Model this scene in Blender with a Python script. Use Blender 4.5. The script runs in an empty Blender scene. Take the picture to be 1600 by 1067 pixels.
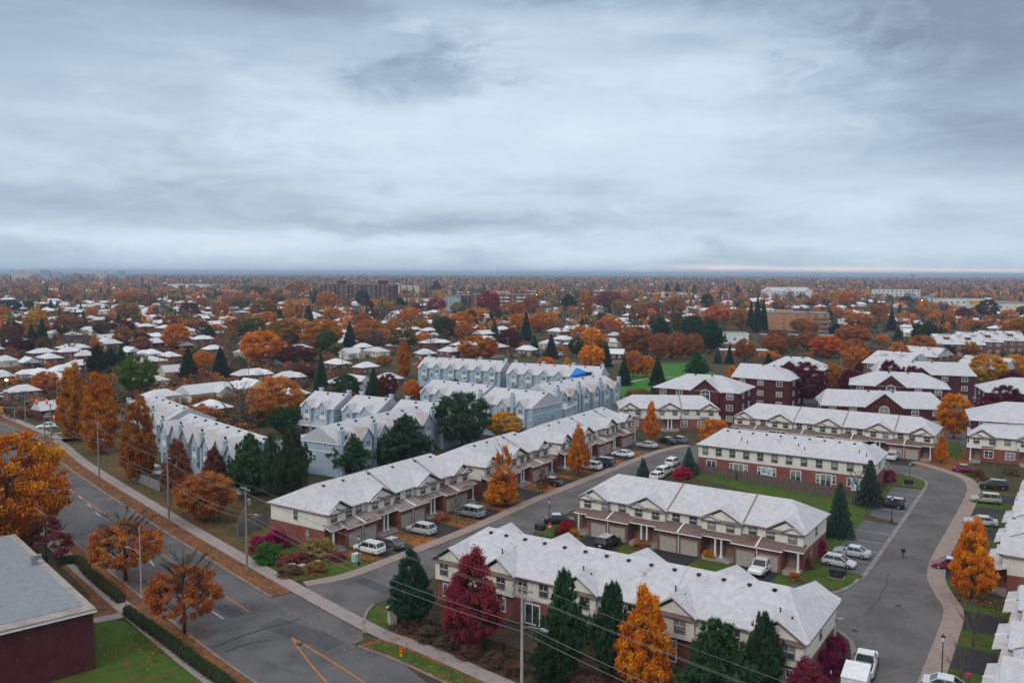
import bpy, bmesh, math, random
import numpy as np
from mathutils import Vector, Matrix
from mathutils.geometry import tessellate_polygon
random.seed(7); NR = np.random.default_rng(11)
SC = bpy.context.scene; COL = SC.collection
R = math.radians; PI = math.pi
# ---------------------------------------------------------------- camera (surveyed from the photograph)
FPX, CH = 1360.0, 38.0
PITCH, ROLL = math.atan(107.0/FPX), 0.0040
CAMM = Matrix.Translation((0, 0, CH)) @ Matrix.Rotation(PI/2-PITCH, 4, 'X') @ Matrix.Rotation(ROLL, 4, 'Z')
cam = bpy.data.objects.new('camera', bpy.data.cameras.new('camera')); COL.objects.link(cam)
cam.matrix_world = CAMM; cam.data.lens = 36*FPX/1600; cam.data.sensor_width = 36
cam.data.clip_end = 60000; cam.data.clip_start = 0.5; SC.camera = cam
def P(px, py, z=0.0):
    "point at height z seen at a photograph pixel (1600 x 1067)"
    d = CAMM.to_3x3() @ Vector(((px-800)/FPX, (533.5-py)/FPX, -1))
    t = (z-CH)/d.z
    return Vector((d.x*t, d.y*t, z))
CINV = CAMM.inverted()
def pix(v):
    c = CINV @ Vector(v); return (800+FPX*c.x/-c.z, 533.5-FPX*c.y/-c.z, -c.z)
# ---------------------------------------------------------------- mesh helpers
class MB:
    def __init__(s): s.v = []; s.f = []; s.m = []
    def face(s, pts, mi=0):
        i = len(s.v); s.v += [tuple(p) for p in pts]; s.f.append(tuple(range(i, i+len(pts)))); s.m.append(mi)
    def box(s, x0, x1, y0, y1, z0, z1, mi=0, top=None):
        if x0 > x1: x0, x1 = x1, x0
        if y0 > y1: y0, y1 = y1, y0
        i = len(s.v)
        s.v += [(x0,y0,z0),(x1,y0,z0),(x1,y1,z0),(x0,y1,z0),(x0,y0,z1),(x1,y0,z1),(x1,y1,z1),(x0,y1,z1)]
        for k, f in enumerate(((0,3,2,1),(4,5,6,7),(0,1,5,4),(1,2,6,5),(2,3,7,6),(3,0,4,7))):
            s.f.append(tuple(i+j for j in f)); s.m.append(top if (k == 1 and top is not None) else mi)
    def slab(s, pts, t, mi=0, side=None):
        "polygon (counter-clockwise from above) thickened downward by t"
        side = mi if side is None else side
        n = len(pts); low = [(p[0], p[1], p[2]-t) for p in pts]
        s.face(pts, mi); s.face(low[::-1], side)
        for k in range(n):
            j = (k+1) % n; s.face([pts[k], low[k], low[j], pts[j]], side)
    def tube(s, path, radii, n=6, mi=0, caps=True):
        path = [Vector(p) for p in path]; rings = []
        for k, p in enumerate(path):
            d = (path[min(k+1, len(path)-1)]-path[max(k-1, 0)]).normalized()
            a = Vector((0,0,1)) if abs(d.z) < .9 else Vector((1,0,0))
            u = d.cross(a).normalized(); w = d.cross(u)
            r = radii[k] if hasattr(radii, '__len__') else radii
            i = len(s.v); rings.append(i)
            for q in range(n):
                an = 2*PI*q/n; s.v.append(tuple(p+u*(math.cos(an)*r)+w*(math.sin(an)*r)))
        for a, b in zip(rings, rings[1:]):
            for q in range(n):
                s.f.append((a+q, a+(q+1) % n, b+(q+1) % n, b+q)); s.m.append(mi)
        if caps:
            s.f.append(tuple(rings[0]+q for q in range(n))[::-1]); s.m.append(mi)
            s.f.append(tuple(rings[-1]+q for q in range(n))); s.m.append(mi)
    def lathe(s, prof, n=10, c=(0,0,0), mi=0):
        rings = []
        for r, z in prof:
            i = len(s.v); rings.append(i)
            for q in range(n):
                an = 2*PI*q/n; s.v.append((c[0]+r*math.cos(an), c[1]+r*math.sin(an), c[2]+z))
        for a, b in zip(rings, rings[1:]):
            for q in range(n):
                s.f.append((a+q, a+(q+1) % n, b+(q+1) % n, b+q)); s.m.append(mi)
        s.f.append(tuple(rings[0]+q for q in range(n))[::-1]); s.m.append(mi)
        s.f.append(tuple(rings[-1]+q for q in range(n))); s.m.append(mi)
    def mesh(s, name, mats, smooth=False):
        me = bpy.data.meshes.new(name); me.from_pydata(s.v, [], s.f)
        mats = mats if isinstance(mats, (list, tuple)) else [mats]
        for m in mats: me.materials.append(MT[m] if isinstance(m, str) else m)
        me.polygons.foreach_set('material_index', s.m)
        if smooth: me.polygons.foreach_set('use_smooth', [True]*len(s.f))
        me.update(); return me
    def build(s, name, mats, parent=None, smooth=False, **kw):
        return ob(name, s.mesh(name, mats, smooth), parent, **kw)
def ob(name, me, parent=None, loc=(0,0,0), rz=0, sc=None, label=None, cat=None, group=None, kind=None, color=None):
    o = bpy.data.objects.new(name, me); COL.objects.link(o)
    o.location = loc
    if rz: o.rotation_euler = (0, 0, rz)
    if sc is not None: o.scale = sc if hasattr(sc, '__len__') else (sc, sc, sc)
    if parent is not None: o.parent = parent
    tag(o, label, cat, group, kind)
    if color: o.color = (*color[:3], 1)
    return o
def tag(o, label=None, cat=None, group=None, kind=None):
    if label: o['label'] = label
    if cat: o['category'] = cat
    if group: o['group'] = group
    if kind: o['kind'] = kind
def empty(name, loc, rz=0, label=None, cat=None, group=None):
    return ob(name, None, None, (loc[0], loc[1], loc[2] if len(loc) > 2 else 0), rz, None, label, cat, group)
KIDS = {}
def copy_thing(src, loc, rz=0, sc=None, color=None, label=None, group=None):
    def cp(o, par):
        c = o.copy(); COL.objects.link(c)
        if par is not None: c.parent = par; c.matrix_parent_inverse = Matrix()
        if color and o.get('paint'): c.color = (*color, 1)
        for k in KIDS.get(o.name, []): cp(k, c)
        return c
    r = cp(src, None)
    r.location = loc if len(loc) > 2 else (loc[0], loc[1], 0); r.rotation_euler = (0, 0, rz)
    if sc is not None: r.scale = sc if hasattr(sc, '__len__') else (sc, sc, sc)
    if label: r['label'] = label
    if group: r['group'] = group
    return r
def kids(o, lst):
    KIDS[o.name] = lst
# ---------------------------------------------------------------- materials
MT = {}
def nodes(name):
    m = bpy.data.materials.new(name); m.use_nodes = True; nt = m.node_tree
    MT[name] = m; nt.nodes['Principled BSDF'].inputs['Specular IOR Level'].default_value = .12      # dry, dull outdoor surfaces
    return m, nt, nt.nodes, nt.links, nt.nodes['Principled BSDF']
def nn(nt, t, **kw):
    n = nt.nodes.new(t)
    for k, v in kw.items():
        if isinstance(v, (int, float, tuple, list)) and k in n.inputs: n.inputs[k].default_value = v
        else: setattr(n, k, v)
    return n
def mixc(nt, a, b, fac, blend='MIX'):
    n = nt.nodes.new('ShaderNodeMix'); n.data_type = 'RGBA'; n.blend_type = blend
    for s, v in ((0, fac), (6, a), (7, b)):
        if hasattr(v, 'is_output') or isinstance(v, bpy.types.NodeSocket): nt.links.new(v, n.inputs[s])
        elif isinstance(v, (int, float)): n.inputs[s].default_value = v
        else: n.inputs[s].default_value = (*v[:3], 1)
    return n.outputs[2]
def mth(nt, op, a, b=0.0, c=None, clamp=False):
    n = nt.nodes.new('ShaderNodeMath'); n.operation = op; n.use_clamp = clamp
    for i, v in enumerate((a, b, c)):
        if v is None: continue
        if isinstance(v, bpy.types.NodeSocket): nt.links.new(v, n.inputs[i])
        else: n.inputs[i].default_value = v
    return n.outputs[0]
def noise(nt, vec, scale, detail=4, rough=.55):
    n = nn(nt, 'ShaderNodeTexNoise'); n.inputs['Scale'].default_value = scale
    n.inputs['Detail'].default_value = detail; n.inputs['Roughness'].default_value = rough
    if vec is not None: nt.links.new(vec, n.inputs['Vector'])
    return n.outputs['Fac']
def ramp(nt, fac, lo, hi, smooth=True):
    n = nn(nt, 'ShaderNodeMapRange'); n.interpolation_type = 'SMOOTHSTEP' if smooth else 'LINEAR'
    nt.links.new(fac, n.inputs[0]); n.inputs[1].default_value = lo; n.inputs[2].default_value = hi
    return n.outputs[0]
def coord(nt, world=False):
    if world: return nn(nt, 'ShaderNodeNewGeometry').outputs['Position']
    return nn(nt, 'ShaderNodeTexCoord').outputs['Object']
def bump(nt, b, h, dist, strength=.6):
    n = nn(nt, 'ShaderNodeBump'); n.inputs['Strength'].default_value = strength; n.inputs['Distance'].default_value = dist
    nt.links.new(h, n.inputs['Height']); nt.links.new(n.outputs[0], b.inputs['Normal'])
def simple(name, col, var=None, scale=3, rough=.7, metal=0, world=False, bmp=0, spec=None, paint=False):
    m, nt, N, L, b = nodes(name)
    b.inputs['Roughness'].default_value = rough; b.inputs['Metallic'].default_value = metal
    if spec is not None: b.inputs['Specular IOR Level'].default_value = spec
    v = coord(nt, world); f = noise(nt, v, scale)
    f2 = ramp(nt, f, .32, .68)
    var = var or tuple(c*.8 for c in col)
    c = mixc(nt, col, var, f2)
    if paint:
        oi = nn(nt, 'ShaderNodeObjectInfo'); c = mixc(nt, oi.outputs['Color'], c, 1.0, 'MULTIPLY')
    L.new(c, b.inputs['Base Color'])
    if bmp: bump(nt, b, noise(nt, v, scale*6, 3), bmp)
    return m
def sep(nt, v):
    n = nn(nt, 'ShaderNodeSeparateXYZ'); nt.links.new(v, n.inputs[0]); return n.outputs
def comb(nt, x, y, z=0.0):
    n = nn(nt, 'ShaderNodeCombineXYZ')
    for i, v in enumerate((x, y, z)):
        if isinstance(v, bpy.types.NodeSocket): nt.links.new(v, n.inputs[i])
        else: n.inputs[i].default_value = v
    return n.outputs[0]
def brickmat(name, c1, c2, mortar, scale=1.0):
    m, nt, N, L, b = nodes(name); v = coord(nt); s = sep(nt, v)
    uv = comb(nt, mth(nt, 'ADD', s[0], s[1]), s[2])
    t = nn(nt, 'ShaderNodeTexBrick'); L.new(uv, t.inputs['Vector'])
    t.inputs['Color1'].default_value = (*c1, 1); t.inputs['Color2'].default_value = (*c2, 1); t.inputs['Mortar'].default_value = (*mortar, 1)
    t.inputs['Scale'].default_value = 1; t.inputs['Mortar Size'].default_value = .012*scale; t.inputs['Brick Width'].default_value = .42*scale; t.inputs['Row Height'].default_value = .15*scale
    t.inputs['Bias'].default_value = -.1
    n = ramp(nt, noise(nt, v, .7, 5), .3, .7)
    c = mixc(nt, t.outputs['Color'], tuple(x*.6 for x in c1), mth(nt, 'MULTIPLY', n, .6))
    c = mixc(nt, c, (.5, .46, .42), mth(nt, 'MULTIPLY', ramp(nt, noise(nt, v, 2.2, 6, .7), .60, .74), .35))
    L.new(c, b.inputs['Base Color']); b.inputs['Roughness'].default_value = .9
    bump(nt, b, t.outputs['Fac'], -.01)
def sidingmat(name, col, dirt, pitch=.2, vertical=False):
    m, nt, N, L, b = nodes(name); v = coord(nt); s = sep(nt, v)
    q = mth(nt, 'ADD', s[0], s[1]) if vertical else s[2]
    w = mth(nt, 'FRACT', mth(nt, 'DIVIDE', q, pitch))
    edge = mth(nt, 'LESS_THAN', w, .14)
    n = ramp(nt, noise(nt, v, .9, 5), .35, .72)
    streak = ramp(nt, noise(nt, comb(nt, mth(nt, 'MULTIPLY', mth(nt, 'ADD', s[0], s[1]), 3.0), mth(nt, 'MULTIPLY', s[2], .35)), 1.0, 4), .5, .75)
    c = mixc(nt, col, dirt, mth(nt, 'MULTIPLY', n, .55))
    c = mixc(nt, c, dirt, mth(nt, 'MULTIPLY', streak, .4))
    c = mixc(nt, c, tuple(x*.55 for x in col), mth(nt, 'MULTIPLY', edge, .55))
    L.new(c, b.inputs['Base Color']); b.inputs['Roughness'].default_value = .6
    bump(nt, b, w, .02)
def roofmat(name, snow, shingle, cover=.55, world=False, dz=.1, patch=.35, vary=0):
    "asphalt shingles under a thin dusting of snow: courses show as fine lines, bare patches where snow melted"
    m, nt, N, L, b = nodes(name); v = coord(nt); s = sep(nt, v)
    w = mth(nt, 'FRACT', mth(nt, 'DIVIDE', s[2], dz))
    course = mth(nt, 'LESS_THAN', w, .3)
    big = noise(nt, v, .32, 5, .6); fine = noise(nt, v, 7, 3, .7); mid = noise(nt, v, 1.6, 4)
    tabs = noise(nt, comb(nt, mth(nt, 'MULTIPLY', mth(nt, 'ADD', s[0], s[1]), 4.0), mth(nt, 'FLOOR', mth(nt, 'DIVIDE', s[2], dz))), 1.0, 1)
    sh = mixc(nt, shingle, tuple(x*1.7 for x in shingle), tabs)
    bare = mth(nt, 'MULTIPLY', mth(nt, 'ADD', mth(nt, 'MULTIPLY', course, .24), mth(nt, 'MULTIPLY', ramp(nt, fine, .45, .7), .55)), mth(nt, 'ADD', .35, mth(nt, 'MULTIPLY', ramp(nt, big, .3, .7), .8)))
    melt = ramp(nt, mth(nt, 'ADD', mth(nt, 'MULTIPLY', big, .75), mth(nt, 'MULTIPLY', mid, .25)), 1-patch, 1-patch+.07)
    fac = mth(nt, 'MAXIMUM', mth(nt, 'MULTIPLY', bare, 1-cover), mth(nt, 'MULTIPLY', melt, .9), clamp=True)
    drip = noise(nt, comb(nt, mth(nt, 'MULTIPLY', s[0], 1.3), mth(nt, 'MULTIPLY', s[1], 1.3), mth(nt, 'MULTIPLY', s[2], .5)), 1.0, 5, .7)
    sn = mixc(nt, snow, tuple(x*.74 for x in snow), mth(nt, 'ADD', mth(nt, 'MULTIPLY', ramp(nt, mid, .3, .7), .5), mth(nt, 'MULTIPLY', ramp(nt, drip, .4, .7), .5)))
    if vary:
        rn = nn(nt, 'ShaderNodeObjectInfo').outputs['Random']; fac = mth(nt, 'ADD', fac, mth(nt, 'MULTIPLY', mth(nt, 'SUBTRACT', rn, .35), vary), clamp=True)
    L.new(mixc(nt, sn, sh, fac), b.inputs['Base Color']); b.inputs['Roughness'].default_value = .85
    bump(nt, b, mth(nt, 'ADD', w, mth(nt, 'MULTIPLY', fine, .6)), .03, .5)
def groundmat(name, cols, scales, rough=.95, bmp=.03):
    "cols: base + (colour, lo, hi, scale) overlays"
    m, nt, N, L, b = nodes(name); v = coord(nt, True)
    c = cols
    for col, lo, hi, sc, amt in scales:
        c = mixc(nt, c, col, mth(nt, 'MULTIPLY', ramp(nt, noise(nt, v, sc, 6, .65), lo, hi), amt))
    L.new(c, b.inputs['Base Color']); b.inputs['Roughness'].default_value = rough
    if bmp: bump(nt, b, noise(nt, v, 5, 4, .7), bmp)
def asphalt(name, col, crack=.6, wet=0.0, rough=.85):
    m, nt, N, L, b = nodes(name); v = coord(nt, True)
    f = noise(nt, v, 18, 3, .7); g = noise(nt, v, .18, 5, .6); st = noise(nt, v, .9, 5, .7)
    c = mixc(nt, tuple(x*.82 for x in col), tuple(x*1.2 for x in col), f)
    c = mixc(nt, c, tuple(x*.68 for x in col), mth(nt, 'MULTIPLY', ramp(nt, g, .42, .62), .8))
    c = mixc(nt, c, tuple(x*1.35 for x in col), mth(nt, 'MULTIPLY', ramp(nt, st, .52, .72), .45))
    d = nn(nt, 'ShaderNodeVectorMath', operation='ADD'); L.new(v, d.inputs[0])
    nz = nn(nt, 'ShaderNodeTexNoise'); nz.inputs['Scale'].default_value = .35; nz.inputs['Detail'].default_value = 6; L.new(v, nz.inputs['Vector'])
    sc = nn(nt, 'ShaderNodeVectorMath', operation='SCALE'); L.new(nz.outputs['Color'], sc.inputs[0]); sc.inputs['Scale'].default_value = 5
    L.new(sc.outputs[0], d.inputs[1])
    vo = nn(nt, 'ShaderNodeTexVoronoi', feature='DISTANCE_TO_EDGE'); vo.inputs['Scale'].default_value = .13; L.new(d.outputs[0], vo.inputs['Vector'])
    cr = mth(nt, 'SUBTRACT', 1.0, ramp(nt, vo.outputs['Distance'], .004, .016))
    c = mixc(nt, c, tuple(x*.4 for x in col), mth(nt, 'MULTIPLY', cr, crack))
    L.new(c, b.inputs['Base Color'])
    b.inputs['Roughness'].default_value = rough
    if wet: L.new(mth(nt, 'SUBTRACT', rough, mth(nt, 'MULTIPLY', ramp(nt, g, .4, .65), wet)), b.inputs['Roughness'])
    bump(nt, b, f, .01, .4)
def pavermat(name, c1, c2, mortar):
    m, nt, N, L, b = nodes(name); v = coord(nt, True)
    mp = nn(nt, 'ShaderNodeMapping'); mp.inputs['Rotation'].default_value = (0, 0, R(-34)); L.new(v, mp.inputs[0])
    t = nn(nt, 'ShaderNodeTexBrick'); L.new(mp.outputs[0], t.inputs['Vector'])
    t.inputs['Color1'].default_value = (*c1, 1); t.inputs['Color2'].default_value = (*c2, 1); t.inputs['Mortar'].default_value = (*mortar, 1)
    t.inputs['Scale'].default_value = 1; t.inputs['Mortar Size'].default_value = .03; t.inputs['Brick Width'].default_value = .9; t.inputs['Row Height'].default_value = .6
    c = mixc(nt, t.outputs['Color'], tuple(x*.6 for x in c1), mth(nt, 'MULTIPLY', ramp(nt, noise(nt, v, .8, 6, .7), .4, .7), .6))
    c = mixc(nt, c, (.30, .11, .03), mth(nt, 'MULTIPLY', ramp(nt, noise(nt, v, 3.5, 5, .8), .62, .68), .6))
    L.new(c, b.inputs['Base Color']); b.inputs['Roughness'].default_value = .9
def litter(name, soil, leaf1, leaf2, grass, cover, gcover):
    m, nt, N, L, b = nodes(name); v = coord(nt, True)
    n1 = noise(nt, v, .35, 5, .65); n2 = noise(nt, v, 9, 3, .8); n3 = noise(nt, v, 1.4, 5, .7); n4 = noise(nt, v, 22, 2, .7)
    c = mixc(nt, soil, grass, ramp(nt, mth(nt, 'ADD', n3, gcover-.5), .42, .58))
    c = mixc(nt, c, tuple(x*.5 for x in grass), mth(nt, 'MULTIPLY', ramp(nt, noise(nt, v, .5, 5, .7), .45, .65), .6))
    c = mixc(nt, c, tuple(x*1.5 for x in grass[:1])+(grass[1]*1.15, grass[2]*1.3), mth(nt, 'MULTIPLY', ramp(nt, noise(nt, v, 4, 5, .7), .5, .7), .5))
    lf = mixc(nt, leaf1, leaf2, ramp(nt, n4, .4, .6))
    lf = mixc(nt, lf, tuple(x*.45 for x in leaf2), mth(nt, 'MULTIPLY', ramp(nt, n2, .35, .6), .6))
    k = mth(nt, 'ADD', mth(nt, 'ADD', mth(nt, 'MULTIPLY', n1, .35), mth(nt, 'MULTIPLY', n3, .35)), mth(nt, 'MULTIPLY', n2, .30))
    c = mixc(nt, c, lf, ramp(nt, k, .62-cover*.3, .66-cover*.26))
    L.new(c, b.inputs['Base Color']); b.inputs['Roughness'].default_value = .95
    bump(nt, b, n4, .03)
def foliage(name, hue=.05, val=.85, trans=.3, paint=True, col=None):
    m, nt, N, L, b = nodes(name)
    at = nn(nt, 'ShaderNodeAttribute', attribute_name='tint')
    oi = nn(nt, 'ShaderNodeObjectInfo')
    hs = nn(nt, 'ShaderNodeHueSaturation')
    if paint: L.new(oi.outputs['Color'], hs.inputs['Color'])
    elif col == 'attr': L.new(nn(nt, 'ShaderNodeAttribute', attribute_name='col').outputs['Color'], hs.inputs['Color'])
    else: hs.inputs['Color'].default_value = (*col, 1)
    t = at.outputs['Fac']
    L.new(mth(nt, 'ADD', .5, mth(nt, 'MULTIPLY', mth(nt, 'SUBTRACT', t, .5), hue)), hs.inputs['Hue'])
    L.new(mth(nt, 'ADD', (1.40 if col == 'attr' else 1.22)-val*.5, mth(nt, 'MULTIPLY', t, val)), hs.inputs['Value'])
    d = nn(nt, 'ShaderNodeBsdfDiffuse'); tr = nn(nt, 'ShaderNodeBsdfTranslucent')
    L.new(hs.outputs[0], d.inputs[0]); L.new(hs.outputs[0], tr.inputs[0])
    mx = nn(nt, 'ShaderNodeMixShader'); mx.inputs[0].default_value = trans
    L.new(d.outputs[0], mx.inputs[1]); L.new(tr.outputs[0], mx.inputs[2])
    L.new(mx.outputs[0], N['Material Output'].inputs[0])
    N.remove(b)
def glow(name, col, st):
    m, nt, N, L, b = nodes(name); b.inputs['Base Color'].default_value = (*col, 1)
    b.inputs['Emission Color'].default_value = (*col, 1); b.inputs['Emission Strength'].default_value = st
def glassmat(name, col, rough=.12, blinds=False):
    m, nt, N, L, b = nodes(name); v = coord(nt)
    c = mixc(nt, col, tuple(x*2.6+.01 for x in col), ramp(nt, noise(nt, v, 1.3, 2), .45, .6))
    if blinds:
        rn = nn(nt, 'ShaderNodeObjectInfo').outputs['Random']
        drop = mth(nt, 'GREATER_THAN', sep(nt, v)[2], mth(nt, 'SUBTRACT', .9, mth(nt, 'MULTIPLY', rn, 1.6)))
        slat = mth(nt, 'ADD', .75, mth(nt, 'MULTIPLY', mth(nt, 'FRACT', mth(nt, 'MULTIPLY', sep(nt, v)[2], 12.0)), .25))
        c = mixc(nt, c, (.24, .24, .225), mth(nt, 'MULTIPLY', mth(nt, 'MULTIPLY', drop, slat), ramp(nt, rn, .35, .5)))
    L.new(c, b.inputs['Base Color'])
    b.inputs['Roughness'].default_value = rough; b.inputs['Specular IOR Level'].default_value = .6

SNOW = (.52, .525, .56)
roofmat('snow_shingles', SNOW, (.185, .155, .155), .36, patch=.365, dz=.15)
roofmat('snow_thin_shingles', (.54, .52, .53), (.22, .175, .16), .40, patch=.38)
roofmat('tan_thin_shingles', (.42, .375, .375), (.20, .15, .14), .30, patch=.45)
roofmat('brown_shingles', (.185, .125, .108), (.085, .047, .036), .16, patch=.45)
roofmat('dusted_brown_shingles', (.29, .24, .225), (.095, .055, .043), .2, patch=.52)
roofmat('ribbed_snow', (.56, .57, .61), (.15, .11, .10), .22, patch=.47, dz=.9)
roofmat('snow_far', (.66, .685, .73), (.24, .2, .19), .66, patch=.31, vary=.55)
roofmat('flat_snow_roof', (.23, .255, .28), (.085, .088, .095), .22, patch=.36)
brickmat('red_brick', (.27, .075, .058), (.19, .05, .043), (.30, .24, .21))
brickmat('dark_brick', (.098, .022, .023), (.074, .017, .019), (.09, .05, .05))
brickmat('orange_brick', (.52, .24, .14), (.46, .20, .12), (.45, .3, .22))
brickmat('brown_brick', (.20, .085, .06), (.16, .065, .045), (.2, .14, .11))
sidingmat('cream_siding', (.76, .74, .66), (.56, .53, .46))
sidingmat('blue_siding', (.36, .47, .555), (.28, .37, .45))
sidingmat('white_siding', (.72, .74, .76), (.5, .52, .54))
simple('cream_stucco', (.70, .67, .58), (.58, .55, .47), .8)
simple('taupe_trim', (.26, .20, .17), (.2, .15, .125), 2)
simple('white_trim', (.74, .75, .76), (.6, .61, .62), 2)
simple('blue_trim', (.62, .68, .74), (.5, .56, .62), 2)
simple('garage_paint', (.40, .36, .315), (.33, .30, .26), 1.2)
simple('door_paint', (.22, .17, .14), None, 2)
glassmat('window_glass', (.022, .028, .034), .1, True)
glassmat('window_glass_pale', (.22, .30, .32))
simple('dark_metal', (.03, .03, .034), None, 4, .5)
simple('vent_metal', (.035, .032, .032), None, 4, .6)
simple('grey_metal', (.34, .35, .36), (.26, .27, .28), 5, .45, .6)
simple('pole_concrete', (.36, .35, .34), (.27, .26, .25), 2, .9, bmp=.01)
simple('pole_wood', (.27, .245, .22), (.19, .17, .15), 2.5, .95, bmp=.01)
simple('wire', (.20, .20, .21), None, 1, .6)
simple('wood_fence', (.16, .12, .105), (.095, .07, .062), 3, .95)
simple('grey_fence', (.24, .235, .24), (.16, .155, .16), 3, .95)
simple('iron_fence', (.02, .018, .018), None, 3, .6)
simple('stone', (.42, .39, .35), (.28, .26, .23), 1.5, .95, bmp=.03)
simple('concrete_kerb', (.40, .36, .34), (.28, .25, .235), .8, .95, True)
simple('concrete_step', (.33, .29, .27), (.24, .21, .2), .8, .95)
pavermat('paver', (.30, .235, .21), (.265, .21, .19), (.20, .16, .14))
pavermat('walk_concrete', (.30, .26, .245), (.285, .245, .235), (.24, .205, .19))
asphalt('avenue_asphalt', (.108, .106, .110), .35)
asphalt('lane_asphalt', (.118, .112, .110), .25)
asphalt('patch_asphalt', (.075, .075, .08), .4)
asphalt('drive_asphalt', (.03, .03, .034), .3, .3, .7)
asphalt('lot_asphalt', (.105, .105, .113), .5, .25, .75)
simple('white_paint', (.62, .63, .64), (.42, .42, .43), 6, .8, True)
simple('yellow_paint', (.62, .27, .07), (.45, .20, .07), 6, .8, True)
litter('lawn', (.06, .045, .025), (.24, .10, .03), (.15, .06, .025), (.045, .098, .014), .30, .60)
litter('park_lawn', (.06, .05, .02), (.22, .10, .03), (.15, .06, .025), (.04, .155, .02), .0, .9)
litter('leaf_lawn', (.08, .05, .028), (.46, .155, .03), (.28, .095, .03), (.07, .085, .022), .50, .5)
litter('verge_leaves', (.10, .06, .04), (.34, .13, .045), (.20, .08, .038), (.06, .07, .028), .52, .35)
litter('leaf_brown', (.085, .055, .035), (.30, .115, .04), (.17, .07, .03), (.05, .08, .022), .40, .5)
litter('mulch_yard', (.06, .042, .032), (.20, .085, .035), (.13, .06, .03), (.045, .06, .02), .32, .35)
litter('ground_cover', (.075, .052, .036), (.22, .085, .03), (.14, .058, .03), (.035, .055, .016), .30, .50)
simple('bark', (.085, .06, .05), (.05, .036, .03), 6, .95)
simple('bark_grey', (.15, .125, .115), (.09, .075, .07), 6, .95)
foliage('leaves'); foliage('needles', .04, .9, .1); foliage('far_leaves', .04, .8, .2, False, 'attr')
# ---------------------------------------------------------------- sky and light
w = bpy.data.worlds.new('World'); SC.world = w; w.use_nodes = True; nt = w.node_tree; N = nt.nodes; L = nt.links
N.clear(); out = N.new('ShaderNodeOutputWorld')
sky = N.new('ShaderNodeTexSky'); sky.sky_type = 'NISHITA'; sky.sun_disc = False
SUN_EL, SUN_AZ = R(42), R(215)
sky.sun_elevation = SUN_EL; sky.sun_rotation = SUN_AZ; sky.air_density = 1.2; sky.dust_density = 3
b1 = N.new('ShaderNodeBackground'); b1.inputs[1].default_value = .08; L.new(sky.outputs[0], b1.inputs[0])
tc = N.new('ShaderNodeTexCoord'); d = tc.outputs['Generated']; s = sep(nt, d)
az = mth(nt, 'ARCTAN2', s[0], s[1])                       # azimuth, 0 straight ahead
el = mth(nt, 'ARCSINE', s[2])
zc = mth(nt, 'MAXIMUM', s[2], 0.0)
# cloud deck: sample noise on a plane above (perspective bands near the horizon)
iz = mth(nt, 'DIVIDE', 1.0, mth(nt, 'ADD', zc, .10))
pl = comb(nt, mth(nt, 'MULTIPLY', s[0], iz), mth(nt, 'MULTIPLY', s[1], iz), .3)
wv = nn(nt, 'ShaderNodeTexNoise'); wv.inputs['Scale'].default_value = 2.2; wv.inputs['Detail'].default_value = 5
ang = comb(nt, mth(nt, 'MULTIPLY', az, 3.4), mth(nt, 'MULTIPLY', el, 9.0), 1.7); L.new(ang, wv.inputs['Vector'])
ws = nn(nt, 'ShaderNodeVectorMath', operation='SCALE'); L.new(wv.outputs['Color'], ws.inputs[0]); ws.inputs['Scale'].default_value = .55
wa = nn(nt, 'ShaderNodeVectorMath', operation='ADD'); L.new(ang, wa.inputs[0]); L.new(ws.outputs[0], wa.inputs[1]); ang = wa.outputs[0]
n1 = noise(nt, pl, .9, 10, .6)
n2 = noise(nt, ang, 1.5, 10, .58)
bands = noise(nt, comb(nt, mth(nt, 'MULTIPLY', az, 2.2), mth(nt, 'MULTIPLY', el, 40.0), 4.1), 1.0, 8, .6)
wisp = noise(nt, ang, 3.6, 10, .62)
def blob(a0, e0, wa, we, k):
    "soft cloud mass around a compass bearing and an elevation (degrees)"
    qa = mth(nt, 'DIVIDE', mth(nt, 'SUBTRACT', mth(nt, 'ADD', az, mth(nt, 'MULTIPLY', mth(nt, 'SUBTRACT', wisp, .5), .30)), R(a0)), R(wa))
    qe = mth(nt, 'DIVIDE', mth(nt, 'SUBTRACT', mth(nt, 'ADD', el, mth(nt, 'MULTIPLY', mth(nt, 'SUBTRACT', n2, .5), .11)), R(e0)), R(we))
    r2 = mth(nt, 'ADD', mth(nt, 'MULTIPLY', qa, qa), mth(nt, 'MULTIPLY', qe, qe))
    return mth(nt, 'MULTIPLY', mth(nt, 'MULTIPLY', mth(nt, 'EXPONENT', mth(nt, 'MULTIPLY', r2, -1.0)), k), mth(nt, 'ADD', .45, mth(nt, 'MULTIPLY', wisp, 1.1)))
def addup(l):
    t = l[0]
    for q in l[1:]: t = mth(nt, 'ADD', t, q)
    return t
dark = addup([blob(25, 15, 10, 4.5, .72), blob(31, 11, 9, 6, .5), blob(10, 18, 14, 2.4, .75), blob(-5.5, 12.6, 4.2, 1.7, .75), blob(-14, 17, 9, 2.4, .7),
              blob(-30, 15, 12, 5, .6), blob(-28, 4.6, 10, 1.5, .5), blob(-6, 3.0, 12, .7, .45), blob(28, 8, 10, 1.6, .35), blob(2, 17.5, 5, 1.6, .3), blob(10, 13.5, 4, 1.2, .3)])
lite = addup([blob(0, 1.7, 45, .8, .30), blob(4, 9.5, 12, 3.5, .36), blob(14, 12.6, 6, 2.2, .40), blob(-8, 8.5, 9, 2.2, .35), blob(8, 16, 5, 1.6, .35), blob(-2, 15.5, 4, 2, .3), blob(24, 4.5, 14, 1.1, .3), blob(-20, 2.0, 25, .6, .3)])
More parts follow.
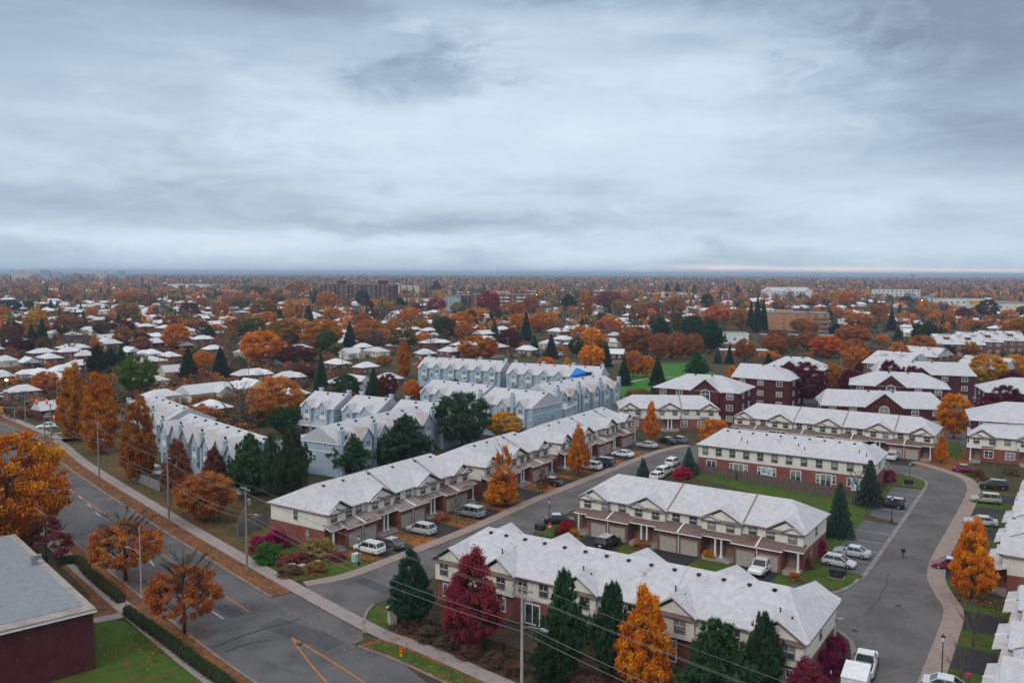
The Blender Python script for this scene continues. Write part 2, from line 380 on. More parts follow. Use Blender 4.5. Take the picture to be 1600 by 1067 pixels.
val = addup([mth(nt, 'MULTIPLY', mth(nt, 'SUBTRACT', n1, .5), .36), mth(nt, 'MULTIPLY', mth(nt, 'SUBTRACT', n2, .5), .55),
             mth(nt, 'MULTIPLY', mth(nt, 'SUBTRACT', bands, .5), .24), mth(nt, 'MULTIPLY', mth(nt, 'SUBTRACT', wisp, .5), .22), mth(nt, 'MULTIPLY', dark, -.55), mth(nt, 'MULTIPLY', lite, .5), mth(nt, "ADD", .5, .02)])
cr = N.new('ShaderNodeValToRGB'); L.new(val, cr.inputs[0]); e = cr.color_ramp.elements
e[0].position = 0; e[0].color = (.24, .315, .415, 1); e[1].position = 1; e[1].color = (.77, .88, .965, 1)
k = e.new(.35); k.color = (.43, .55, .675, 1)
k = e.new(.62); k.color = (.61, .74, .855, 1)
# thin warm slit under the deck, low on the right
slit = mth(nt, 'MULTIPLY', mth(nt, 'EXPONENT', mth(nt, 'MULTIPLY', mth(nt, 'POWER', mth(nt, 'ABSOLUTE', mth(nt, 'DIVIDE', mth(nt, 'SUBTRACT', el, mth(nt, 'ADD', R(.36), mth(nt, 'MULTIPLY', mth(nt, 'SUBTRACT', R(14), az), .010))), R(.17))), 2.0), -1.0)), ramp(nt, az, R(7), R(13)))
slit = mth(nt, 'MULTIPLY', slit, ramp(nt, noise(nt, comb(nt, mth(nt, 'MULTIPLY', az, 9.0), mth(nt, 'MULTIPLY', el, 160.0)), 1.0, 4), .25, .6))
c = mixc(nt, cr.outputs[0], (1.05, .88, .83), mth(nt, 'MULTIPLY', slit, 1.0))
# overcast skies brighten towards the zenith
c = mixc(nt, c, (.60, .61, .64), ramp(nt, s[2], .33, .6))
zen = mth(nt, 'ADD', 1.05, mth(nt, 'MULTIPLY', ramp(nt, s[2], .30, 1.0, False), .95))
b2 = N.new('ShaderNodeBackground'); L.new(c, b2.inputs[0]); L.new(zen, b2.inputs[1])
mx = N.new('ShaderNodeMixShader'); mx.inputs[0].default_value = .93
L.new(b1.outputs[0], mx.inputs[1]); L.new(b2.outputs[0], mx.inputs[2]); L.new(mx.outputs[0], out.inputs[0])
sun = bpy.data.lights.new('sun', 'SUN'); sun.energy = 1.2; sun.angle = R(16); sun.color = (1, .95, .88)
so = bpy.data.objects.new('sun', sun); COL.objects.link(so)
so.rotation_euler = Vector((math.sin(SUN_AZ)*math.cos(SUN_EL), math.cos(SUN_AZ)*math.cos(SUN_EL), math.sin(SUN_EL))).to_track_quat('Z', 'Y').to_euler()
SC.view_settings.view_transform = 'Standard'; SC.view_settings.look = 'None'; SC.view_settings.exposure = 0; SC.view_settings.gamma = 1
SC.cycles.max_bounces = 5; SC.cycles.diffuse_bounces = 3; SC.cycles.glossy_bounces = 2; SC.cycles.transmission_bounces = 2; SC.cycles.volume_bounces = 1; SC.cycles.transparent_max_bounces = 4
SC.cycles.use_denoising = True
hz = MB(); hz.box(-26000, 26000, -800, 30000, -3, 60)
m = bpy.data.materials.new('haze'); m.use_nodes = True; hn = m.node_tree; hn.nodes.remove(hn.nodes['Principled BSDF'])
pv = hn.nodes.new('ShaderNodeVolumePrincipled'); pv.inputs['Color'].default_value = (.50, .64, .84, 1); pv.inputs['Density'].default_value = .00013; pv.inputs['Anisotropy'].default_value = .1
hn.links.new(pv.outputs[0], hn.nodes['Material Output'].inputs['Volume']); MT['haze'] = m
hz.build('haze', 'haze', kind='stuff', label='thin blue haze in the air towards the horizon', cat='haze')
# ---------------------------------------------------------------- ground, streets, lawns
gm = MB(); gm.face([(-26000, -700, 0), (26000, -700, 0), (26000, 29000, 0), (-26000, 29000, 0)])
gm.build('ground', 'ground_cover', kind='structure', label='leaf strewn earth and grass between the houses')
def cat(pts, n=6):
    "Catmull-Rom through 2-D points"
    pts = [Vector((p[0], p[1])) for p in pts]; out = []
    q = [2*pts[0]-pts[1]]+pts+[2*pts[-1]-pts[-2]]
    for i in range(1, len(q)-2):
        p0, p1, p2, p3 = q[i-1:i+3]
        for k in range(n):
            t = k/n
            out.append(.5*((2*p1)+(p2-p0)*t+(2*p0-5*p1+4*p2-p3)*t*t+(3*p1-p0-3*p2+p3)*t**3))
    out.append(pts[-1]); return out
def offs(line, d):
    out = []
    for i, p in enumerate(line):
        t = (line[min(i+1, len(line)-1)]-line[max(i-1, 0)]).normalized()
        out.append(p+Vector((-t.y, t.x))*d)
    return out
def strip(mb, line, d0, d1, z, h=0.0, mi=0):
    a, b = offs(line, d0), offs(line, d1)
    for i in range(len(line)-1):
        q = [(a[i].x, a[i].y, z), (a[i+1].x, a[i+1].y, z), (b[i+1].x, b[i+1].y, z), (b[i].x, b[i].y, z)]
        if (Vector(q[1])-Vector(q[0])).cross(Vector(q[3])-Vector(q[0])).z < 0: q = q[::-1]
        if h: mb.slab(q, h, mi)
        else: mb.face(q, mi)
def sub(line, s0, s1):
    "piece of a polyline between two arc lengths"
    out = []; acc = 0
    for i in range(len(line)-1):
        l = (line[i+1]-line[i]).length
        for s in (s0, s1):
            if acc <= s < acc+l and s == s0 and not out: out.append(line[i].lerp(line[i+1], (s-acc)/l))
        if out and acc+l < s1: out.append(line[i+1].copy())
        if out and acc <= s1 < acc+l: out.append(line[i].lerp(line[i+1], (s1-acc)/l)); break
        acc += l
    return out
def arclen(line, p):
    best = (1e9, 0); acc = 0
    for i in range(len(line)-1):
        d = line[i+1]-line[i]; l = d.length; t = max(0, min(1, (Vector(p)-line[i]).dot(d)/(l*l)))
        e = (line[i]+d*t-Vector(p)).length
        if e < best[0]: best = (e, acc+t*l)
        acc += l
    return best[1]
def poly(name, pts, matl, z, px=True, label=None, kind='structure', catg=None):
    w3 = [P(*p) if px else Vector((p[0], p[1], 0)) for p in pts]
    area = sum(w3[i].x*w3[(i+1) % len(w3)].y-w3[(i+1) % len(w3)].x*w3[i].y for i in range(len(w3)))
    if area < 0: w3 = w3[::-1]
    tri = tessellate_polygon([w3]); m = MB()
    m.v = [(p.x, p.y, z) for p in w3]
    for t in tri:
        a, b, c = (w3[i] for i in t)
        m.f.append(tuple(t) if (b-a).cross(c-a).z > 0 else tuple(t)[::-1]); m.m.append(0)
    return m.build(name, matl, kind=kind, label=label, cat=catg)
def W2(px, py, z=0): v = P(px, py, z); return (v.x, v.y)
# main avenue: surveyed along its far kerb
AV = cat([(-620, 700), (-330, 418), W2(0, 660), W2(60, 692), W2(108, 733), W2(236, 818), W2(372, 903), W2(540, 1001), W2(696, 1069), (40, 33), (120, -60)])
AVD = -11.2
z0 = .02
m = MB(); strip(m, AV, AVD, 0, z0); m.build('avenue', 'avenue_asphalt', kind='structure', label='grey asphalt avenue running past the townhouses')
m = MB(); s_gap0, s_gap1 = arclen(AV, W2(420, 935)), arclen(AV, W2(560, 1010))
LK = [(0, s_gap0), (s_gap1, 1e4)]
tot = sum((AV[i+1]-AV[i]).length for i in range(len(AV)-1))-.01
for a, b in ((0.01, s_gap0), (s_gap1, tot)): strip(m, sub(AV, a, b), .0, .22, .14, .13)
strip(m, AV, AVD-.22, AVD, .14, .13)
m.build('kerb', 'concrete_kerb', kind='structure', label='pale concrete kerb along the avenue')
m = MB()
for a, b in ((0.01, s_gap0), (s_gap1, tot)): strip(m, sub(AV, a, b), .22, 2.7, .10)
strip(m, AV, AVD-1.75, AVD-.22, .10)
m.build('verge', 'verge_leaves', kind='structure', label='grass verge buried under brown orange leaves')
m = MB(); strip(m, AV, 2.7, 4.6, .115); strip(m, AV, AVD-3.6, AVD-1.75, .115)
m.build('sidewalk', 'walk_concrete', kind='structure', label='concrete sidewalks both sides of the avenue')
# painted lines
m = MB(); S = lambda px, py: arclen(AV, W2(px, py))
for a, b in ((S(108, 775), S(166, 818)), (S(244, 867), S(266, 879)), (S(346, 927), S(391, 956))): strip(m, sub(AV, a, b), -3.85, -3.68, z0+.004)
strip(m, sub(AV, S(0, 690), S(60, 740)), -3.85, -3.68, z0+.004)
l1 = [Vector(W2(*p)) for p in ((456, 996), (478, 1028), (512, 1067), (560, 1112))]; l2 = [Vector(W2(*p)) for p in ((456, 996), (500, 1022), (545, 1050), (600, 1088))]
strip(m, cat(l1), -.1, .1, z0+.004); strip(m, cat(l2), -.1, .1, z0+.008)
m.build('road_line', 'yellow_paint', kind='structure', label='worn yellow centre line on the avenue')
m = MB()
for a, b in (((108, 764), (115, 768)), ((122, 775), (128, 779)), ((136, 787), (143, 792)), ((149, 800), (157, 806)), ((231, 872), (241, 884)), ((312, 942), (350, 967))):
    strip(m, [Vector(W2(*a)), Vector(W2(*b))], -.09, .09, z0+.004)
a, b = S(30, 686), S(0, 665)
for q in (0, 1.2): strip(m, [Vector(W2(28+q*6, 674+q*9)), Vector(W2(52+q*6, 686+q*9))], -.12, .12, z0+.004)
strip(m, [Vector(W2(60, 690)), Vector(W2(20, 690))], -.2, .2, z0+.004)
m.build('road_marking', 'white_paint', kind='structure', label='white dashed lane lines and stop line on the avenue')
# patched asphalt across the junction
m = MB()
for q in (((330, 1012), (440, 975)), ((440, 975), (520, 960)), ((352, 1018), (420, 1000))):
    strip(m, cat([Vector(W2(*q[0])), Vector(W2((q[0][0]+q[1][0])/2+5, (q[0][1]+q[1][1])/2-4)), Vector(W2(*q[1]))]), -.13, .13, z0+.003)
m.build('road_seam', 'drive_asphalt', kind='structure', label='dark sealed seams across the avenue')
# cross street at the traffic lights
XS = [Vector(W2(20, 676)), Vector(W2(75, 664)), Vector(W2(130, 640)), Vector((-20, 330))]
m = MB(); strip(m, [Vector((-190, 190)), Vector(W2(40, 671)), Vector((-70, 262)), Vector((60, 390))], -5, 5, .024); m.build('cross_street', 'lane_asphalt', kind='structure', label='cross street at the traffic lights')
# townhouse lane (left kerb surveyed)
LL = cat([W2(430, 925), W2(480, 917), W2(549, 903), W2(622, 876), W2(717, 839), W2(780, 812), W2(845, 782), W2(927, 749), W2(1010, 716), W2(1046, 704), W2(1100, 694), W2(1180, 688)])
LR = cat([W2(568, 1000), W2(566, 972), W2(576, 950), W2(602, 937), W2(700, 892), W2(840, 832), W2(905, 792), W2(1000, 757), W2(1085, 726), W2(1180, 708)])
pp = [tuple(p) for p in LL]+[tuple(p) for p in LR[::-1]]
poly('lane', pp+[W2(548, 1008), W2(500, 984), W2(430, 945), W2(404, 929)], 'lane_asphalt', .03, False, 'grey lane curving up between the townhouse rows')
m = MB(); strip(m, LL[6:-8], 0, 1.9, .12, .10); m.build('paver_walk', 'paver', kind='structure', label='pinkish paver walk edging the lane')
m = MB(); strip(m, LR[2:16], -.35, 0, .13, .11); m.build('kerb', 'concrete_kerb', kind='structure', label='curved kerb at the lane mouth')
# court road on the right
CLf = [(1330, 1075), (1336, 1008), (1312, 988), (1250, 962), (1190, 930), (1240, 912), (1290, 925), (1306, 926), (1344, 906), (1358, 894), (1408, 822), (1450, 760), (1444, 750), (1412, 742), (1372, 735), (1376, 722), (1410, 714)]
CRt = [(1430, 1075), (1460, 1000), (1474, 955), (1460, 928), (1448, 900), (1458, 866), (1480, 828), (1504, 784), (1511, 764), (1500, 748), (1462, 734), (1420, 722)]
CRl = cat([W2(*p) for p in CRt])
poly('court_road', [W2(*p) for p in CLf]+[tuple(p) for p in CRl[::-1]], 'lane_asphalt', .034, False, 'wide grey court road with the walking person')
m = MB(); strip(m, CRl, -2.1, 0, .12, .10); m.build('paver_walk', 'paver', kind='structure', label='pinkish paver walk along the court road')
m = MB(); strip(m, cat([W2(*p) for p in ((1306, 926), (1344, 906), (1358, 894), (1408, 822), (1450, 760))]), 0, .55, .05); 
strip(m, cat([W2(*p) for p in ((1306, 928), (1330, 918), (1344, 906))]), 0, .4, .13, .1)
strip(m, cat([W2(*p) for p in ((1330, 1072), (1337, 1040), (1336, 1008), (1324, 994), (1311, 985))]), 0, .5, .13, .1)
strip(m, cat([W2(*p) for p in ((1450, 760), (1447, 752), (1432, 746), (1412, 741))]), 0, .4, .13, .1)
m.build('kerb', 'concrete_kerb', kind='structure', label='pale kerb and gutter of the court road')
poly('parking_bay', [(1347, 812), (1402, 822), (1352, 900), (1284, 884), (1318, 846)], 'lot_asphalt', .045, label='parking bays with two silver cars')
poly('parking_bay', [(1396, 760), (1444, 766), (1412, 820), (1358, 805)], 'lot_asphalt', .045, label='parking bays with the black suv')
m = MB()
for a, b in (((1330, 842), (1384, 850)), ((1318, 856), (1374, 864)), ((1302, 870), (1362, 880)), ((1340, 828), (1394, 836)), ((1368, 794), (1424, 801)), ((1378, 782), (1430, 788)), ((1388, 770), (1437, 776))):
    strip(m, [Vector(W2(*a)), Vector(W2(*b))], -.06, .06, .05)
m.build('parking_line', 'white_paint', kind='structure', label='faded white lines of the parking bays')
# lawns
poly('lawn', [(1300, 836), (1340, 806), (1352, 812), (1316, 846), (1282, 884), (1350, 900), (1340, 908), (1306, 924), (1262, 912), (1236, 902)], 'lawn', .055, label='green lawn beside the parking bays', kind='stuff', catg='grass')
poly('lawn', [(1352, 803), (1390, 757), (1408, 743), (1434, 746), (1446, 755), (1442, 764), (1396, 758), (1360, 803)], 'lawn', .058, label='grass corner by the dark utility box', kind='stuff', catg='grass')
poly('lawn', [(1084, 736), (1300, 772), (1360, 788), (1345, 812), (1300, 836), (1280, 800), (1110, 752), (1086, 750)], 'lawn', .052, label='strip of lawn behind the wooden fence', kind='stuff', catg='grass')
poly('lawn', [(388, 872), (420, 846), (470, 862), (540, 870), (586, 886), (560, 896), (440, 912)], 'lawn', .11, label='corner lawn with shrubs at the first townhouse', kind='stuff', catg='grass')
poly('lawn', [(832, 834), (850, 815), (880, 812), (900, 830), (880, 842)], 'lawn', .06, label='little lawn at the lane corner with a red sign', kind='stuff', catg='grass')
poly('yard', [(566, 972), (578, 952), (604, 940), (672, 915), (760, 960), (1000, 1045), (1300, 1150), (900, 1250), (640, 1045)], 'mulch_yard', .058, label='leafy yards behind the near townhouses')
poly('lawn', [(571, 972), (580, 953), (602, 941), (612, 955), (606, 985), (640, 1003), (720, 1040), (840, 1090), (800, 1100), (640, 1012)], 'lawn', .064, label='green verge inside the iron fence corner', kind='stuff', catg='grass')
m = MB(); strip(m, sub(AV, s_gap1+1.0, tot-60), .5, 2.3, .112); m.build('lawn', 'lawn', kind='stuff', label='grassy verge with the fire hydrant', cat='grass')
poly('lawn', [(150, 962), (196, 972), (300, 1040), (360, 1100), (-40, 1100), (150, 1045)], 'lawn', .06, label='lawn beside the flat roofed brick building', kind='stuff', catg='grass')
poly('path', [(145, 966), (190, 957), (194, 965), (147, 974)], 'walk_concrete', .07, label='short concrete path to the brick building')
poly('leaf_yard', [(96, 884), (120, 880), (186, 940), (190, 956), (146, 966), (140, 930)], 'verge_leaves', .061, label='leaf covered bed behind the clipped hedge')
poly('park', [(955, 645), (972, 568), (1085, 568), (1150, 600), (1060, 655), (980, 655)], 'park_lawn', .05, label='bright green park lawn', kind='stuff', catg='grass')
m = MB(); strip(m, cat([W2(*p) for p in ((985, 597), (1010, 592), (1050, 590), (1075, 592))]), -1, 1, .06); m.build('path', 'walk_concrete', kind='structure', label='pale path crossing the park lawn')
m = MB(); strip(m, cat([W2(*p) for p in ((640, 570), (790, 556), (850, 548), (910, 530), (985, 517))]), -4.5, 4.5, .03); strip(m, cat([W2(*p) for p in ((1640, 560), (1500, 600), (1470, 640), (1480, 700))]), -4, 4, .03)
m.build('street', 'lane_asphalt', kind='structure', label='grey back streets among the houses')
poly('parking_lot', [(1430, 610), (1520, 600), (1580, 630), (1560, 690), (1490, 720), (1450, 640)], 'lot_asphalt', .026, label='parking lot between the dark brick buildings')
poly('parking_lot', [(1200, 615), (1270, 600), (1300, 620), (1260, 640), (1190, 640)], 'lot_asphalt', .026, label='parking court beside the purple tree')
poly('leaf_lawn', [(1440, 720), (1500, 690), (1520, 720), (1500, 742), (1462, 730)], 'leaf_lawn', .028, label='leafy lawn at the bend of the court road')
poly('lawn', [(1478, 690), (1500, 690), (1503, 715), (1480, 715)], 'lawn', .05, label='bit of grass beside the small orange tree', kind='stuff', catg='grass')

m = MB(); strip(m, sub(AV, arclen(AV, W2(40, 680)), s_gap0-3.5), 4.6, 15, .045); m.build('leaf_yard', 'leaf_brown', kind='structure', label='leaf covered bank between the avenue sidewalk and the blue grey houses')

for k, (px, py, lb) in enumerate(((468, 1006, 'round manhole cover in the junction asphalt'), (1404, 946, 'manhole cover in the middle of the court road'), (1336, 985, 'manhole cover near the near row end'), (700, 862, 'manhole cover in the lane'))):
    m = MB(); m.lathe([(.36, -.01), (.36, .006), (.30, .010)], 16); o = m.build('manhole_cover', 'dark_metal', loc=P(px, py, .036), label=lb, cat='manhole')
m = MB()
for a, b, w_ in (((420, 972), (530, 1008), 1.5), ((330, 940), (372, 962), .8), ((560, 905), (610, 925), .9)): strip(m, [Vector(W2(*a)), Vector(W2(*b))], -w_, w_, .0345 if a[0] > 540 else .0225)
m.build('road_patch', 'patch_asphalt', kind='structure', label='darker asphalt repair patches at the junction')
m = MB(); rj = random.Random(9)
for pts in (((700, 905), (760, 868), (800, 830)), ((1352, 962), (1376, 930), (1392, 894)), ((1330, 930), (1430, 936), (1460, 930)), ((1404, 842), (1440, 846), (1475, 834)), ((1380, 1040), (1430, 1046)), ((620, 895), (672, 902)), ((250, 905), (300, 925)), ((180, 800), (230, 850), (262, 880))):
    strip(m, cat([q+Vector((rj.gauss(0, .12), rj.gauss(0, .12))) for q in cat([Vector(W2(*q)) for q in pts], 7)], 2), -.04, .04, .0375 if pts[0][0] > 400 else .026)
m.build('road_seam', 'drive_asphalt', kind='structure', label='tar sealed cracks in the lanes')
# ---------------------------------------------------------------- building parts
CACHE = {}
def cached(key, fn):
    if key not in CACHE: CACHE[key] = fn()
    return CACHE[key]
def win_meshes(w, h, fr, gl, style):
    def mk():
        g = MB(); g.box(-w/2, w/2, -.03, .05, -h/2, h/2)
        f = MB(); t = .11 if style != 'patio' else .13
        f.box(-w/2-t, w/2+t, -.075, .02, h/2, h/2+t); f.box(-w/2-t, w/2+t, -.09, .02, -h/2-t, -h/2)
        f.box(-w/2-t, -w/2, -.07, .02, -h/2, h/2); f.box(w/2, w/2+t, -.07, .02, -h/2, h/2)
        k = 1 if fr == 'taupe_trim' else 0
        if style == 'sash':
            f.box(-w/2, w/2, -.055, -.03, -.035, .035, k); f.box(-.02, .02, -.05, -.03, .035, h/2, k)
        elif style == 'double': f.box(-.04, .04, -.06, -.03, -h/2, h/2, k); f.box(-w/2, -.04, -.055, -.03, -.03, .03, k); f.box(.04, w/2, -.055, -.03, -.03, .03, k)
        elif style == 'patio': f.box(-.05, .05, -.06, -.03, -h/2, h/2, 0)
        elif style == 'grid':
            for q in (-.17, .17): f.box(w*q-.02, w*q+.02, -.05, -.03, -h/2, h/2, 0)
        return g.mesh('window', gl), f.mesh('frame', [fr, 'white_trim'])
    return cached(('win', w, h, fr, gl, style), mk)
def window(par, x, y, z, w=.95, h=1.25, rz=0, fr='taupe_trim', gl='window_glass', style='sash'):
    g, f = win_meshes(w, h, fr, gl, style)
    o = ob('window', g, par, (x, y, z), rz); ob('frame', f, o); return o
def arch_window(par, x, y, z, w=1.6, h=2.0, rz=0):
    def mk():
        g = MB(); f = MB(); n = 10
        arc = [(w/2*math.cos(PI*q/n), h*.25+w/2*math.sin(PI*q/n)) for q in range(n+1)]
        sh = [(w/2, -h/2)]+arc+[(-w/2, -h/2)]
        g.face([(a, -.03, b) for a, b in sh][::-1])
        out = [(w/2+.14, -h/2)]+[((w/2+.14)*math.cos(PI*q/n), h*.25+(w/2+.14)*math.sin(PI*q/n)) for q in range(n+1)]+[(-w/2-.14, -h/2)]
        for k in range(len(sh)-1):
            a, b, c, d = sh[k], sh[k+1], out[k+1], out[k]
            f.face([(a[0], -.06, a[1]), (b[0], -.06, b[1]), (c[0], -.06, c[1]), (d[0], -.06, d[1])]); f.face([(d[0], -.06, d[1]), (c[0], -.06, c[1]), (c[0], .01, c[1]), (d[0], .01, d[1])])
        f.box(-w/2-.14, w/2+.14, -.07, .02, -h/2-.14, -h/2); f.box(-w/2, w/2, -.05, -.03, h*.25-.04, h*.25+.04); f.box(-.04, .04, -.052, -.03, -h/2, h*.25+w/2)
        return g.mesh('window', 'window_glass'), f.mesh('frame', 'white_trim')
    g, f = cached(('arch', w, h), mk)
    o = ob('window', g, par, (x, y, z), rz); ob('frame', f, o)
def garage_mesh():
    def mk():
        m = MB(); m.box(-1.3, 1.3, -.03, .04, 0, 2.2)
        for r in range(4):
            for c in range(4): m.box(-1.24+c*.63, -1.24+c*.63+.57, -.055, -.02, .07+r*.54, .07+r*.54+.44)
        f = MB(); f.box(-1.42, -1.3, -.07, .03, 0, 2.2); f.box(1.3, 1.42, -.07, .03, 0, 2.2); f.box(-1.42, 1.42, -.075, .03, 2.2, 2.32)
        return m.mesh('garage_door', 'garage_paint'), f.mesh('frame', 'taupe_trim')
    return cached('garage', mk)
def door_mesh():
    def mk():
        m = MB(); m.box(-.5, .5, -.04, .04, 0, 2.1)
        for a, b, c, d in ((-.36, -.05, .2, .9), (.05, .36, .2, .9), (-.36, -.05, 1.05, 1.9), (.05, .36, 1.05, 1.9)): m.box(a, b, -.06, -.03, c, d)
        h = MB(); h.box(.36, .44, -.1, -.03, 1.0, 1.06)
        return m.mesh('door', 'door_paint'), h.mesh('handle', 'grey_metal')
    return cached('door', mk)
def column_mesh():
    def mk():
        m = MB(); m.box(-.22, .22, -.22, .22, 0, .16); m.lathe([(.16, .16), (.15, .3), (.13, 2.5), (.16, 2.6)], 10); m.box(-.2, .2, -.2, .2, 2.6, 2.75)
        b = MB(); b.box(-.28, .28, -.28, .28, -.8, 0)
        return m.mesh('column', 'white_trim')
    return cached('col', mk)
def vent_mesh():
    def mk():
        m = MB(); m.box(-.17, .17, -.17, .17, -.14, .12); m.box(-.25, .25, -.25, .25, .12, .25); return m.mesh('roof_vent', 'vent_metal')
    return cached('vent', mk)
def pipe_mesh():
    def mk():
        m = MB(); m.lathe([(.07, -.2), (.07, .5), (.11, .52), (.11, .6)], 8); return m.mesh('vent_pipe', 'vent_metal')
    return cached('pipe', mk)
def hip_roof(mb, x0, x1, y0, y1, ze, zr, hl, hr, t=.2, mi=0, side=1):
    ym = (y0+y1)/2
    a, b, c, d = (x0, y0, ze), (x1, y0, ze), (x1, y1, ze), (x0, y1, ze); e, f = (x0+hl, ym, zr), (x1-hr, ym, zr)
    mb.face([a, b, f, e], mi); mb.face([c, d, e, f], mi)
    mb.face([d, a, e], mi); mb.face([b, c, f], mi)
    lo = [(p[0], p[1], p[2]-t) for p in (a, b, c, d)]; up = [a, b, c, d]
    for k in range(4):
        j = (k+1) % 4; mb.face([up[k], lo[k], lo[j], up[j]], side)
    mb.face(lo[::-1], side)
def gable_parts(par, xc, hw, yf, ze, h, ymeet, yb, wallmat='cream_siding', roof='snow_shingles', wall_y=None, trim='taupe_trim', dirn=-1, small=None):
    """cross gable over a bay: dirn -1 looks towards -y (front), +1 towards +y (back). yf eave line, ymeet where its ridge meets the main roof, yb valley foot"""
    r = MB(); t = .16; s = h/hw
    for sg in (-1, 1):
        q = [(xc+sg*hw, yf, ze), (xc, yf, ze+h), (xc, ymeet, ze+h), (xc+sg*hw, yb, ze)]
        n = (Vector(q[1])-Vector(q[0])).cross(Vector(q[2])-Vector(q[0]))
        if n.z < 0: q = q[::-1]
        r.slab(q, t, 0, 1)
    r.build('gable_roof', [roof, trim], par)
    g = MB(); wy = wall_y; i = hw-.35
    f = [(xc-i, wy, ze-.25), (xc+i, wy, ze-.25), (xc, wy, ze-.25+s*i)]
    bk = [(p[0], wy-dirn*.5, p[2]) for p in f]
    g.face(f if dirn < 0 else f[::-1], 0); 
    g.build('gable', [wallmat], par)
    tr = MB(); e = dirn*.05
    tr.box(xc-hw+.1, xc+hw-.1, wy, wy+dirn*.34, ze-.36, ze-.16)
    tr.build('gable_trim', [trim], par)
    if small:
        sx, sw = small; hh = s*sw*.8; k = MB()
        zz = ze
        for sg in (-1, 1):
            q = [(sx+sg*sw, yf+dirn*.30, zz), (sx, yf+dirn*.30, zz+hh), (sx, wy, zz+hh), (sx+sg*sw, wy, zz)]
            n = (Vector(q[1])-Vector(q[0])).cross(Vector(q[2])-Vector(q[0]))
            if n.z < 0: q = q[::-1]
            k.slab(q, .14, 0, 1)
        k.build('gable_roof', [roof, trim], par)
        k = MB(); f = [(sx-sw+.22, yf+dirn*.12, zz-.12), (sx+sw-.22, yf+dirn*.12, zz-.12), (sx, yf+dirn*.12, zz-.12+hh/sw*(sw-.22))]
        k.face(f if dirn < 0 else f[::-1]); k.build('gable', [wallmat], par)
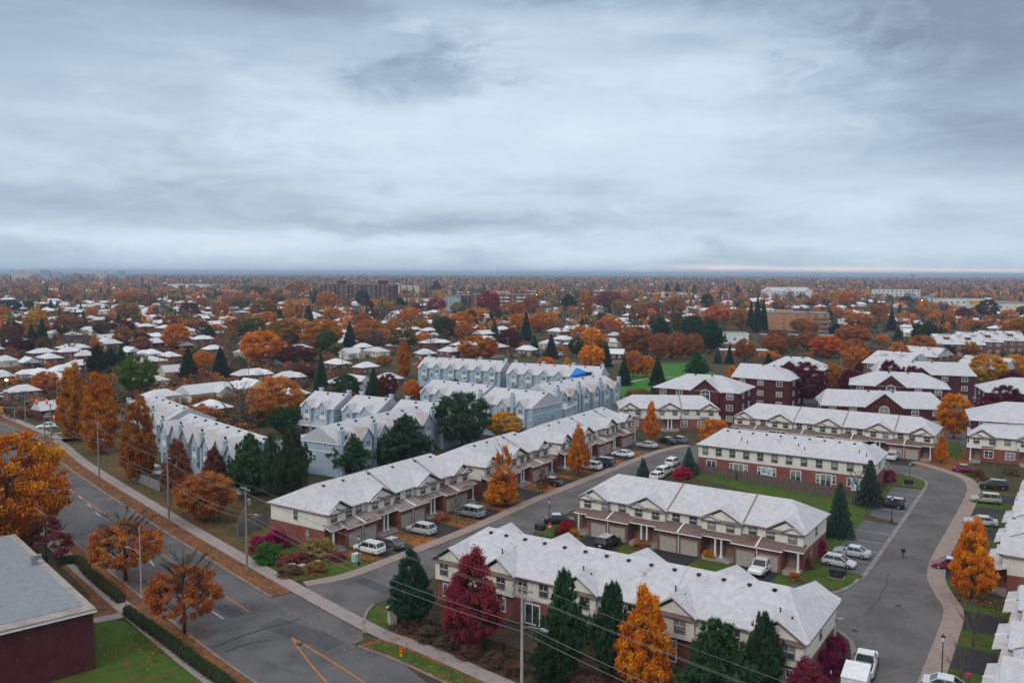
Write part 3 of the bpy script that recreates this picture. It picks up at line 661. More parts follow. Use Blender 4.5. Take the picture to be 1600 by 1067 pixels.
def rowhouse(label, o, ang, n, u=5.4, D=10.7, group='cream and red brick townhouse rows', ze=5.2, rise=2.7, garages=True, front_detail=True, back_gables=(), back_detail=False,
             porch_len=0, vents='back', pent='brown_shingles', hl=3.6, hr=3.6, gable_end=None, sides=True, roof='snow_shingles'):
    "o: front-left wall corner on the ground, ang: direction of the front (radians); front looks towards local -y"
    L = n*u; t = empty('townhouse_row', o, ang, label, 'townhouse row', group); ov = .45
    zb = 2.75
    sl = rise/(D/2+ov); zm = lambda y: ze+sl*(min(y, D-y)+ov)
    pairs = [k*u for k in range(1, n, 2)]                 # garage pair centres
    porches = [k*u for k in range(0, n+1, 2)]             # porch pair centres
    b = MB(); b.box(0, L, 0, D, 0, zb)
    if garages:
        for c in pairs: b.box(c-3.1, c+3.1, -2.0, 0.01, 0, 3.03)
    b.build('brick_wall', 'red_brick', t)
    s = MB(); s.box(-.03, L+.03, -.03, D+.03, zb, ze)
    bays = []
    for k, c in enumerate(porches):
        if k == 0: bays.append((c, c+4.4))
        elif k == len(porches)-1 and n % 2 == 0: bays.append((c-4.4, c))
        else: bays.append((c-2.7, c+2.7))
    if front_detail:
        for a, e in bays: s.box(a-(.03 if a == 0 else 0), e+(.03 if e == L else 0), -.55, -.035, 3.3, ze-.003)
    for a, e in back_gables: s.box(a, e, D+.035, D+.5, zb, ze-.003)
    s.build('siding_wall', 'cream_siding', t)
    r = MB(); hip_roof(r, -ov, L+ov, -ov, D+ov, ze, ze+rise, hl, hr); r.build('roof', [roof, 'taupe_trim'], t)
    g = MB(); g.box(-ov-.1, L+ov+.1, -ov-.11, -ov-.004, ze-.13, ze-.01); g.box(-ov-.1, L+ov+.1, D+ov+.004, D+ov+.11, ze-.13, ze-.01); g.build('gutter', 'taupe_trim', t)
    # party wall strips over the roof
    for c in porches[1:-1]:
        for dx, y1 in ((2.95, -ov),):
            k = MB(); x = c+dx
            k.slab([(x-.11, -ov, ze+.09), (x+.11, -ov, ze+.09), (x+.11, D/2, ze+rise+.09), (x-.11, D/2, ze+rise+.09)], .12); 
            k.build('firewall_strip', 'taupe_trim', t)
        k = MB(); x = c+2.95; k.slab([(x-.06, D/2, ze+rise+.05), (x+.06, D/2, ze+rise+.05), (x+.06, D+ov, ze+.05), (x-.06, D+ov, ze+.05)], .08); k.build('roof_seam', roof, t)
    if front_detail:
        for k, (a, e) in enumerate(bays):
            hw = (e-a)/2+.35; xc = (a+e)/2; h = 1.62 if hw > 2.7 else 1.5
            ym = h/sl-ov
            sm = (a+1.15, 1.5) if k == 0 else ((e-1.15, 1.5) if e == L else (xc-1.35, 1.35))
            gable_parts(t, xc, hw, -.95, ze, h, ym, -ov+.02, wall_y=-.56, small=sm, roof=roof)
        for k in range(n):
            a, c = (k*u+1.3, k*u+4.15) if k % 2 == 0 else (k*u+1.25, k*u+4.1)
            for x in (a, c):
                inb = any(p-.2 <= x <= q+.2 for p, q in bays)
                window(t, x, -.56 if inb else -.04, 4.38, .95, 1.12)
        for x in [e+.25 for a, e in bays[:-1]]: dn = MB(); dn.box(x-.05, x+.05, -.15, -.04, 3.3, ze-.2); dn.build('downspout', 'white_trim', t)
    if garages:
        gm, gf = garage_mesh()
        for c in pairs:
            for x in (c-1.52, c+1.52):
                q = ob('garage_door', gm, t, (x, -2.0, .02), 0, (.90, 1, .93)); ob('frame', gf, q)
            p = MB(); yl, zl, zu = -2.55, 3.05, 3.78
            p.slab([(c-3.4, yl, zl), (c+3.4, yl, zl), (c+3.4, -.04, zu), (c-3.4, -.04, zu)], .16, 0, 1)
            p.build('porch_roof', [pent, 'white_trim'], t)
            k = MB(); k.slab([(c-.1, yl-.05, zl+.13), (c+.1, yl-.05, zl+.13), (c+.1, -.04, zu+.12), (c-.1, -.04, zu+.12)], .14); k.build('firewall_strip', 'white_trim', t)
            k = MB(); k.box(c-3.1, c+3.1, -2.03, -2.0, 2.30, 2.42); k.build('brick_band', 'brown_brick', t)
            k = MB(); k.box(c-.05, c+.05, -2.09, -2.0, 0, 2.95); k.build('downspout', 'white_trim', t)
    cm = column_mesh(); dm, dh = door_mesh()
    for c in porches:
        a, e = max(c-2.3, 0), min(c+2.3, L)
        p = MB(); x0, x1 = a-(.45 if a == 0 else 0), e+(.45 if e == L else 0); yl = -1.75; zl = 3.12
        p.slab([(x0, yl, zl), (x1, yl, zl), (x1, -.04, 3.70), (x0, -.04, 3.70)], .16, 0, 1); p.build('porch_roof', [pent if garages else 'snow_thin_shingles', 'white_trim'], t)
        cols = ([c-.42, c+.42] if 0 < c < L else [.3 if c == 0 else L-.3])
        for x in cols: ob('column', cm, t, (x, -1.45, .40), 0, (1, 1, .93))
        st = MB(); st.box(a+.1, e-.1, -1.8, -.0, 0, .38); st.box(c-1.9 if c > 0 else .3, c+1.9 if c < L else L-.3, -2.4, -1.8, 0, .2); st.build('porch_step', 'concrete_step', t)
        for x in ([c-1.15, c+1.15] if 0 < c < L else [1.5 if c == 0 else L-1.5]):
            q = ob('door', dm, t, (x, -.02, .38)); ob('handle', dh, q)
    if not garages:
        for k in range(n): window(t, k*u+(3.6 if k % 2 == 0 else 1.8), -.03, 1.55, 1.5, 1.3, 0, 'white_trim', style='double')
    if sides:
        for x, rz in ((0, -PI/2), (L, PI/2)):
            e = .04*(1 if x else -1)
            window(t, x+e, D*.52, 4.1, .55, 1.1, rz); window(t, x+e*.6, D*.30, 1.7, .6, 1.2, rz)
    if back_detail:
        for k in range(n):
            for x in (k*u+1.3, k*u+3.95):
                inb = any(p-.2 <= x <= q+.2 for p, q in back_gables)
                window(t, x, D+(.51 if inb else .04), 4.1, .95, 1.25, PI)
            sd = k % 3
            window(t, k*u+2.7, D+.03, 1.25, 1.7, 2.05, PI, 'white_trim', 'window_glass' if sd else 'window_glass_pale', 'patio')
            if sd != 2:
                for q in (-1.4, 1.4): window(t, k*u+2.7+q, D+.03, 1.5, .5, 1.4, PI, 'white_trim')
    for a, e in back_gables:
        hw = (e-a)/2+.35; xc = (a+e)/2; h = 1.7
        gable_parts(t, xc, hw, D+.95, ze, h, D-(h/sl-ov), D+ov-.02, wall_y=D+.51, dirn=1, roof=roof)
    vm, pm = vent_mesh(), pipe_mesh()
    if vents:
        y = D/2+.9 if 'back' in vents else D/2-.9
        for k in range(n):
            for q in (.28, .78) if 'two' in vents else (.5,):
                ob('roof_vent', vm, t, (min(max((k+q)*u, hl+.6), L-hr-.6), y, zm(y)), 0, .78)
            if k % 2 == 0 and 'two' in vents: ob('vent_pipe', pm, t, ((k+.3)*u, D-1.4, zm(D-1.4))); ob('vent_pipe', pm, t, ((k+.55)*u, D-2.1, zm(D-2.1)))
    t['len'] = L
    return t
def frame_from(fl, ze, dirn, ov=.45):
    "front-left eave corner pixel -> wall corner on the ground; dirn is the row's direction (radians)"
    v = P(*fl, ze); x = Vector((math.cos(dirn), math.sin(dirn))); y = Vector((-x.y, x.x))
    w = Vector((v.x, v.y))+x*ov+y*ov
    return (w.x, w.y)
def loc2w(t, x, y):
    a = t.rotation_euler.z; return (t.location.x+x*math.cos(a)-y*math.sin(a), t.location.y+x*math.sin(a)+y*math.cos(a))
TH = R(56.0); CX = R(-34.0)
rowA = rowhouse('nearest long row with red brick gable end beside the avenue corner', frame_from((506, 804), 5.2, TH), TH, 6, vents='front', pent='dusted_brown_shingles')
rowA2 = rowhouse('shorter townhouse row behind the thin orange tree, in the middle of three along the lane', frame_from((753, 730), 5.2, R(57)), R(57), 4, vents='front', pent='dusted_brown_shingles')
rowA3 = rowhouse('farthest of the three townhouse rows along the lane, behind the black minivan', frame_from((873, 692.5), 5.2, R(58)), R(58), 6, u=5.6, vents='front', pent='dusted_brown_shingles')
rowC = rowhouse('townhouse row with six taupe garage doors facing the camera and white pickup', frame_from((903, 774.5), 5.2, CX), CX, 6, vents=None)
v = P(1314, 939.6, 5.2)
rowD = rowhouse('nearest long snowy roof seen from the back behind red and orange trees', frame_from((1314, 939.6), 5.2, R(146.7)), R(146.7), 8, u=5.22, D=11.2, vents='back two', back_detail=True,
                back_gables=((.0, 4.6), (10.3, 14.6), (20.9, 25.2), (31, 35), (37.4, 41.76)), front_detail=True)
rowE = rowhouse('cream backed row with red brick base behind the weathered wooden fence', frame_from((1388, 708), 5.2, R(147.5)), R(147.5), 6, u=5.3, vents='back two', back_detail=True)
rowG = rowhouse('long eight unit townhouse row behind the cream backed row', frame_from((1145, 650.5), 5.2, R(-33)), R(-33), 8, u=5.2, D=11.4, vents=None)
rowF = rowhouse('townhouse row closing the end of the lane behind two dark cars', frame_from((967, 638), 5.2, R(-3)), R(-3), 4, u=5.9, D=10, garages=False, vents=None)
rowH = rowhouse('cream townhouse row with white porch columns and no garages, beside dark brick', frame_from((1511, 680), 5.2, R(-28)), R(-28), 4, u=5.6, D=9.5, garages=False, vents=None)
def far_end(px, py, ze, d, L, D, ov=.45):
    "origin (front-left wall corner) for a row whose front faces left and whose near front eave corner is at a pixel; d: direction towards the far end"
    v = P(px, py, ze); x = Vector((math.cos(d), math.sin(d))); y = Vector((x.y, -x.x))     # y: away from the front (to the right)
    w = Vector((v.x, v.y))+x*(ov+L)+y*ov; return (w.x, w.y)
rowI2 = rowhouse('townhouse row at the right edge behind the big orange tree', far_end(1568, 866, 5.2, TH, 32.4, 10.7), TH+PI, 6, vents=None, pent='snow_thin_shingles')
nI = Vector(loc2w(rowI2, 32.4+5.2, 3.2))
rowI = rowhouse('nearest townhouse row at the right edge, only its stepped porch roofs showing', (nI.x, nI.y), TH+PI, 6, vents=None, pent='snow_thin_shingles')
rowI3 = rowhouse('short townhouse row at the right edge behind the black and beige suvs', loc2w(rowI2, -(21.6+2.5), .6), TH+PI, 4, vents=None, pent='snow_thin_shingles')
# driveways and front yards belong to each row's own grid
def yards(t, n, u=5.4, y1=-9.0, lw='leaf_lawn', z=.05):
    a = t.rotation_euler.z; L = n*u
    for k in range(1, n, 2):
        c = k*u; poly('driveway', [loc2w(t, c-3.0, -1.9), loc2w(t, c+3.0, -1.9), loc2w(t, c+3.0, y1), loc2w(t, c-3.0, y1)], 'drive_asphalt', z+.012, False, 'dark asphalt driveway in front of a garage pair')
    poly('front_yard', [loc2w(t, 0, -.4), loc2w(t, L, -.4), loc2w(t, L, y1), loc2w(t, 0, y1)], lw, z, False, 'front yards carpeted with orange leaves' if lw == 'leaf_lawn' else 'front yards with grass and leaves')
yards(rowA, 6, y1=-10.2); yards(rowA2, 4, y1=-9.3); yards(rowA3, 6, 5.6, y1=-9.3)
yards(rowC, 6, y1=-8, lw='lawn'); yards(rowG, 8, 5.2, y1=-9); yards(rowI2, 6, y1=-7.5, lw='lawn'); yards(rowI3, 4, y1=-10, lw='lawn'); yards(rowI, 6, y1=-7.5, lw='lawn')
a = rowC; poly('court_lane', [loc2w(a, -4, -7.6), loc2w(a, 36, -7.6), loc2w(a, 37, -14.5), loc2w(a, -3, -14.5)], 'lane_asphalt', .028, False, 'narrow lane between two townhouse rows')
# ---------------------------------------------------------------- trees: unit meshes (1 m wide crown, 1 m tall), scaled per tree
def leafmesh(name, c, nrm, size, tint, matl, elong=1.0, up=None, cols=None):
    n = len(c); r = NR.normal(size=(n, 3))
    nrm = nrm/np.linalg.norm(nrm, axis=1, keepdims=True)
    a = np.cross(nrm, r) if up is None else up+r*.25
    a /= np.linalg.norm(a, axis=1, keepdims=True); b = np.cross(nrm, a); b /= np.linalg.norm(b, axis=1, keepdims=True)
    s = np.asarray(size).reshape(-1, 1); a = a*s*elong; b = b*s
    v = np.stack([c-a*.5-b*.28, c-a*.1+b*.5, c+a*.5+b*.2, c+a*.1-b*.5], 1).reshape(-1, 3)
    me = bpy.data.meshes.new(name); me.vertices.add(4*n); me.vertices.foreach_set('co', v.astype(np.float32).ravel())
    me.loops.add(4*n); me.loops.foreach_set('vertex_index', np.arange(4*n, dtype=np.int32))
    me.polygons.add(n); me.polygons.foreach_set('loop_start', np.arange(0, 4*n, 4, dtype=np.int32)); 
    at = me.attributes.new('tint', 'FLOAT', 'FACE'); at.data.foreach_set('value', np.clip(tint, 0, 1).astype(np.float32))
    if cols is not None:
        ac = me.attributes.new('col', 'FLOAT_COLOR', 'FACE'); ac.data.foreach_set('color', np.concatenate([cols, np.ones((n, 1))], 1).astype(np.float32).ravel())
    me.materials.append(MT[matl]); me.update(); me.validate(); return me
def unit(n):
    d = NR.normal(size=(n, 3)); return d/np.linalg.norm(d, axis=1, keepdims=True)
def clumps(cc, cr, per, squash=(1, 1, .8), hollow=.5):
    "leaf centres, normals and tint for ellipsoid clumps"
    C, Nn, T = [], [], []
    for c, r in zip(cc, cr):
        k = max(6, int(per*(r/np.mean(cr))**2)); d = unit(k)
        rad = (hollow+(1-hollow)*NR.random(k)**.6)[:, None]
        C.append(c+d*rad*r*np.array(squash)*(1+.35*NR.normal(size=(k, 1)))); Nn.append(d*.7+np.array([0, 0, .45])+unit(k)*.75)
        T.append(np.clip(NR.normal(NR.normal(.5, .16), .16, k), 0, 1))
    return np.concatenate(C), np.concatenate(Nn), np.concatenate(T)
def prof_points(n, prof, shell=.55, zlo=0, zhi=1):
    "points inside a crown of revolution, radius prof(z)"
    out = []
    while len(out) < n:
        z = NR.uniform(zlo, zhi); r0 = prof(z)
        if NR.random() > r0/.5: continue
        r = r0*(shell+(1-shell)*math.sqrt(NR.random())); a = NR.uniform(0, 2*PI)
        out.append((r*math.cos(a)*NR.uniform(.85, 1.1), r*math.sin(a)*NR.uniform(.85, 1.1), z))
    return np.array(out)
def crown(name, prof, nc, cr, per, leaf, zlo, zhi, shell=.5, squash=(1, 1, .7), matl='leaves', elong=1.4):
    cc = prof_points(nc, prof, shell, zlo, zhi); rr = NR.uniform(.7, 1.3, nc)*cr
    c, n, t = clumps(cc, rr, per, squash)
    return leafmesh(name, c, n, leaf*NR.uniform(.7, 1.3, len(c)), t, matl, elong)
def trunk_mesh(name, h0, h1, r, limbs, spread, matl='bark', fine=0, zl=(.2, .7), rise=.35, seed=1):
    m = MB(); rs = random.Random(seed)
    m.tube([(0, 0, -.01), (rs.uniform(-.01, .01), .005, h0), (rs.uniform(-.02, .02), 0, (h0+h1)/2), (0, 0, h1)], [r*1.25, r, r*.6, r*.15], 7)
    for k in range(limbs):
        z = zl[0]+(zl[1]-zl[0])*(k+rs.random()*.6)/limbs; a = k*2.4+rs.uniform(-.4, .4); f = 1-(z-zl[0])/(1.25-zl[0])
        e = spread*f*rs.uniform(.7, 1.05); dz = rise*rs.uniform(.6, 1.1)*(.5+.5*f)
        p0 = Vector((0, 0, z)); p2 = Vector((e*math.cos(a), e*math.sin(a), min(z+dz, .99))); p1 = p0.lerp(p2, .5)+Vector((0, 0, -dz*.12))
        m.tube([p0, p1, p2], [r*.5*f+.002, r*.3*f+.0015, .0018], 5, caps=False)
        for q in range(fine):
            s = rs.uniform(.25, .95); b0 = p0.lerp(p2, s); b = a+rs.uniform(-1.2, 1.2); l = e*rs.uniform(.25, .5)
            b1 = b0+Vector((l*math.cos(b), l*math.sin(b), l*rs.uniform(.3, 1.0)))
            m.tube([b0, b0.lerp(b1, .5)+Vector((0, 0, .01)), b1], [.0045*f+.0012, .0028, .0011], 4, caps=False)
            for w in range(fine//2):
                c0 = b0.lerp(b1, rs.uniform(.3, .95)); cb = b+rs.uniform(-1.4, 1.4); cl = l*rs.uniform(.3, .6)
                m.tube([c0, c0+Vector((cl*math.cos(cb), cl*math.sin(cb), cl*rs.uniform(.3, 1.1)))], [.0018, .0008], 3, caps=False)
    return m.mesh(name, matl, True)
ell = lambda z0, z1, p=.5: (lambda z: .5*max(0, 1-((z-(z0+z1)/2)/((z1-z0)/2))**2)**p)
pyr = lambda z0, z1, p=.8, b=.16: (lambda z: .5*min(1, max(0, (z-z0)/b))**.5*max(0, 1-(z-z0)/(z1-z0))**p)
def needles(name, tufts, per, l, wd, spread=1.0):
    C, Nn, S, T, U = [], [], [], [], []
    for c, d in tufts:
        k = per; dd = np.array(d)+unit(k)*spread; dd /= np.linalg.norm(dd, axis=1, keepdims=True)
        C.append(np.array(c)+dd*l*.45*NR.uniform(.3, 1.2, (k, 1))); U.append(dd); Nn.append(unit(k)+np.array([0, 0, .5]))
        T.append(np.clip(NR.normal(NR.normal(.5, .2), .15, k), 0, 1))
    C, Nn, T, U = map(np.concatenate, (C, Nn, T, U)); Nn = Nn-U*np.sum(Nn*U, axis=1, keepdims=True)
    return leafmesh(name, C, Nn, np.full(len(C), wd)*NR.uniform(.7, 1.3, len(C)), T, 'needles', l/wd, U)
def pine_mesh(name, seed, dens=1.0):
    "ragged pine: separate limbs carrying upright tufts, gaps between the limbs"
    rs = random.Random(seed); tf = []; z = .10
    while z < .97:
        R0 = .5*min(1, (1-z)/.66+.05)**.8*(1 if z > .28 else .7); nb = max(3, int(9*(R0/.5)**.6*dens)); a0 = rs.uniform(0, 6.28)
        for b in range(nb):
            a = a0+2*PI*b/nb+rs.uniform(-.4, .4); ln = R0*rs.uniform(.55, 1.22); up = rs.uniform(.02, .10)*(1.4-z)
            k = max(2, int(ln/.055))
            for q in range(k):
                f = (q+.7)/k; r = ln*f; w = .05*f
                for e in range(2 if f > .4 else 1): tf.append(((r*math.cos(a)+rs.gauss(0, w), r*math.sin(a)+rs.gauss(0, w), z+up*f*f+rs.gauss(0, .012)), (math.cos(a)*.55, math.sin(a)*.55, .7)))
        z += rs.uniform(.035, .065)
    for q in range(5): tf.append(((rs.gauss(0, .015), rs.gauss(0, .015), .95+.012*q), (0, 0, 1)))
    return needles(name, tf, 34, .085, .017, .85)
def spruce_mesh(name, seed, dens=1.0):
    rs = random.Random(seed); tf = []; z = .04
    while z < .985:
        R0 = .5*(1-z)**.9*rs.uniform(.85, 1.1)+.012; nb = max(4, int(20*(R0/.5)**.7))
        for b in range(nb):
            a = 2*PI*b/nb+rs.uniform(-.25, .25); rb = R0*rs.uniform(.8, 1.12)
            for q in range(max(2, int(rb/.045))):
                r = rb*(q+1)/max(2, int(rb/.045)); tf.append(((r*math.cos(a), r*math.sin(a), z-.10*r+rs.uniform(-.008, .008)), (math.cos(a)*.8, math.sin(a)*.8, -.1)))
        z += .030*rs.uniform(.8, 1.2)+.010*(1-z)
    return needles(name, tf, int(14*dens), .055, .015, .75)
TREE = {}
def lib():
    for k in range(3):
        TREE['round', k] = (crown('crown', ell(.14, 1.0, .52), 170+20*k, .068, 190, .0175, .16, .99, .55), trunk_mesh('trunk', .3, .8, .022, 9, .42, fine=2, seed=k))
    for k in range(2):
        TREE['cone', k] = (crown('crown', pyr(.10, 1.02, .72, .2), 200, .055, 170, .0165, .12, .98, .45), trunk_mesh('trunk', .3, .9, .02, 10, .36, fine=2, seed=10+k))
    for k in range(2):
        TREE['tall', k] = (crown('crown', pyr(.03, 1.04, .50, .30), 230, .07, 125, .019, .07, .98, .5, (1, 1, .5)), trunk_mesh('trunk', .3, .9, .02, 10, .36, fine=2, seed=14+k))
    for k in range(2):                                    # thinning crowns: bare twigs above, leaves below
        low = crown('crown', ell(.20, .80, .6), 160, .048, 135, .0155, .24, .80, .6)
        TREE['thin', k] = (low, trunk_mesh('trunk', .28, .92, .020, 19, .47, fine=9, zl=(.24, .84), rise=.30, seed=20+k))
    for k in range(2):
        TREE['sparse', k] = (crown('crown', pyr(.12, 1.0, .8, .2), 80, .055, 110, .0165, .14, .97, .5), trunk_mesh('trunk', .3, .95, .018, 14, .40, fine=5, zl=(.2, .85), seed=30+k))
    TREE['bush', 0] = (crown('crown', ell(-.35, 1.0, .55), 44, .15, 150, .042, .03, .96, .6), None)
    TREE['bush', 1] = (crown('crown', ell(-.5, 1.0, .45), 50, .14, 140, .036, .03, .94, .7), None)
    for k in range(2): TREE['bare', k] = (None, trunk_mesh('trunk', .3, .85, .026, 14, .48, 'bark_grey', 9, (.2, .78), .45, 40+k))
    for k in range(3): TREE['pine', k] = (pine_mesh('crown', 50+k), trunk_mesh('trunk', .3, .95, .02, 12, .34, seed=50+k, rise=.12))
    for k in range(2): TREE['spruce', k] = (spruce_mesh('crown', 60+k), trunk_mesh('trunk', .3, .97, .016, 6, .2, seed=60+k, rise=.02))
lib()
ORANGE = (.52, .155, .012); GOLD = (.55, .215, .015); RUST = (.30, .095, .022); BROWN = (.175, .072, .032); RED = (.25, .018, .022); CRIM = (.22, .02, .045); PURPLE = (.085, .012, .025)
MAROON = (.10, .018, .022); GREEN = (.055, .115, .02); OLIVE = (.15, .14, .025); YELLOW = (.55, .28, .02); PINE = (.048, .10, .04); DPINE = (.026, .054, .028); SPRUCE = (.05, .088, .078); MAGENTA = (.24, .012, .07); GREYT = (.14, .105, .095); PEACH = (.46, .17, .05)
KINDN = {'round': ('maple_tree', 'tree'), 'cone': ('pear_tree', 'tree'), 'tall': ('oak_tree', 'tree'), 'thin': ('street_tree', 'tree'), 'sparse': ('young_tree', 'tree'), 'bush': ('shrub', 'shrub'), 'bare': ('bare_tree', 'tree'), 'pine': ('pine_tree', 'tree'), 'spruce': ('spruce_tree', 'tree')}
TREES = []          # (object, style, colour name, base pixel)
def jit(c, k=.12): return tuple(max(.003, x*random.uniform(1-k, 1+k)) for x in c)
def tree(kind, px, py, hpx, wpx, col, label=None, group=None, v=None, cat=None, name=None, z=0, parts=True):
    "base at a pixel; height and width measured in photograph pixels"
    p = P(px, py, z); _, _, dep = pix(p); h, w = hpx*dep/FPX, wpx*dep/FPX
    keys = [k for k in TREE if k[0] == kind]; cr, tr = TREE[random.choice(keys) if v is None else (kind, v % len(keys))]
    nm, ct = KINDN[kind]; nm = name or nm
    rz = random.uniform(0, 6.28)
    if tr is None:
        o = ob(nm, cr, None, p, rz, (w, w, h), color=jit(col, .06)); 
    else:
        o = empty(nm, p, rz); o.scale = (w, w, h); q = ob('trunk', tr, o)
        if cr: ob('crown', cr, o, color=jit(col, .06))
    tag(o, label, cat or ct, group); TREES.append((o, kind, col, (px, py, hpx, wpx)))
    return o
G1 = 'trees by the avenue and the townhouses'
T = tree
# along the avenue
T('round', 14, 868, 192, 172, (.43, .125, .012), 'big orange maple leaning into the left edge above the flat brick building', G1, 0)
T('sparse', 72, 880, 82, 100, (.17, .045, .05), 'low reddish thin tree behind the snow dusted flat roof', G1, 0)
T('sparse', 30, 862, 60, 90, (.17, .045, .05), 'thin reddish shrub tree under the big orange maple', G1, 1)
T('thin', 197, 908, 116, 112, (.36, .13, .03), 'half bare orange street tree on the left verge, farther of two', G1, 0)
T('thin', 288, 990, 132, 118, (.30, .095, .03), 'half bare rust street tree on the left verge, nearer of two', G1, 1)
T('tall', 116, 690, 124, 56, (.40, .125, .012), 'tall golden orange tree farthest along the avenue sidewalk', G1, 0)
T('tall', 158, 708, 128, 66, (.40, .12, .012), 'tall orange tree between the golden tree and the rust brown one', G1, 1)
T('tall', 218, 752, 136, 64, (.27, .085, .018), 'tall rust brown tree before the left blue grey townhouses', G1, 0)
T('cone', 278, 772, 88, 58, (.19, .06, .035), 'dull red brown tree beside the utility pole', G1, 0)
T('cone', 335, 768, 72, 52, (.15, .05, .035), 'dark brown red tree left of the dark pines', G1, 1)
T('round', 322, 815, 76, 88, (.33, .11, .03), 'spreading rust orange tree by the grey mesh fence', G1, 2)
T('round', 296, 800, 60, 40, (.20, .07, .035), 'small brown tree under the dull red tree', G1, 1)
T('pine', 392, 774, 94, 66, PINE, 'dark pine left of the slim pines by the avenue', G1, 0)
T('pine', 424, 776, 96, 40, PINE, 'slim dark pine in the middle of the group', G1, 1)
T('pine', 458, 772, 106, 52, (.045, .07, .03), 'tall thin pine nearest the first townhouse roof', G1, 2)
T('pine', 372, 770, 74, 36, DPINE, 'short dark pine at the left of the pine group', G1, 1)
T('pine', 546, 742, 64, 62, PINE, 'small bushy pine before the blue grey end wall', G1, 2)
T('pine', 634, 725, 74, 80, (.036, .08, .036), 'wide green pine behind the first townhouse row', G1, 0)
T('pine', 600, 728, 48, 46, PINE, 'low pine beside the wide green pine', G1, 1)
T('round', 722, 700, 86, 86, (.035, .075, .03), 'large dark green bushy tree beside the yellow tree', G1, 1)
T('bare', 742, 702, 60, 60, GREYT, 'brown bare tree right of the big green bush', G1, 0)
T('round', 790, 686, 42, 58, (.55, .24, .012), 'bright yellow orange tree behind the middle townhouse row', G1, 2)
T('bare', 866, 668, 42, 60, GREYT, 'grey bare tree behind the blue grey townhouses', G1, 1)
# lane
T('sparse', 785, 792, 106, 60, (.46, .155, .02), 'thin tall orange tree on the leaf covered yard', G1, 0)
T('cone', 783, 790, 52, 64, (.50, .165, .014), 'dense low orange crown below the thin orange tree', G1, 1)
T('cone', 904, 745, 82, 44, (.44, .135, .016), 'orange pear tree between white suv and minivan', G1, 0)
T('cone', 1017, 690, 64, 30, (.54, .16, .012), 'narrow bright orange tree before the end row', G1, 1)
T('bush', 1116, 690, 38, 38, (.50, .16, .014), 'round orange bush tree at the right end of the end row', G1, 0)
T('sparse', 848, 771, 40, 26, BROWN, 'young bare brown tree in the leafy yard beside the black sedan', G1, 1)
T('bare', 713, 818, 46, 30, GREYT, 'young bare tree in the yard by the silver suv', G1, 1)
# around the nearest row
T('cone', 642, 978, 125, 86, (.022, .055, .032), 'dense dark green conifer at the lane corner', G1, 0, name='conifer_tree')
T('cone', 738, 1012, 158, 120, (.20, .028, .04), 'large crimson tree before the nearest snowy roof', G1, 0)
T('pine', 880, 1060, 168, 78, (.034, .08, .036), 'tall green pine right of the big utility pole', G1, 0)
T('pine', 955, 1060, 148, 68, (.032, .07, .034), 'dark ragged pine between green pine and orange tree', G1, 1)
T('cone', 1006, 1078, 168, 114, (.52, .165, .012), 'bright orange tree before the nearest snowy roof', G1, 1)
T('pine', 1118, 1110, 140, 118, (.034, .075, .036), 'broad pine at the bottom edge right of the bright orange tree', G1, 2)
T('pine', 1192, 1090, 132, 64, (.034, .07, .034), 'slender pine at the right end of the nearest snowy roof', G1, 1)
T('cone', 1262, 1125, 100, 110, (.17, .03, .05), 'purple red tree at the bottom edge near the court road', G1, 0)
T('pine', 860, 1075, 90, 60, DPINE, 'low dark pine at the foot of the big utility pole', G1, 0)
T('bush', 880, 1026, 34, 34, (.40, .19, .03), 'small yellow shrub behind the big utility pole', 'shrubs by the townhouses', 0)
# court
T('spruce', 1311, 838, 86, 46, (.036, .07, .052), 'blue green spruce at the right end of the garage row', G1, 0)
T('spruce', 1358, 790, 74, 46, (.05, .065, .05), 'grey green spruce before the fence end', G1, 1)
T('spruce', 1076, 742, 44, 30, SPRUCE, 'small spruce at the left end of the fence', G1, 0)
T('spruce', 1005, 748, 34, 26, SPRUCE, 'tiny spruce at the corner behind the garage row roof', G1, 1)
T('bush', 1066, 748, 20, 24, (.36, .02, .05), 'bright crimson shrub beside the fence spruce', 'shrubs by the townhouses', 0)
T('bare', 1338, 782, 50, 44, GREYT, 'bare grey tree before the cream back wall', G1, 0)
T('cone', 1517, 938, 132, 82, (.54, .165, .012), 'large bright orange tree at the right edge of the court road', G1, 0)
T('bare', 1520, 1010, 70, 56, (.1, .07, .06), 'bare young tree below the large orange tree', G1, 1)
T('bare', 1500, 1062, 60, 46, (.1, .07, .06), 'bare young tree near the bottom right lamp post', G1, 0)
T('cone', 1470, 724, 46, 26, (.54, .16, .012), 'small orange tree beside the garage end of the long row', G1, 1)
T('round', 1490, 686, 70, 50, (.50, .165, .015), 'round orange tree in the parking lot by dark brick', G1, 2)
T('bare', 1562, 760, 36, 40, (.1, .05, .05), 'bare purplish tree in front of the porch row', G1, 0)
T('spruce', 1391, 648, 44, 32, (.045, .08, .065), 'spruce standing before the dark brick gable', G1, 1)
T('spruce', 1200, 600, 48, 34, DPINE, 'dark spruce at the left of the white gabled brick building', G1, 0)
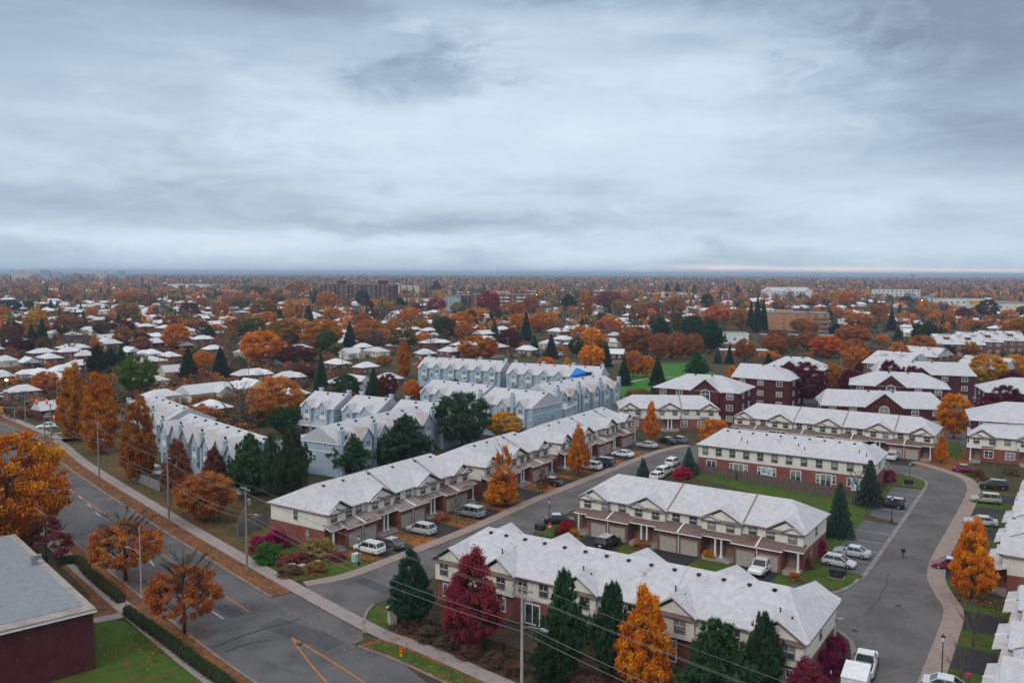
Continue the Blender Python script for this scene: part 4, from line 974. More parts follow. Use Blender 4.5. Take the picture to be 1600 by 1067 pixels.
# park
T('spruce', 1027, 602, 46, 28, DPINE, 'dark spruce on the park lawn right of the orange tree', G1, 0)
T('round', 1010, 590, 34, 24, (.54, .165, .012), 'small orange tree on the park lawn', G1, 1)
T('spruce', 975, 602, 46, 26, DPINE, 'dark spruce at the left edge of the park', G1, 1)
T('pine', 1088, 598, 48, 34, (.03, .10, .03), 'bright green pine at the right of the park', G1, 0)
T('round', 990, 590, 42, 34, (.42, .12, .02), 'orange brown tree at the left of the park', G1, 0)
T('spruce', 1021, 628, 30, 24, SPRUCE, 'small blue spruce before the park lawn', G1, 1)
T('spruce', 1038, 632, 26, 20, SPRUCE, 'small blue spruce at the roof corner', G1, 0)
T('spruce', 1064, 636, 26, 20, SPRUCE, 'small blue spruce beside the dark brick end', G1, 1)
T('spruce', 1098, 640, 44, 26, (.05, .075, .065), 'grey spruce before the dark brick wall', G1, 0)
T('spruce', 954, 640, 32, 26, DPINE, 'dark small spruce at the right blue grey end', G1, 0)
T('spruce', 968, 642, 28, 18, DPINE, 'slim dark spruce beside the park edge', G1, 1)
T('bush', 997, 632, 24, 40, BROWN, 'brown bare bush at the park edge', 'shrubs by the townhouses', 1)
# between the blue grey rows
T('round', 444, 678, 42, 46, (.025, .07, .03), 'round dark green tree beside the left end of blue grey row', G1, 1)
T('round', 432, 660, 72, 82, PEACH, 'peach orange spreading tree behind the blue grey rows', G1, 0)
T('bare', 375, 672, 76, 66, (.12, .08, .07), 'large leafless tree in the parking court', G1, 1)
T('spruce', 502, 614, 62, 26, (.035, .075, .03), 'green conical tree behind the first blue grey row', G1, 0)
T('round', 541, 622, 36, 42, (.035, .08, .03), 'round green tree behind the blue grey chimneys', G1, 2)
T('spruce', 584, 620, 46, 30, (.04, .07, .045), 'dull green conifer among brown shrubs', G1, 1)
T('round', 606, 624, 40, 32, MAROON, 'maroon brown tree beside the dull green conifer', G1, 0)
T('tall', 631, 590, 58, 27, (.42, .115, .012), 'columnar orange tree behind the blue grey rows', G1, 1)
T('round', 644, 628, 34, 26, (.48, .13, .014), 'small orange tree between maroon trees', G1, 2)
T('round', 668, 640, 36, 34, (.16, .015, .03), 'crimson round tree at the blue grey roof', G1, 0)
T('round', 694, 642, 36, 34, (.17, .015, .03), 'dark red round tree beside the crimson one', G1, 1)
T('pine', 712, 640, 46, 36, (.045, .06, .028), 'ragged olive pine above the dark red tree', G1, 2)
T('round', 742, 650, 40, 36, (.15, .015, .03), 'dark red tree above the large green bush', G1, 2)
T('round', 668, 590, 30, 36, (.48, .14, .016), 'orange tree in front of the far blue grey row', G1, 1)
T('pine', 674, 592, 32, 28, (.045, .08, .03), 'small green pine by the far blue grey row', G1, 0)
T('bare', 790, 602, 36, 50, (.3, .27, .26), 'pale bare tree before the tarp roof row', G1, 1)
T('bush', 310, 664, 34, 44, (.35, .12, .03), 'orange shrubs beside the leafless tree court', G1, 0)
T('bush', 330, 668, 30, 38, (.26, .085, .03), 'rust shrub in the parking court', G1, 1)
# dark brick court
T('round', 1252, 632, 66, 66, PURPLE, 'large dark purple tree before the brick building', G1, 0)
T('round', 1328, 628, 50, 34, (.10, .012, .028), 'purple tree left of the second brick roof', G1, 1)
T('round', 1388, 628, 64, 34, (.10, .012, .028), 'purple tree rising between two snowy brick roofs, left one', G1, 2)
T('round', 1420, 628, 56, 42, (.115, .012, .03), 'purple tree rising between two snowy brick roofs, right one', G1, 0)
T('round', 1450, 622, 54, 38, (.10, .012, .03), 'purple tree at the right end of the brick roofs', G1, 1)
T('round', 1405, 642, 40, 56, (.12, .012, .03), 'low purple tree behind the nearest brick roof', G1, 2)
T('round', 1570, 662, 60, 46, (.09, .012, .03), 'purple tree before the right brick roof', G1, 1)
T('round', 1546, 660, 42, 42, (.15, .012, .04), 'magenta red tree beside the right purple tree', G1, 0)
T('round', 1580, 622, 40, 44, (.10, .012, .03), 'small purple tree at the right edge', G1, 2)
T('round', 1145, 606, 34, 26, (.52, .16, .014), 'round orange tree beside the white gable', G1, 0)
T('round', 1455, 646, 24, 24, (.12, .012, .03), 'purple shrub tree at the lot corner', G1, 0)
T('round', 1300, 618, 50, 34, (.36, .12, .03), 'rust orange tree behind the third roof', G1, 1)
# shrubs
GS = 'shrubs by the townhouses'; B = lambda *a, **k: T('bush', *a, group=GS, **k)
B(403, 862, 24, 24, MAGENTA, 'magenta shrub left of the brick end wall'); B(432, 856, 30, 34, MAGENTA, 'larger magenta shrub against the brick end wall')
B(418, 878, 32, 42, (.045, .13, .025), 'bright green shrub below the magenta shrubs'); B(498, 868, 30, 42, (.26, .19, .06), 'yellowish shrub at the porch corner')
B(446, 882, 20, 30, (.22, .08, .06), 'reddish low shrub right of the green shrub'); B(470, 878, 16, 26, (.20, .05, .05), 'dull red low shrub in the corner bed'); B(494, 896, 18, 30, (.22, .09, .035), 'rust shrub beside the garden stone')
B(452, 898, 14, 36, (.13, .07, .04), 'brown low shrub on the corner lawn'); B(526, 876, 14, 24, (.22, .05, .06), 'pinkish low shrub under the porch column')
B(888, 836, 24, 26, (.24, .02, .03), 'red shrub at the left end of garage row'); B(897, 842, 16, 14, (.40, .16, .02), 'small orange shrub beside the red shrub')
B(1280, 868, 26, 22, MAGENTA, 'magenta shrub at the right end of garage row'); B(1256, 888, 20, 24, (.15, .05, .05), 'dull maroon shrub by the end porch'); B(1241, 904, 10, 18, (.36, .12, .03), 'small rust shrub by the end porch step')
B(1389, 752, 18, 18, MAGENTA, 'magenta shrub at the right end of fence row'); B(1306, 1040, 46, 36, (.13, .012, .045), 'purple shrub against the near row end wall'); B(1290, 1056, 40, 36, (.15, .012, .05), 'purple shrub nearest the bottom right kerb')
B(1108, 872, 14, 18, (.45, .20, .02), 'yellow orange shrub between garage pairs'); B(1002, 856, 12, 26, (.30, .12, .04), 'brown shrubs at the double porch'); B(616, 858, 12, 16, (.40, .26, .03), 'yellow shrub beside the grey sedan')
B(690, 814, 14, 22, (.26, .10, .05), 'rust shrub by the middle porch'); B(872, 838, 16, 12, (.18, .03, .03), 'tiny red shrub on the lane corner lawn')
for k, (x, y) in enumerate(((640, 985), (668, 1000), (700, 1012), (735, 1026), (770, 1040), (806, 1052), (845, 1064), (900, 1072), (930, 1082), (1040, 1085))):
    T('bush', x, y, random.uniform(16, 26), random.uniform(26, 40), random.choice([(.12, .06, .045), (.15, .07, .05), (.11, .07, .04)]), 'brown leafless shrub along the iron fence', 'brown shrubs along the iron fence')
for k, (x, y) in enumerate(((1540, 756), (1556, 764), (1580, 742), (1526, 744))): B(x, y, 12, 20, random.choice([(.10, .06, .04), (.14, .07, .03)]), 'low brown shrub by the porch row steps')

for x, y, h, w_, c, lb in ((1440, 566, 42, 44, (.34, .12, .03), 'rust orange tree between the two brick halls'), (1402, 580, 44, 40, (.40, .14, .025), 'orange tree before the left brick hall'), (1334, 570, 40, 40, (.34, .11, .03), 'rust tree at the left end of the brick halls'), (1588, 548, 46, 50, (.26, .10, .03), 'brown rust tree at the right end of the stepped brick row'), (1452, 548, 40, 38, (.04, .055, .025), 'dark green tree left of the stepped brick row'), (1515, 560, 26, 30, (.36, .14, .03), 'small orange tree before the stepped brick row'), (1215, 545, 30, 34, (.24, .09, .03), 'brown tree before the low snowy hall, left'), (1262, 548, 30, 36, (.28, .10, .03), 'rust tree before the low snowy hall, right')):
    T('round', x, y, h, w_, c, lb, G1)

# fallen leaves lying on verges, yards and kerbs
C, Nn, Cc = [], [], []; rl = random.Random(21)
def leaf_at(x, y, z, cols):
    C.append((x, y, z+rl.uniform(0, .02))); Nn.append((rl.gauss(0, .35), rl.gauss(0, .35), 1)); Cc.append(jit(rl.choice(cols), .25))
LC = [(.36, .12, .025), (.28, .09, .025), (.20, .08, .03), (.40, .17, .03), (.14, .06, .03)]
tot_ = tot
for _ in range(9000):
    s_ = rl.uniform(arclen(AV, W2(30, 680)), tot_-95); side = rl.random(); d_ = rl.uniform(.3, 2.6) if side < .5 else (rl.uniform(AVD-1.7, AVD-.3) if side < .75 else (rl.gauss(-.5, .5) if side < .87 else rl.uniform(4.7, 14)))
    if side >= .75 and side < .87: d_ = -abs(d_)
    if s_gap0 < s_ < s_gap1 and d_ > -.2: continue
    q = sub(AV, s_, s_+.6)
    if len(q) < 2: continue
    t_ = (q[-1]-q[0]).normalized(); p = q[0]+Vector((-t_.y, t_.x))*d_; leaf_at(p.x, p.y, .112 if .2 < d_ < 2.7 or d_ < AVD else (.05 if d_ > 4 else .028), LC)
for row, n_, u_, y1 in ((rowA, 6, 5.4, -10), (rowA2, 4, 5.4, -9.2), (rowA3, 6, 5.6, -9.2)):
    for _ in range(1100):
        x, y = rl.uniform(0, n_*u_), rl.uniform(y1-3*(rl.random() < .15), -2.4); a = loc2w(row, x, y); dr_ = min(abs(x-k*u_) for k in range(1, n_, 2)) < 3
        if dr_ and rl.random() < .8: continue
        leaf_at(a[0], a[1], .07 if y > y1 else .125, LC)
for px, py, r_, n_, cs in ((738, 1012, 6, 500, [(.2, .03, .04), (.14, .02, .03)]), (1006, 1078, 7, 600, LC), (1517, 938, 6, 600, LC), (288, 990, 5, 500, LC), (197, 908, 5, 500, LC), (1490, 686, 8, 500, LC), (1470, 724, 5, 400, LC), (322, 815, 7, 500, LC), (1017, 690, 5, 400, LC), (250, 1010, 8, 300, LC), (620, 1000, 8, 350, LC)):
    c = P(px, py)
    for _ in range(n_): r = abs(rl.gauss(0, .5))*r_; a = rl.uniform(0, 6.28); leaf_at(c.x+r*math.cos(a), c.y+r*math.sin(a), .13, cs)
ob('fallen_leaves', leafmesh('fallen_leaves', np.array(C), np.array(Nn), NR.uniform(.06, .16, len(C)), NR.random(len(C)), 'far_leaves', 1.3, None, np.array(Cc)), kind='stuff', label='fallen orange leaves scattered over verges, yards and kerbs', cat='fallen leaves')
# ---------------------------------------------------------------- blue grey stacked townhouses
def bluerow(label, fl, ze, d, mods, D=10, mw=5.0, rise=2.9, chim='back', balc=False, seams=(), tarp=False, hl=0, hr=0, dorm=(1.75, 1.65)):
    o = frame_from(fl, ze, d, .3); L = mods*mw; t = empty('townhouse_row', o, d, label, 'townhouse row', 'pale blue clad townhouse rows'); ov = .3
    sl = rise/(D/2+ov)
    b = MB(); b.box(0, L, 0, D, 2.4, ze)
    for x in (0, L):                                     # gable ends
        f = [(x, 0, ze), (x, D, ze), (x, D/2, ze+sl*D/2)]; b.face(f if x else f[::-1])
    for k in range(mods):
        c = (k+.5)*mw; b.box(c-1.25, c+1.25, -.8, -.003, 3.0, ze-.1)
    b.build('wall', 'blue_siding', t)
    g = MB(); g.box(.02, L-.02, .02, D-.02, 0, 2.4); g.build('base_wall', 'brown_brick' if balc else 'blue_siding', t)
    tr = MB(); tr.box(-.04, L+.04, -.05, -.003, 2.3, 2.55); tr.box(-.05, -.003, -.04, D, ze-1.9, ze-1.65); tr.box(L+.003, L+.05, 0, D, ze-1.9, ze-1.65); 
    for k in range(1, mods): tr.box(k*mw-.1, k*mw+.1, -.06, -.003, 2.55, ze-.2)
    for x in (0, L): tr.box(x-.08, x+.08, -.07, -.003, 2.55, ze)
    tr.build('trim', 'blue_trim', t)
    r = MB(); hip_roof(r, -ov, L+ov, -ov, D+ov, ze, ze+rise, hl, hr, .22); r.build('roof', ['snow_shingles', 'white_trim'], t)
    for k in range(mods):
        c = (k+.5)*mw; h, hw = dorm
        for sg in (-1, 1):
            rr = MB(); q = [(c+sg*hw, -1.05, ze-.2), (c, -1.05, ze-.2+h), (c, h/sl-ov, ze-.2+h), (c+sg*hw, -.2, ze-.2)]
            if (Vector(q[1])-Vector(q[0])).cross(Vector(q[2])-Vector(q[0])).z < 0: q = q[::-1]
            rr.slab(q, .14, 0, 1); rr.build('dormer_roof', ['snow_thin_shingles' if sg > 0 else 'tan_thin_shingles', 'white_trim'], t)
        f = MB(); f.face([(c-1.25, -.81, ze-.12), (c+1.25, -.81, ze-.12), (c, -.81, ze-.2+h*.82)]); f.build('dormer', 'blue_siding', t)
        window(t, c, -.82, ze-1.0, 1.1, .95, 0, 'white_trim', style='double'); 
        p = MB(); p.box(c-.9, c+.9, -.86, -.80, ze-2.5, ze-1.75); p.build('panel', 'white_trim', t)
        window(t, c, -.82, ze-3.25, 1.0, 1.0, 0, 'white_trim', style='double')
        if k % 2 == 0: window(t, c+mw*.5, -.03, 4.2, .7, 1.0, 0, 'white_trim')
    if balc:
        for k in range(0, mods):
            c = (k+.5)*mw; p = MB(); p.box(c-2.3, c+2.3, -2.2, 0, 2.3, 2.5); p.box(c-2.3, c+2.3, -2.2, -2.1, 3.35, 3.45)
            for q in range(24): p.box(c-2.25+q*.195, c-2.19+q*.195, -2.18, -2.12, 2.5, 3.35)
            for x in (-2.3, 2.2): p.box(c+x, c+x+.1, -2.2, -2.1, 0, 3.45)
            p.build('balcony', 'white_trim', t)
            w_ = garage_mesh(); gq = ob('garage_door', w_[0], t, (c, -.01, 0), 0, (.95, 1, .95)); ob('frame', w_[1], gq)
    for k in range(0, mods+1, 2) if chim else ():
        x = min(max(k*mw, .6), L-.6); y = D*.62 if chim == 'back' else -.3; c = MB()
        z0 = ze if chim == 'back' else 0
        zt = ze+rise+(.5 if chim == 'back' else -.5); c.box(x-.45, x+.45, y-.36, y+.36, z0-.6, zt); c.box(x-.52, x+.52, y-.43, y+.43, zt, zt+.15, 1)
        for q in (-.25, .25): c.lathe([(.12, 0), (.12, .35), (.17, .36), (.17, .45)], 8, (x+q, y, zt+.15), 2)
        c.build('chimney', ['blue_siding', 'blue_trim', 'vent_metal'], t)
    vm = vent_mesh()
    for k in range(mods): ob('roof_vent', vm, t, ((k+.5)*mw+1.9, D/2-.7, ze+sl*(D/2-.7+ov)))
    for s in seams: k = MB(); k.slab([(s-.12, -ov, ze+.1), (s+.12, -ov, ze+.1), (s+.12, D/2, ze+rise+.1), (s-.12, D/2, ze+rise+.1)], .3); k.build('roof_seam', 'blue_trim', t)
    for x, rz in ((L+.03, PI/2), (-.03, -PI/2)):
        window(t, x, D*.35, ze-.6, .6, .7, rz, 'white_trim'); window(t, x, D*.65, ze-3.2, .8, 1.1, rz, 'white_trim')
    return t
BX = R(-31)
bluerow('blue grey row with white balconies beside the round dark green tree, left third', (468, 633), 6.6, BX, 2, balc=True)
bluerow('blue grey row with two gables, second step from the balcony end', (532, 640), 6.4, BX, 2, balc=True)
bluerow('blue grey row with two gables, third step behind the wide green pine', (604, 648), 6.2, BX, 3)
k2 = bluerow('blue grey row with tall chimneys behind the small bushy pine', (529, 694), 6.4, R(60), 6, D=9, chim='front', dorm=(2.2, 2.0))
# low end block with a white band
v = P(474, 701, 4.6); t = empty('townhouse', (v.x, v.y), R(46), 'low blue grey end block with a white band and one small window', 'house', 'pale blue clad townhouse rows')
b = MB(); b.box(0, 9, 0, 9, 0, 4.6); b.build('wall', 'blue_siding', t); r = MB(); hip_roof(r, -.3, 9.3, -.3, 9.3, 4.6, 6.4, 0, 2, .2); r.build('roof', ['snow_shingles', 'blue_trim'], t)
b = MB(); b.box(-.03, 9.03, -.05, -.003, 2.9, 3.15); b.box(-.05, .1, -.06, -.003, 0, 4.6); b.box(5.2, 5.35, -.06, -.003, 0, 4.6); b.build('trim', 'blue_trim', t); window(t, 7, -.02, 1.7, .6, 1.1, 0, 'white_trim'); window(t, 2.2, -.02, 1.1, 1.6, 1.6, 0, 'white_trim', style='double')
bluerow('long blue grey row with stepped gables behind the avenue trees, nearer half', (252, 672), 6.4, R(-48), 7, D=11, chim='front', dorm=(2.5, 2.3))
bluerow('long blue grey row behind the tall rust tree, farther half', (200, 638), 6.4, R(-52), 5, D=11, chim='front', dorm=(2.5, 2.3))
bluerow('far blue grey row with four gables by the columnar orange tree', (652, 573), 6.6, R(-24), 6, chim='back')
bluerow('far blue grey row under the blue roof tarp', (790, 583), 6.6, R(-22), 6, chim='back', tarp=True)
bluerow('blue grey row with gables behind the dark red trees', (655, 612), 6.6, R(-38), 4, chim='back')
bluerow('blue grey block with a broad blank side wall beside the yellow tree', (746, 628), 7.6, R(-36), 3, D=13, chim='front')
t = bluerow('low blue grey block with arched entry right of the blank side wall', (822, 634), 5.2, R(-22), 2, D=10, mw=5, rise=1.9, chim=None, hr=3)
bluerow('blue grey row with tall chimney stacks beside the park', (868, 622), 7.6, R(52), 6, D=11, chim='front')
# blue tarp on the far row
v0, v1, v2, v3 = (P(*q) for q in ((890, 588, 7.2), (908, 590, 7.2), (917, 581, 9.2), (901, 574, 9.7)))
m = MB(); m.slab([tuple(v0), tuple(v1), tuple(v2), tuple(v3)], .12); v4, v5 = P(926, 581, 9.1), P(922, 588, 7.2)
simple('tarp', (.02, .19, .62), (.015, .14, .5), 1.5, .45)
m.slab([tuple(v1), tuple(v5), tuple(v4), tuple(v2)], .12); m.build('roof_tarp', 'tarp', label='bright blue tarpaulin spread over a snowy roof', cat='tarp')
# ---------------------------------------------------------------- dark brick walk-ups
def brickblock(label, fl, ze, d, L, D, rise=3.2, gabs=((.5, 3.4),), wins=4, wall='dark_brick', arch=True, hl=None, hr=None, roof='snow_shingles', floors=3, name='apartment_building', grp='dark brick apartment buildings with snowy hip roofs', winfr='white_trim'):
    o = frame_from(fl, ze, d, .5); t = empty(name, o, d, label, 'apartment building', grp); sl = rise/(D/2+.5)
    b = MB(); b.box(0, L, 0, D, 0, ze); b.build('brick_wall', wall, t)
    r = MB(); hip_roof(r, -.5, L+.5, -.5, D+.5, ze, ze+rise, D/2 if hl is None else hl, D/2 if hr is None else hr, .22); r.build('roof', [roof, 'white_trim'], t)
    if (hl == 0 or hr == 0):
        g = MB()
        for x, q in ((0, hl), (L, hr)):
            if q == 0: f = [(x, 0, ze), (x, D, ze), (x, D/2, ze+sl*D/2)]; g.face(f if x else f[::-1])
        g.build('gable', wall, t)
    for fx, hw in gabs:
        x = fx*L; h = hw*.8; g = MB(); g.box(x-hw, x+hw, -.5, -.004, 0, ze-.003); g.face([(x-hw, -.5, ze), (x+hw, -.5, ze), (x, -.5, ze+h)]); g.build('gable', wall, t)
        for sg in (-1, 1):
            k = MB(); q = [(x+sg*(hw+.5), -.95, ze-.35), (x, -.95, ze+h+.05), (x, h/sl-.4, ze+h+.05), (x+sg*(hw+.5), 0, ze-.35)]
            if (Vector(q[1])-Vector(q[0])).cross(Vector(q[2])-Vector(q[0])).z < 0: q = q[::-1]
            k.slab(q, .18, 0, 1); k.build('gable_roof', [roof, 'taupe_trim'], t)
        if arch: arch_window(t, x, -.52, ze-1.6, 2.2, 2.6)
    fh = ze/floors
    for f in range(floors):
        for k in range(wins):
            x = (k+.5)*L/wins
            if any(abs(x-fx*L) < hw+.6 for fx, hw in gabs): continue
            window(t, x, -.03, fh*(f+.55), 1.5, 1.2, 0, winfr, style='double')
        for k in range(2):
            for x, rz in ((L+.03, PI/2), (-.03, -PI/2)): window(t, x, D*(.3+.4*k), fh*(f+.55), 1.3, 1.2, rz, winfr, style='double')
    vm = vent_mesh()
    for k in range(5): ob('roof_vent', vm, t, (L*(.3+.1*k), D/2+.6*(-1)**k, ze+rise-.25))
    return t
brickblock('dark brick block with a hip roof behind the lane end row', (1020, 604), 8.4, R(-30), 22, 14, gabs=((.62, 3.6),), wins=5)
brickblock('dark brick block with white gable behind the dark purple tree', (1142, 588), 8.6, R(-34), 16, 15, hl=0, gabs=(), wins=3)
brickblock('dark brick block with a hip roof left of the purple tree top', (1190, 573), 8.6, R(-30), 18, 12, gabs=((.45, 3.0),), wins=4)
brickblock('nearest dark brick block with low pitched roof and wide brick gable', (1282, 632), 5.2, R(-14), 29, 13, hl=2, hr=3, gabs=((.5, 4.2),), wins=6, floors=2)
brickblock('second dark brick block with a hip roof and gable behind the nearest one', (1326, 600), 8.2, R(-22), 24, 13, gabs=((.42, 3.6),), wins=5)
brickblock('third dark brick block with long snowy roof among purple trees', (1368, 582), 8.2, R(-16), 27, 13, hl=2, hr=2, gabs=((.45, 2.6),), wins=5)
brickblock('right dark brick block with an arched white window beside the porch row', (1515, 655), 8.0, R(-24), 26, 14, gabs=((.72, 4.0),), wins=6)
brickblock('dark brick block at the right edge behind the purple tree', (1540, 612), 8.0, R(-18), 26, 14, gabs=((.6, 3.5),), wins=5)
brickblock('brown brick hall with ribbed snowy gable roof at the right', (1490, 572), 6.0, R(-52), 15, 16, rise=3.5, gabs=(), wins=3, wall='brown_brick', hl=0, hr=0, floors=2, name='brick_hall', grp='brick halls with snowy gable roofs', roof='ribbed_snow')
brickblock('brown brick hall with snowy gable roof left of the purple trees', (1346, 566), 6.0, R(-50), 15, 22, rise=3.8, gabs=(), wins=3, wall='brown_brick', hl=0, hr=0, floors=2, name='brick_hall', grp='brick halls with snowy gable roofs', roof='ribbed_snow')
for fl_, L_, lb in (((1462, 537), 20, 'stepped brown brick row behind the halls, left section'), ((1500, 533), 18, 'stepped brown brick row behind the halls, middle section'), ((1536, 531), 18, 'stepped brown brick row behind the halls, right section')):
    t = brickblock(lb, fl_, 6.5, R(-14), L_, 18, rise=4, gabs=(), wins=5, wall='brown_brick', hl=0, hr=0, floors=2, name='brick_row', grp='brick rows with stepped snowy roofs', roof='ribbed_snow')
    for q in (.25, .7): m = MB(); m.box(L_*q-1.1, L_*q+1.1, 3.5, 5.5, 7.4, 9.2); m.box(L_*q-1.3, L_*q+1.3, 3.3, 5.7, 9.2, 9.4, 1); m.build('roof_unit', ['brown_brick', 'taupe_trim'], t)
brickblock('small brick hall roof between the two brick halls', (1398, 553), 5.0, R(-48), 16, 16, rise=3.2, gabs=(), wins=3, wall='brown_brick', hl=0, hr=0, floors=2, name='brick_hall', grp='brick halls with snowy gable roofs', roof='ribbed_snow')
# ---------------------------------------------------------------- flat roofed buildings
def slabblock(label, base, d, L, D, H, wall, floors, bays, name='apartment_building', cat='apartment building', fr='white_trim', balc=(), pent=None, roof='flat_snow_roof', parapet=.6, wh=1.5, ww=1.6, grp=None, lit=0, back=False):
    v = P(*base); t = empty(name, (v.x, v.y), d, label, cat, grp)
    b = MB(); b.box(0, L, 0, D, 0, H); b.build('brick_wall' if 'brick' in wall else 'wall', wall, t)
    r = MB(); r.box(-.15, L+.15, -.15, D+.15, H, H+parapet, 1); r.face([(.3, .3, H+parapet+.004), (L-.3, .3, H+parapet+.004), (L-.3, D-.3, H+parapet+.004), (.3, D-.3, H+parapet+.004)], 0); r.build('roof', [roof, 'taupe_trim' if wall != 'white_siding' else 'white_trim'], t)
    fh = H/floors; W = MB(); F = MB()
    for f in range(floors):
        for k in range(bays):
            x = (k+.5)*L/bays; z = fh*(f+.55)
            if k in balc:
                p = MB(); p.box(x-L/bays*.45, x+L/bays*.45, -1.3, 0, fh*f, fh*f+.15); p.box(x-L/bays*.45, x+L/bays*.45, -1.3, -1.2, fh*f+.15, fh*f+1.15); p.build('balcony', fr if wall != 'dark_brick' else 'taupe_trim', t)
            window(t, x, -.03, z, min(ww, L/bays*.7), min(wh, fh*.55), 0, fr, style='double')
        if not back:
            nb = max(2, int(D/6))
            for k in range(nb): window(t, L+.03, (k+.5)*D/nb, fh*(f+.55), ww, min(wh, fh*.55), PI/2, fr, style='double')
    if pent:
        for a, e, h in pent: p = MB(); p.box(a, e, D*.3, D*.7, H+parapet, H+parapet+h); p.build('penthouse', wall, t)
    return t
v = P(148, 1046); BA = math.atan2(23, -20.7)
fb = empty('brick_building', (v.x, v.y), BA, 'dark brick building with flat snow dusted roof at the bottom left corner', 'building')
b = MB(); b.box(0, 31, 0, 26, 0, 5.7); b.build('brick_wall', 'dark_brick', fb)
r = MB(); r.box(-.3, 31.3, -.3, 26.3, 5.7, 5.86, 1); r.box(-.26, 31.26, -.26, 26.26, 5.86, 6.05, 2); r.slab([(1.3, .5, 6.09), (30.8, .5, 6.09), (30.8, 25.8, 6.09), (1.3, 25.8, 6.09)], .036, 0); r.build('roof', ['flat_snow_roof', 'white_trim', 'concrete_step'], fb)
b = MB(); b.box(-.16, -.004, 8.6, 8.74, 0, 5.6); b.build('downspout', 'taupe_trim', fb)
for x, z in ((9.5, 2.9), (8.9, .9), (15, 3.2)): b = MB(); b.box(-.12, -.004, x-.12, x+.12, z, z+.25); b.build('wall_lamp', 'white_trim', fb)
for x in (15.5, 22): window(fb, -.03, x, 2.6, 1.4, 1.8, -PI/2, 'white_trim')
for x, y in ((6, 7), (13, 12), (22, 5), (25, 18)): b = MB(); b.lathe([(.18, 0), (.18, .5), (.28, .52), (.28, .62)], 8, (x, y, 6.09)); b.build('roof_vent', 'grey_metal', fb)
b = MB(); b.box(17, 17.6, .6, 1.2, 6.09, 7.1); b.box(17.1, 17.5, .2, .6, 6.6, 7.1); b.build('roof_unit', 'grey_metal', fb)
# mid distance
slabblock('long brick apartment slab with dark balconies in the middle distance', (502, 474), R(-8), 92, 18, 23, 'dark_brick', 7, 16, 'apartment_slab', balc=(1, 2, 4, 5, 7, 8, 10, 11, 13, 14), fr='taupe_trim', pent=((18, 28, 4), (70, 80, 4.5)), ww=2.2)
slabblock('brick apartment wing left of the long brick slab', (488, 470), R(-8), 12, 18, 18, 'dark_brick', 6, 3, 'apartment_slab', fr='taupe_trim')
slabblock('pale grey apartment block behind the long brick slab', (619, 462), R(-6), 36, 16, 17, 'cream_stucco', 6, 7, 'apartment_slab', fr='taupe_trim', balc=(1, 3, 5))
slabblock('dark apartment block with white bands under a green roofline', (738, 488), R(6), 60, 18, 17, 'brown_brick', 5, 10, 'apartment_slab', balc=(1, 2, 4, 5, 7, 8), fr='white_trim')
slabblock('blue white panel block left of the dark apartment block', (696, 486), R(-4), 14, 16, 14, 'blue_siding', 5, 4, 'apartment_slab')
slabblock('dark grey block between blue white panels and red tree', (712, 485), R(-4), 14, 16, 15, 'dark_brick', 5, 4, 'apartment_slab', fr='taupe_trim')
slabblock('long low school roof before the brick apartment slab', (588, 472), R(-6), 84, 30, 4.5, 'cream_stucco', 1, 14, 'school_building', 'building', fr='taupe_trim')
slabblock('orange brick apartment block with flat roof in the right middle distance', (1195, 516), R(-9), 33, 26, 11.5, 'orange_brick', 4, 4, 'apartment_building', pent=((8, 20, 1.2),), ww=1.1, wh=1.1, fr='taupe_trim')
slabblock('orange brick wing with dark recessed balconies', (1268, 519), R(-9), 11, 22, 12, 'orange_brick', 4, 2, 'apartment_building', balc=(0, 1), fr='taupe_trim')
slabblock('long low snowy roofed hall before the orange brick block', (1190, 536), R(-8), 52, 11, 4, 'brown_brick', 1, 8, 'low_hall', 'building', roof='flat_snow_roof')
slabblock('low flat hall with white walls at the park street', (1126, 537), R(-6), 15, 16, 5.0, 'white_siding', 1, 3, 'low_hall', 'building', roof='flat_snow_roof')
slabblock('low brown hall behind the park spruces', (1124, 560), R(-6), 22, 10, 3.2, 'brown_brick', 1, 3, 'low_hall', 'building', roof='snow_far')
# white hotel-like townhouses with gables
hb = brickblock('white apartment house with three gables against the far wood', (1192, 455), 12, R(-4), 74, 16, rise=6, gabs=((.1, 5), (.5, 6.5), (.9, 5)), wins=14, wall='white_siding', arch=False, floors=4, name='apartment_house', grp='white far apartment houses', winfr='taupe_trim')
slabblock('white and glass block left of the tall mast', (1370, 467), R(-3), 66, 24, 14, 'white_siding', 3, 10, 'office_building', 'building', ww=3, wh=2.2)
slabblock('long low white store at the right with a wide roof', (1472, 478), R(-2), 60, 40, 8, 'white_siding', 1, 8, 'store_building', 'store', ww=3, wh=2)
slabblock('beige store with yellow roof box at the right', (1530, 483), R(-2), 40, 30, 8, 'cream_stucco', 1, 5, 'store_building', 'store')
slabblock('long beige warehouse at the right edge', (1566, 488), R(-4), 90, 40, 9, 'cream_stucco', 1, 10, 'store_building', 'store')
v = P(1518, 476, 8.6); simple('yellow_sign', (.7, .42, .01), (.6, .36, .01), 1, .5); m = MB(); m.box(0, 14, -3, 3, 0, 3); m.box(-1.2, 15.2, -3.6, 3.6, 3, 3.6); m.build('roof_box', 'yellow_sign', loc=v, label='yellow canopy box on the beige store roof', cat='canopy')
simple('blue_roof', (.03, .22, .42), (.03, .18, .36), .5, .5); v = P(1424, 474)
t = empty('store_building', v, 0, 'store with bright blue gable roof at the foot of the mast', 'store'); m = MB(); m.box(0, 36, 0, 24, 0, 5); m.build('wall', 'white_siding', t); m = MB(); hip_roof(m, -1, 37, -1, 25, 5, 9, 5, 5, .4); m.build('roof', ['blue_roof', 'white_trim'], t)
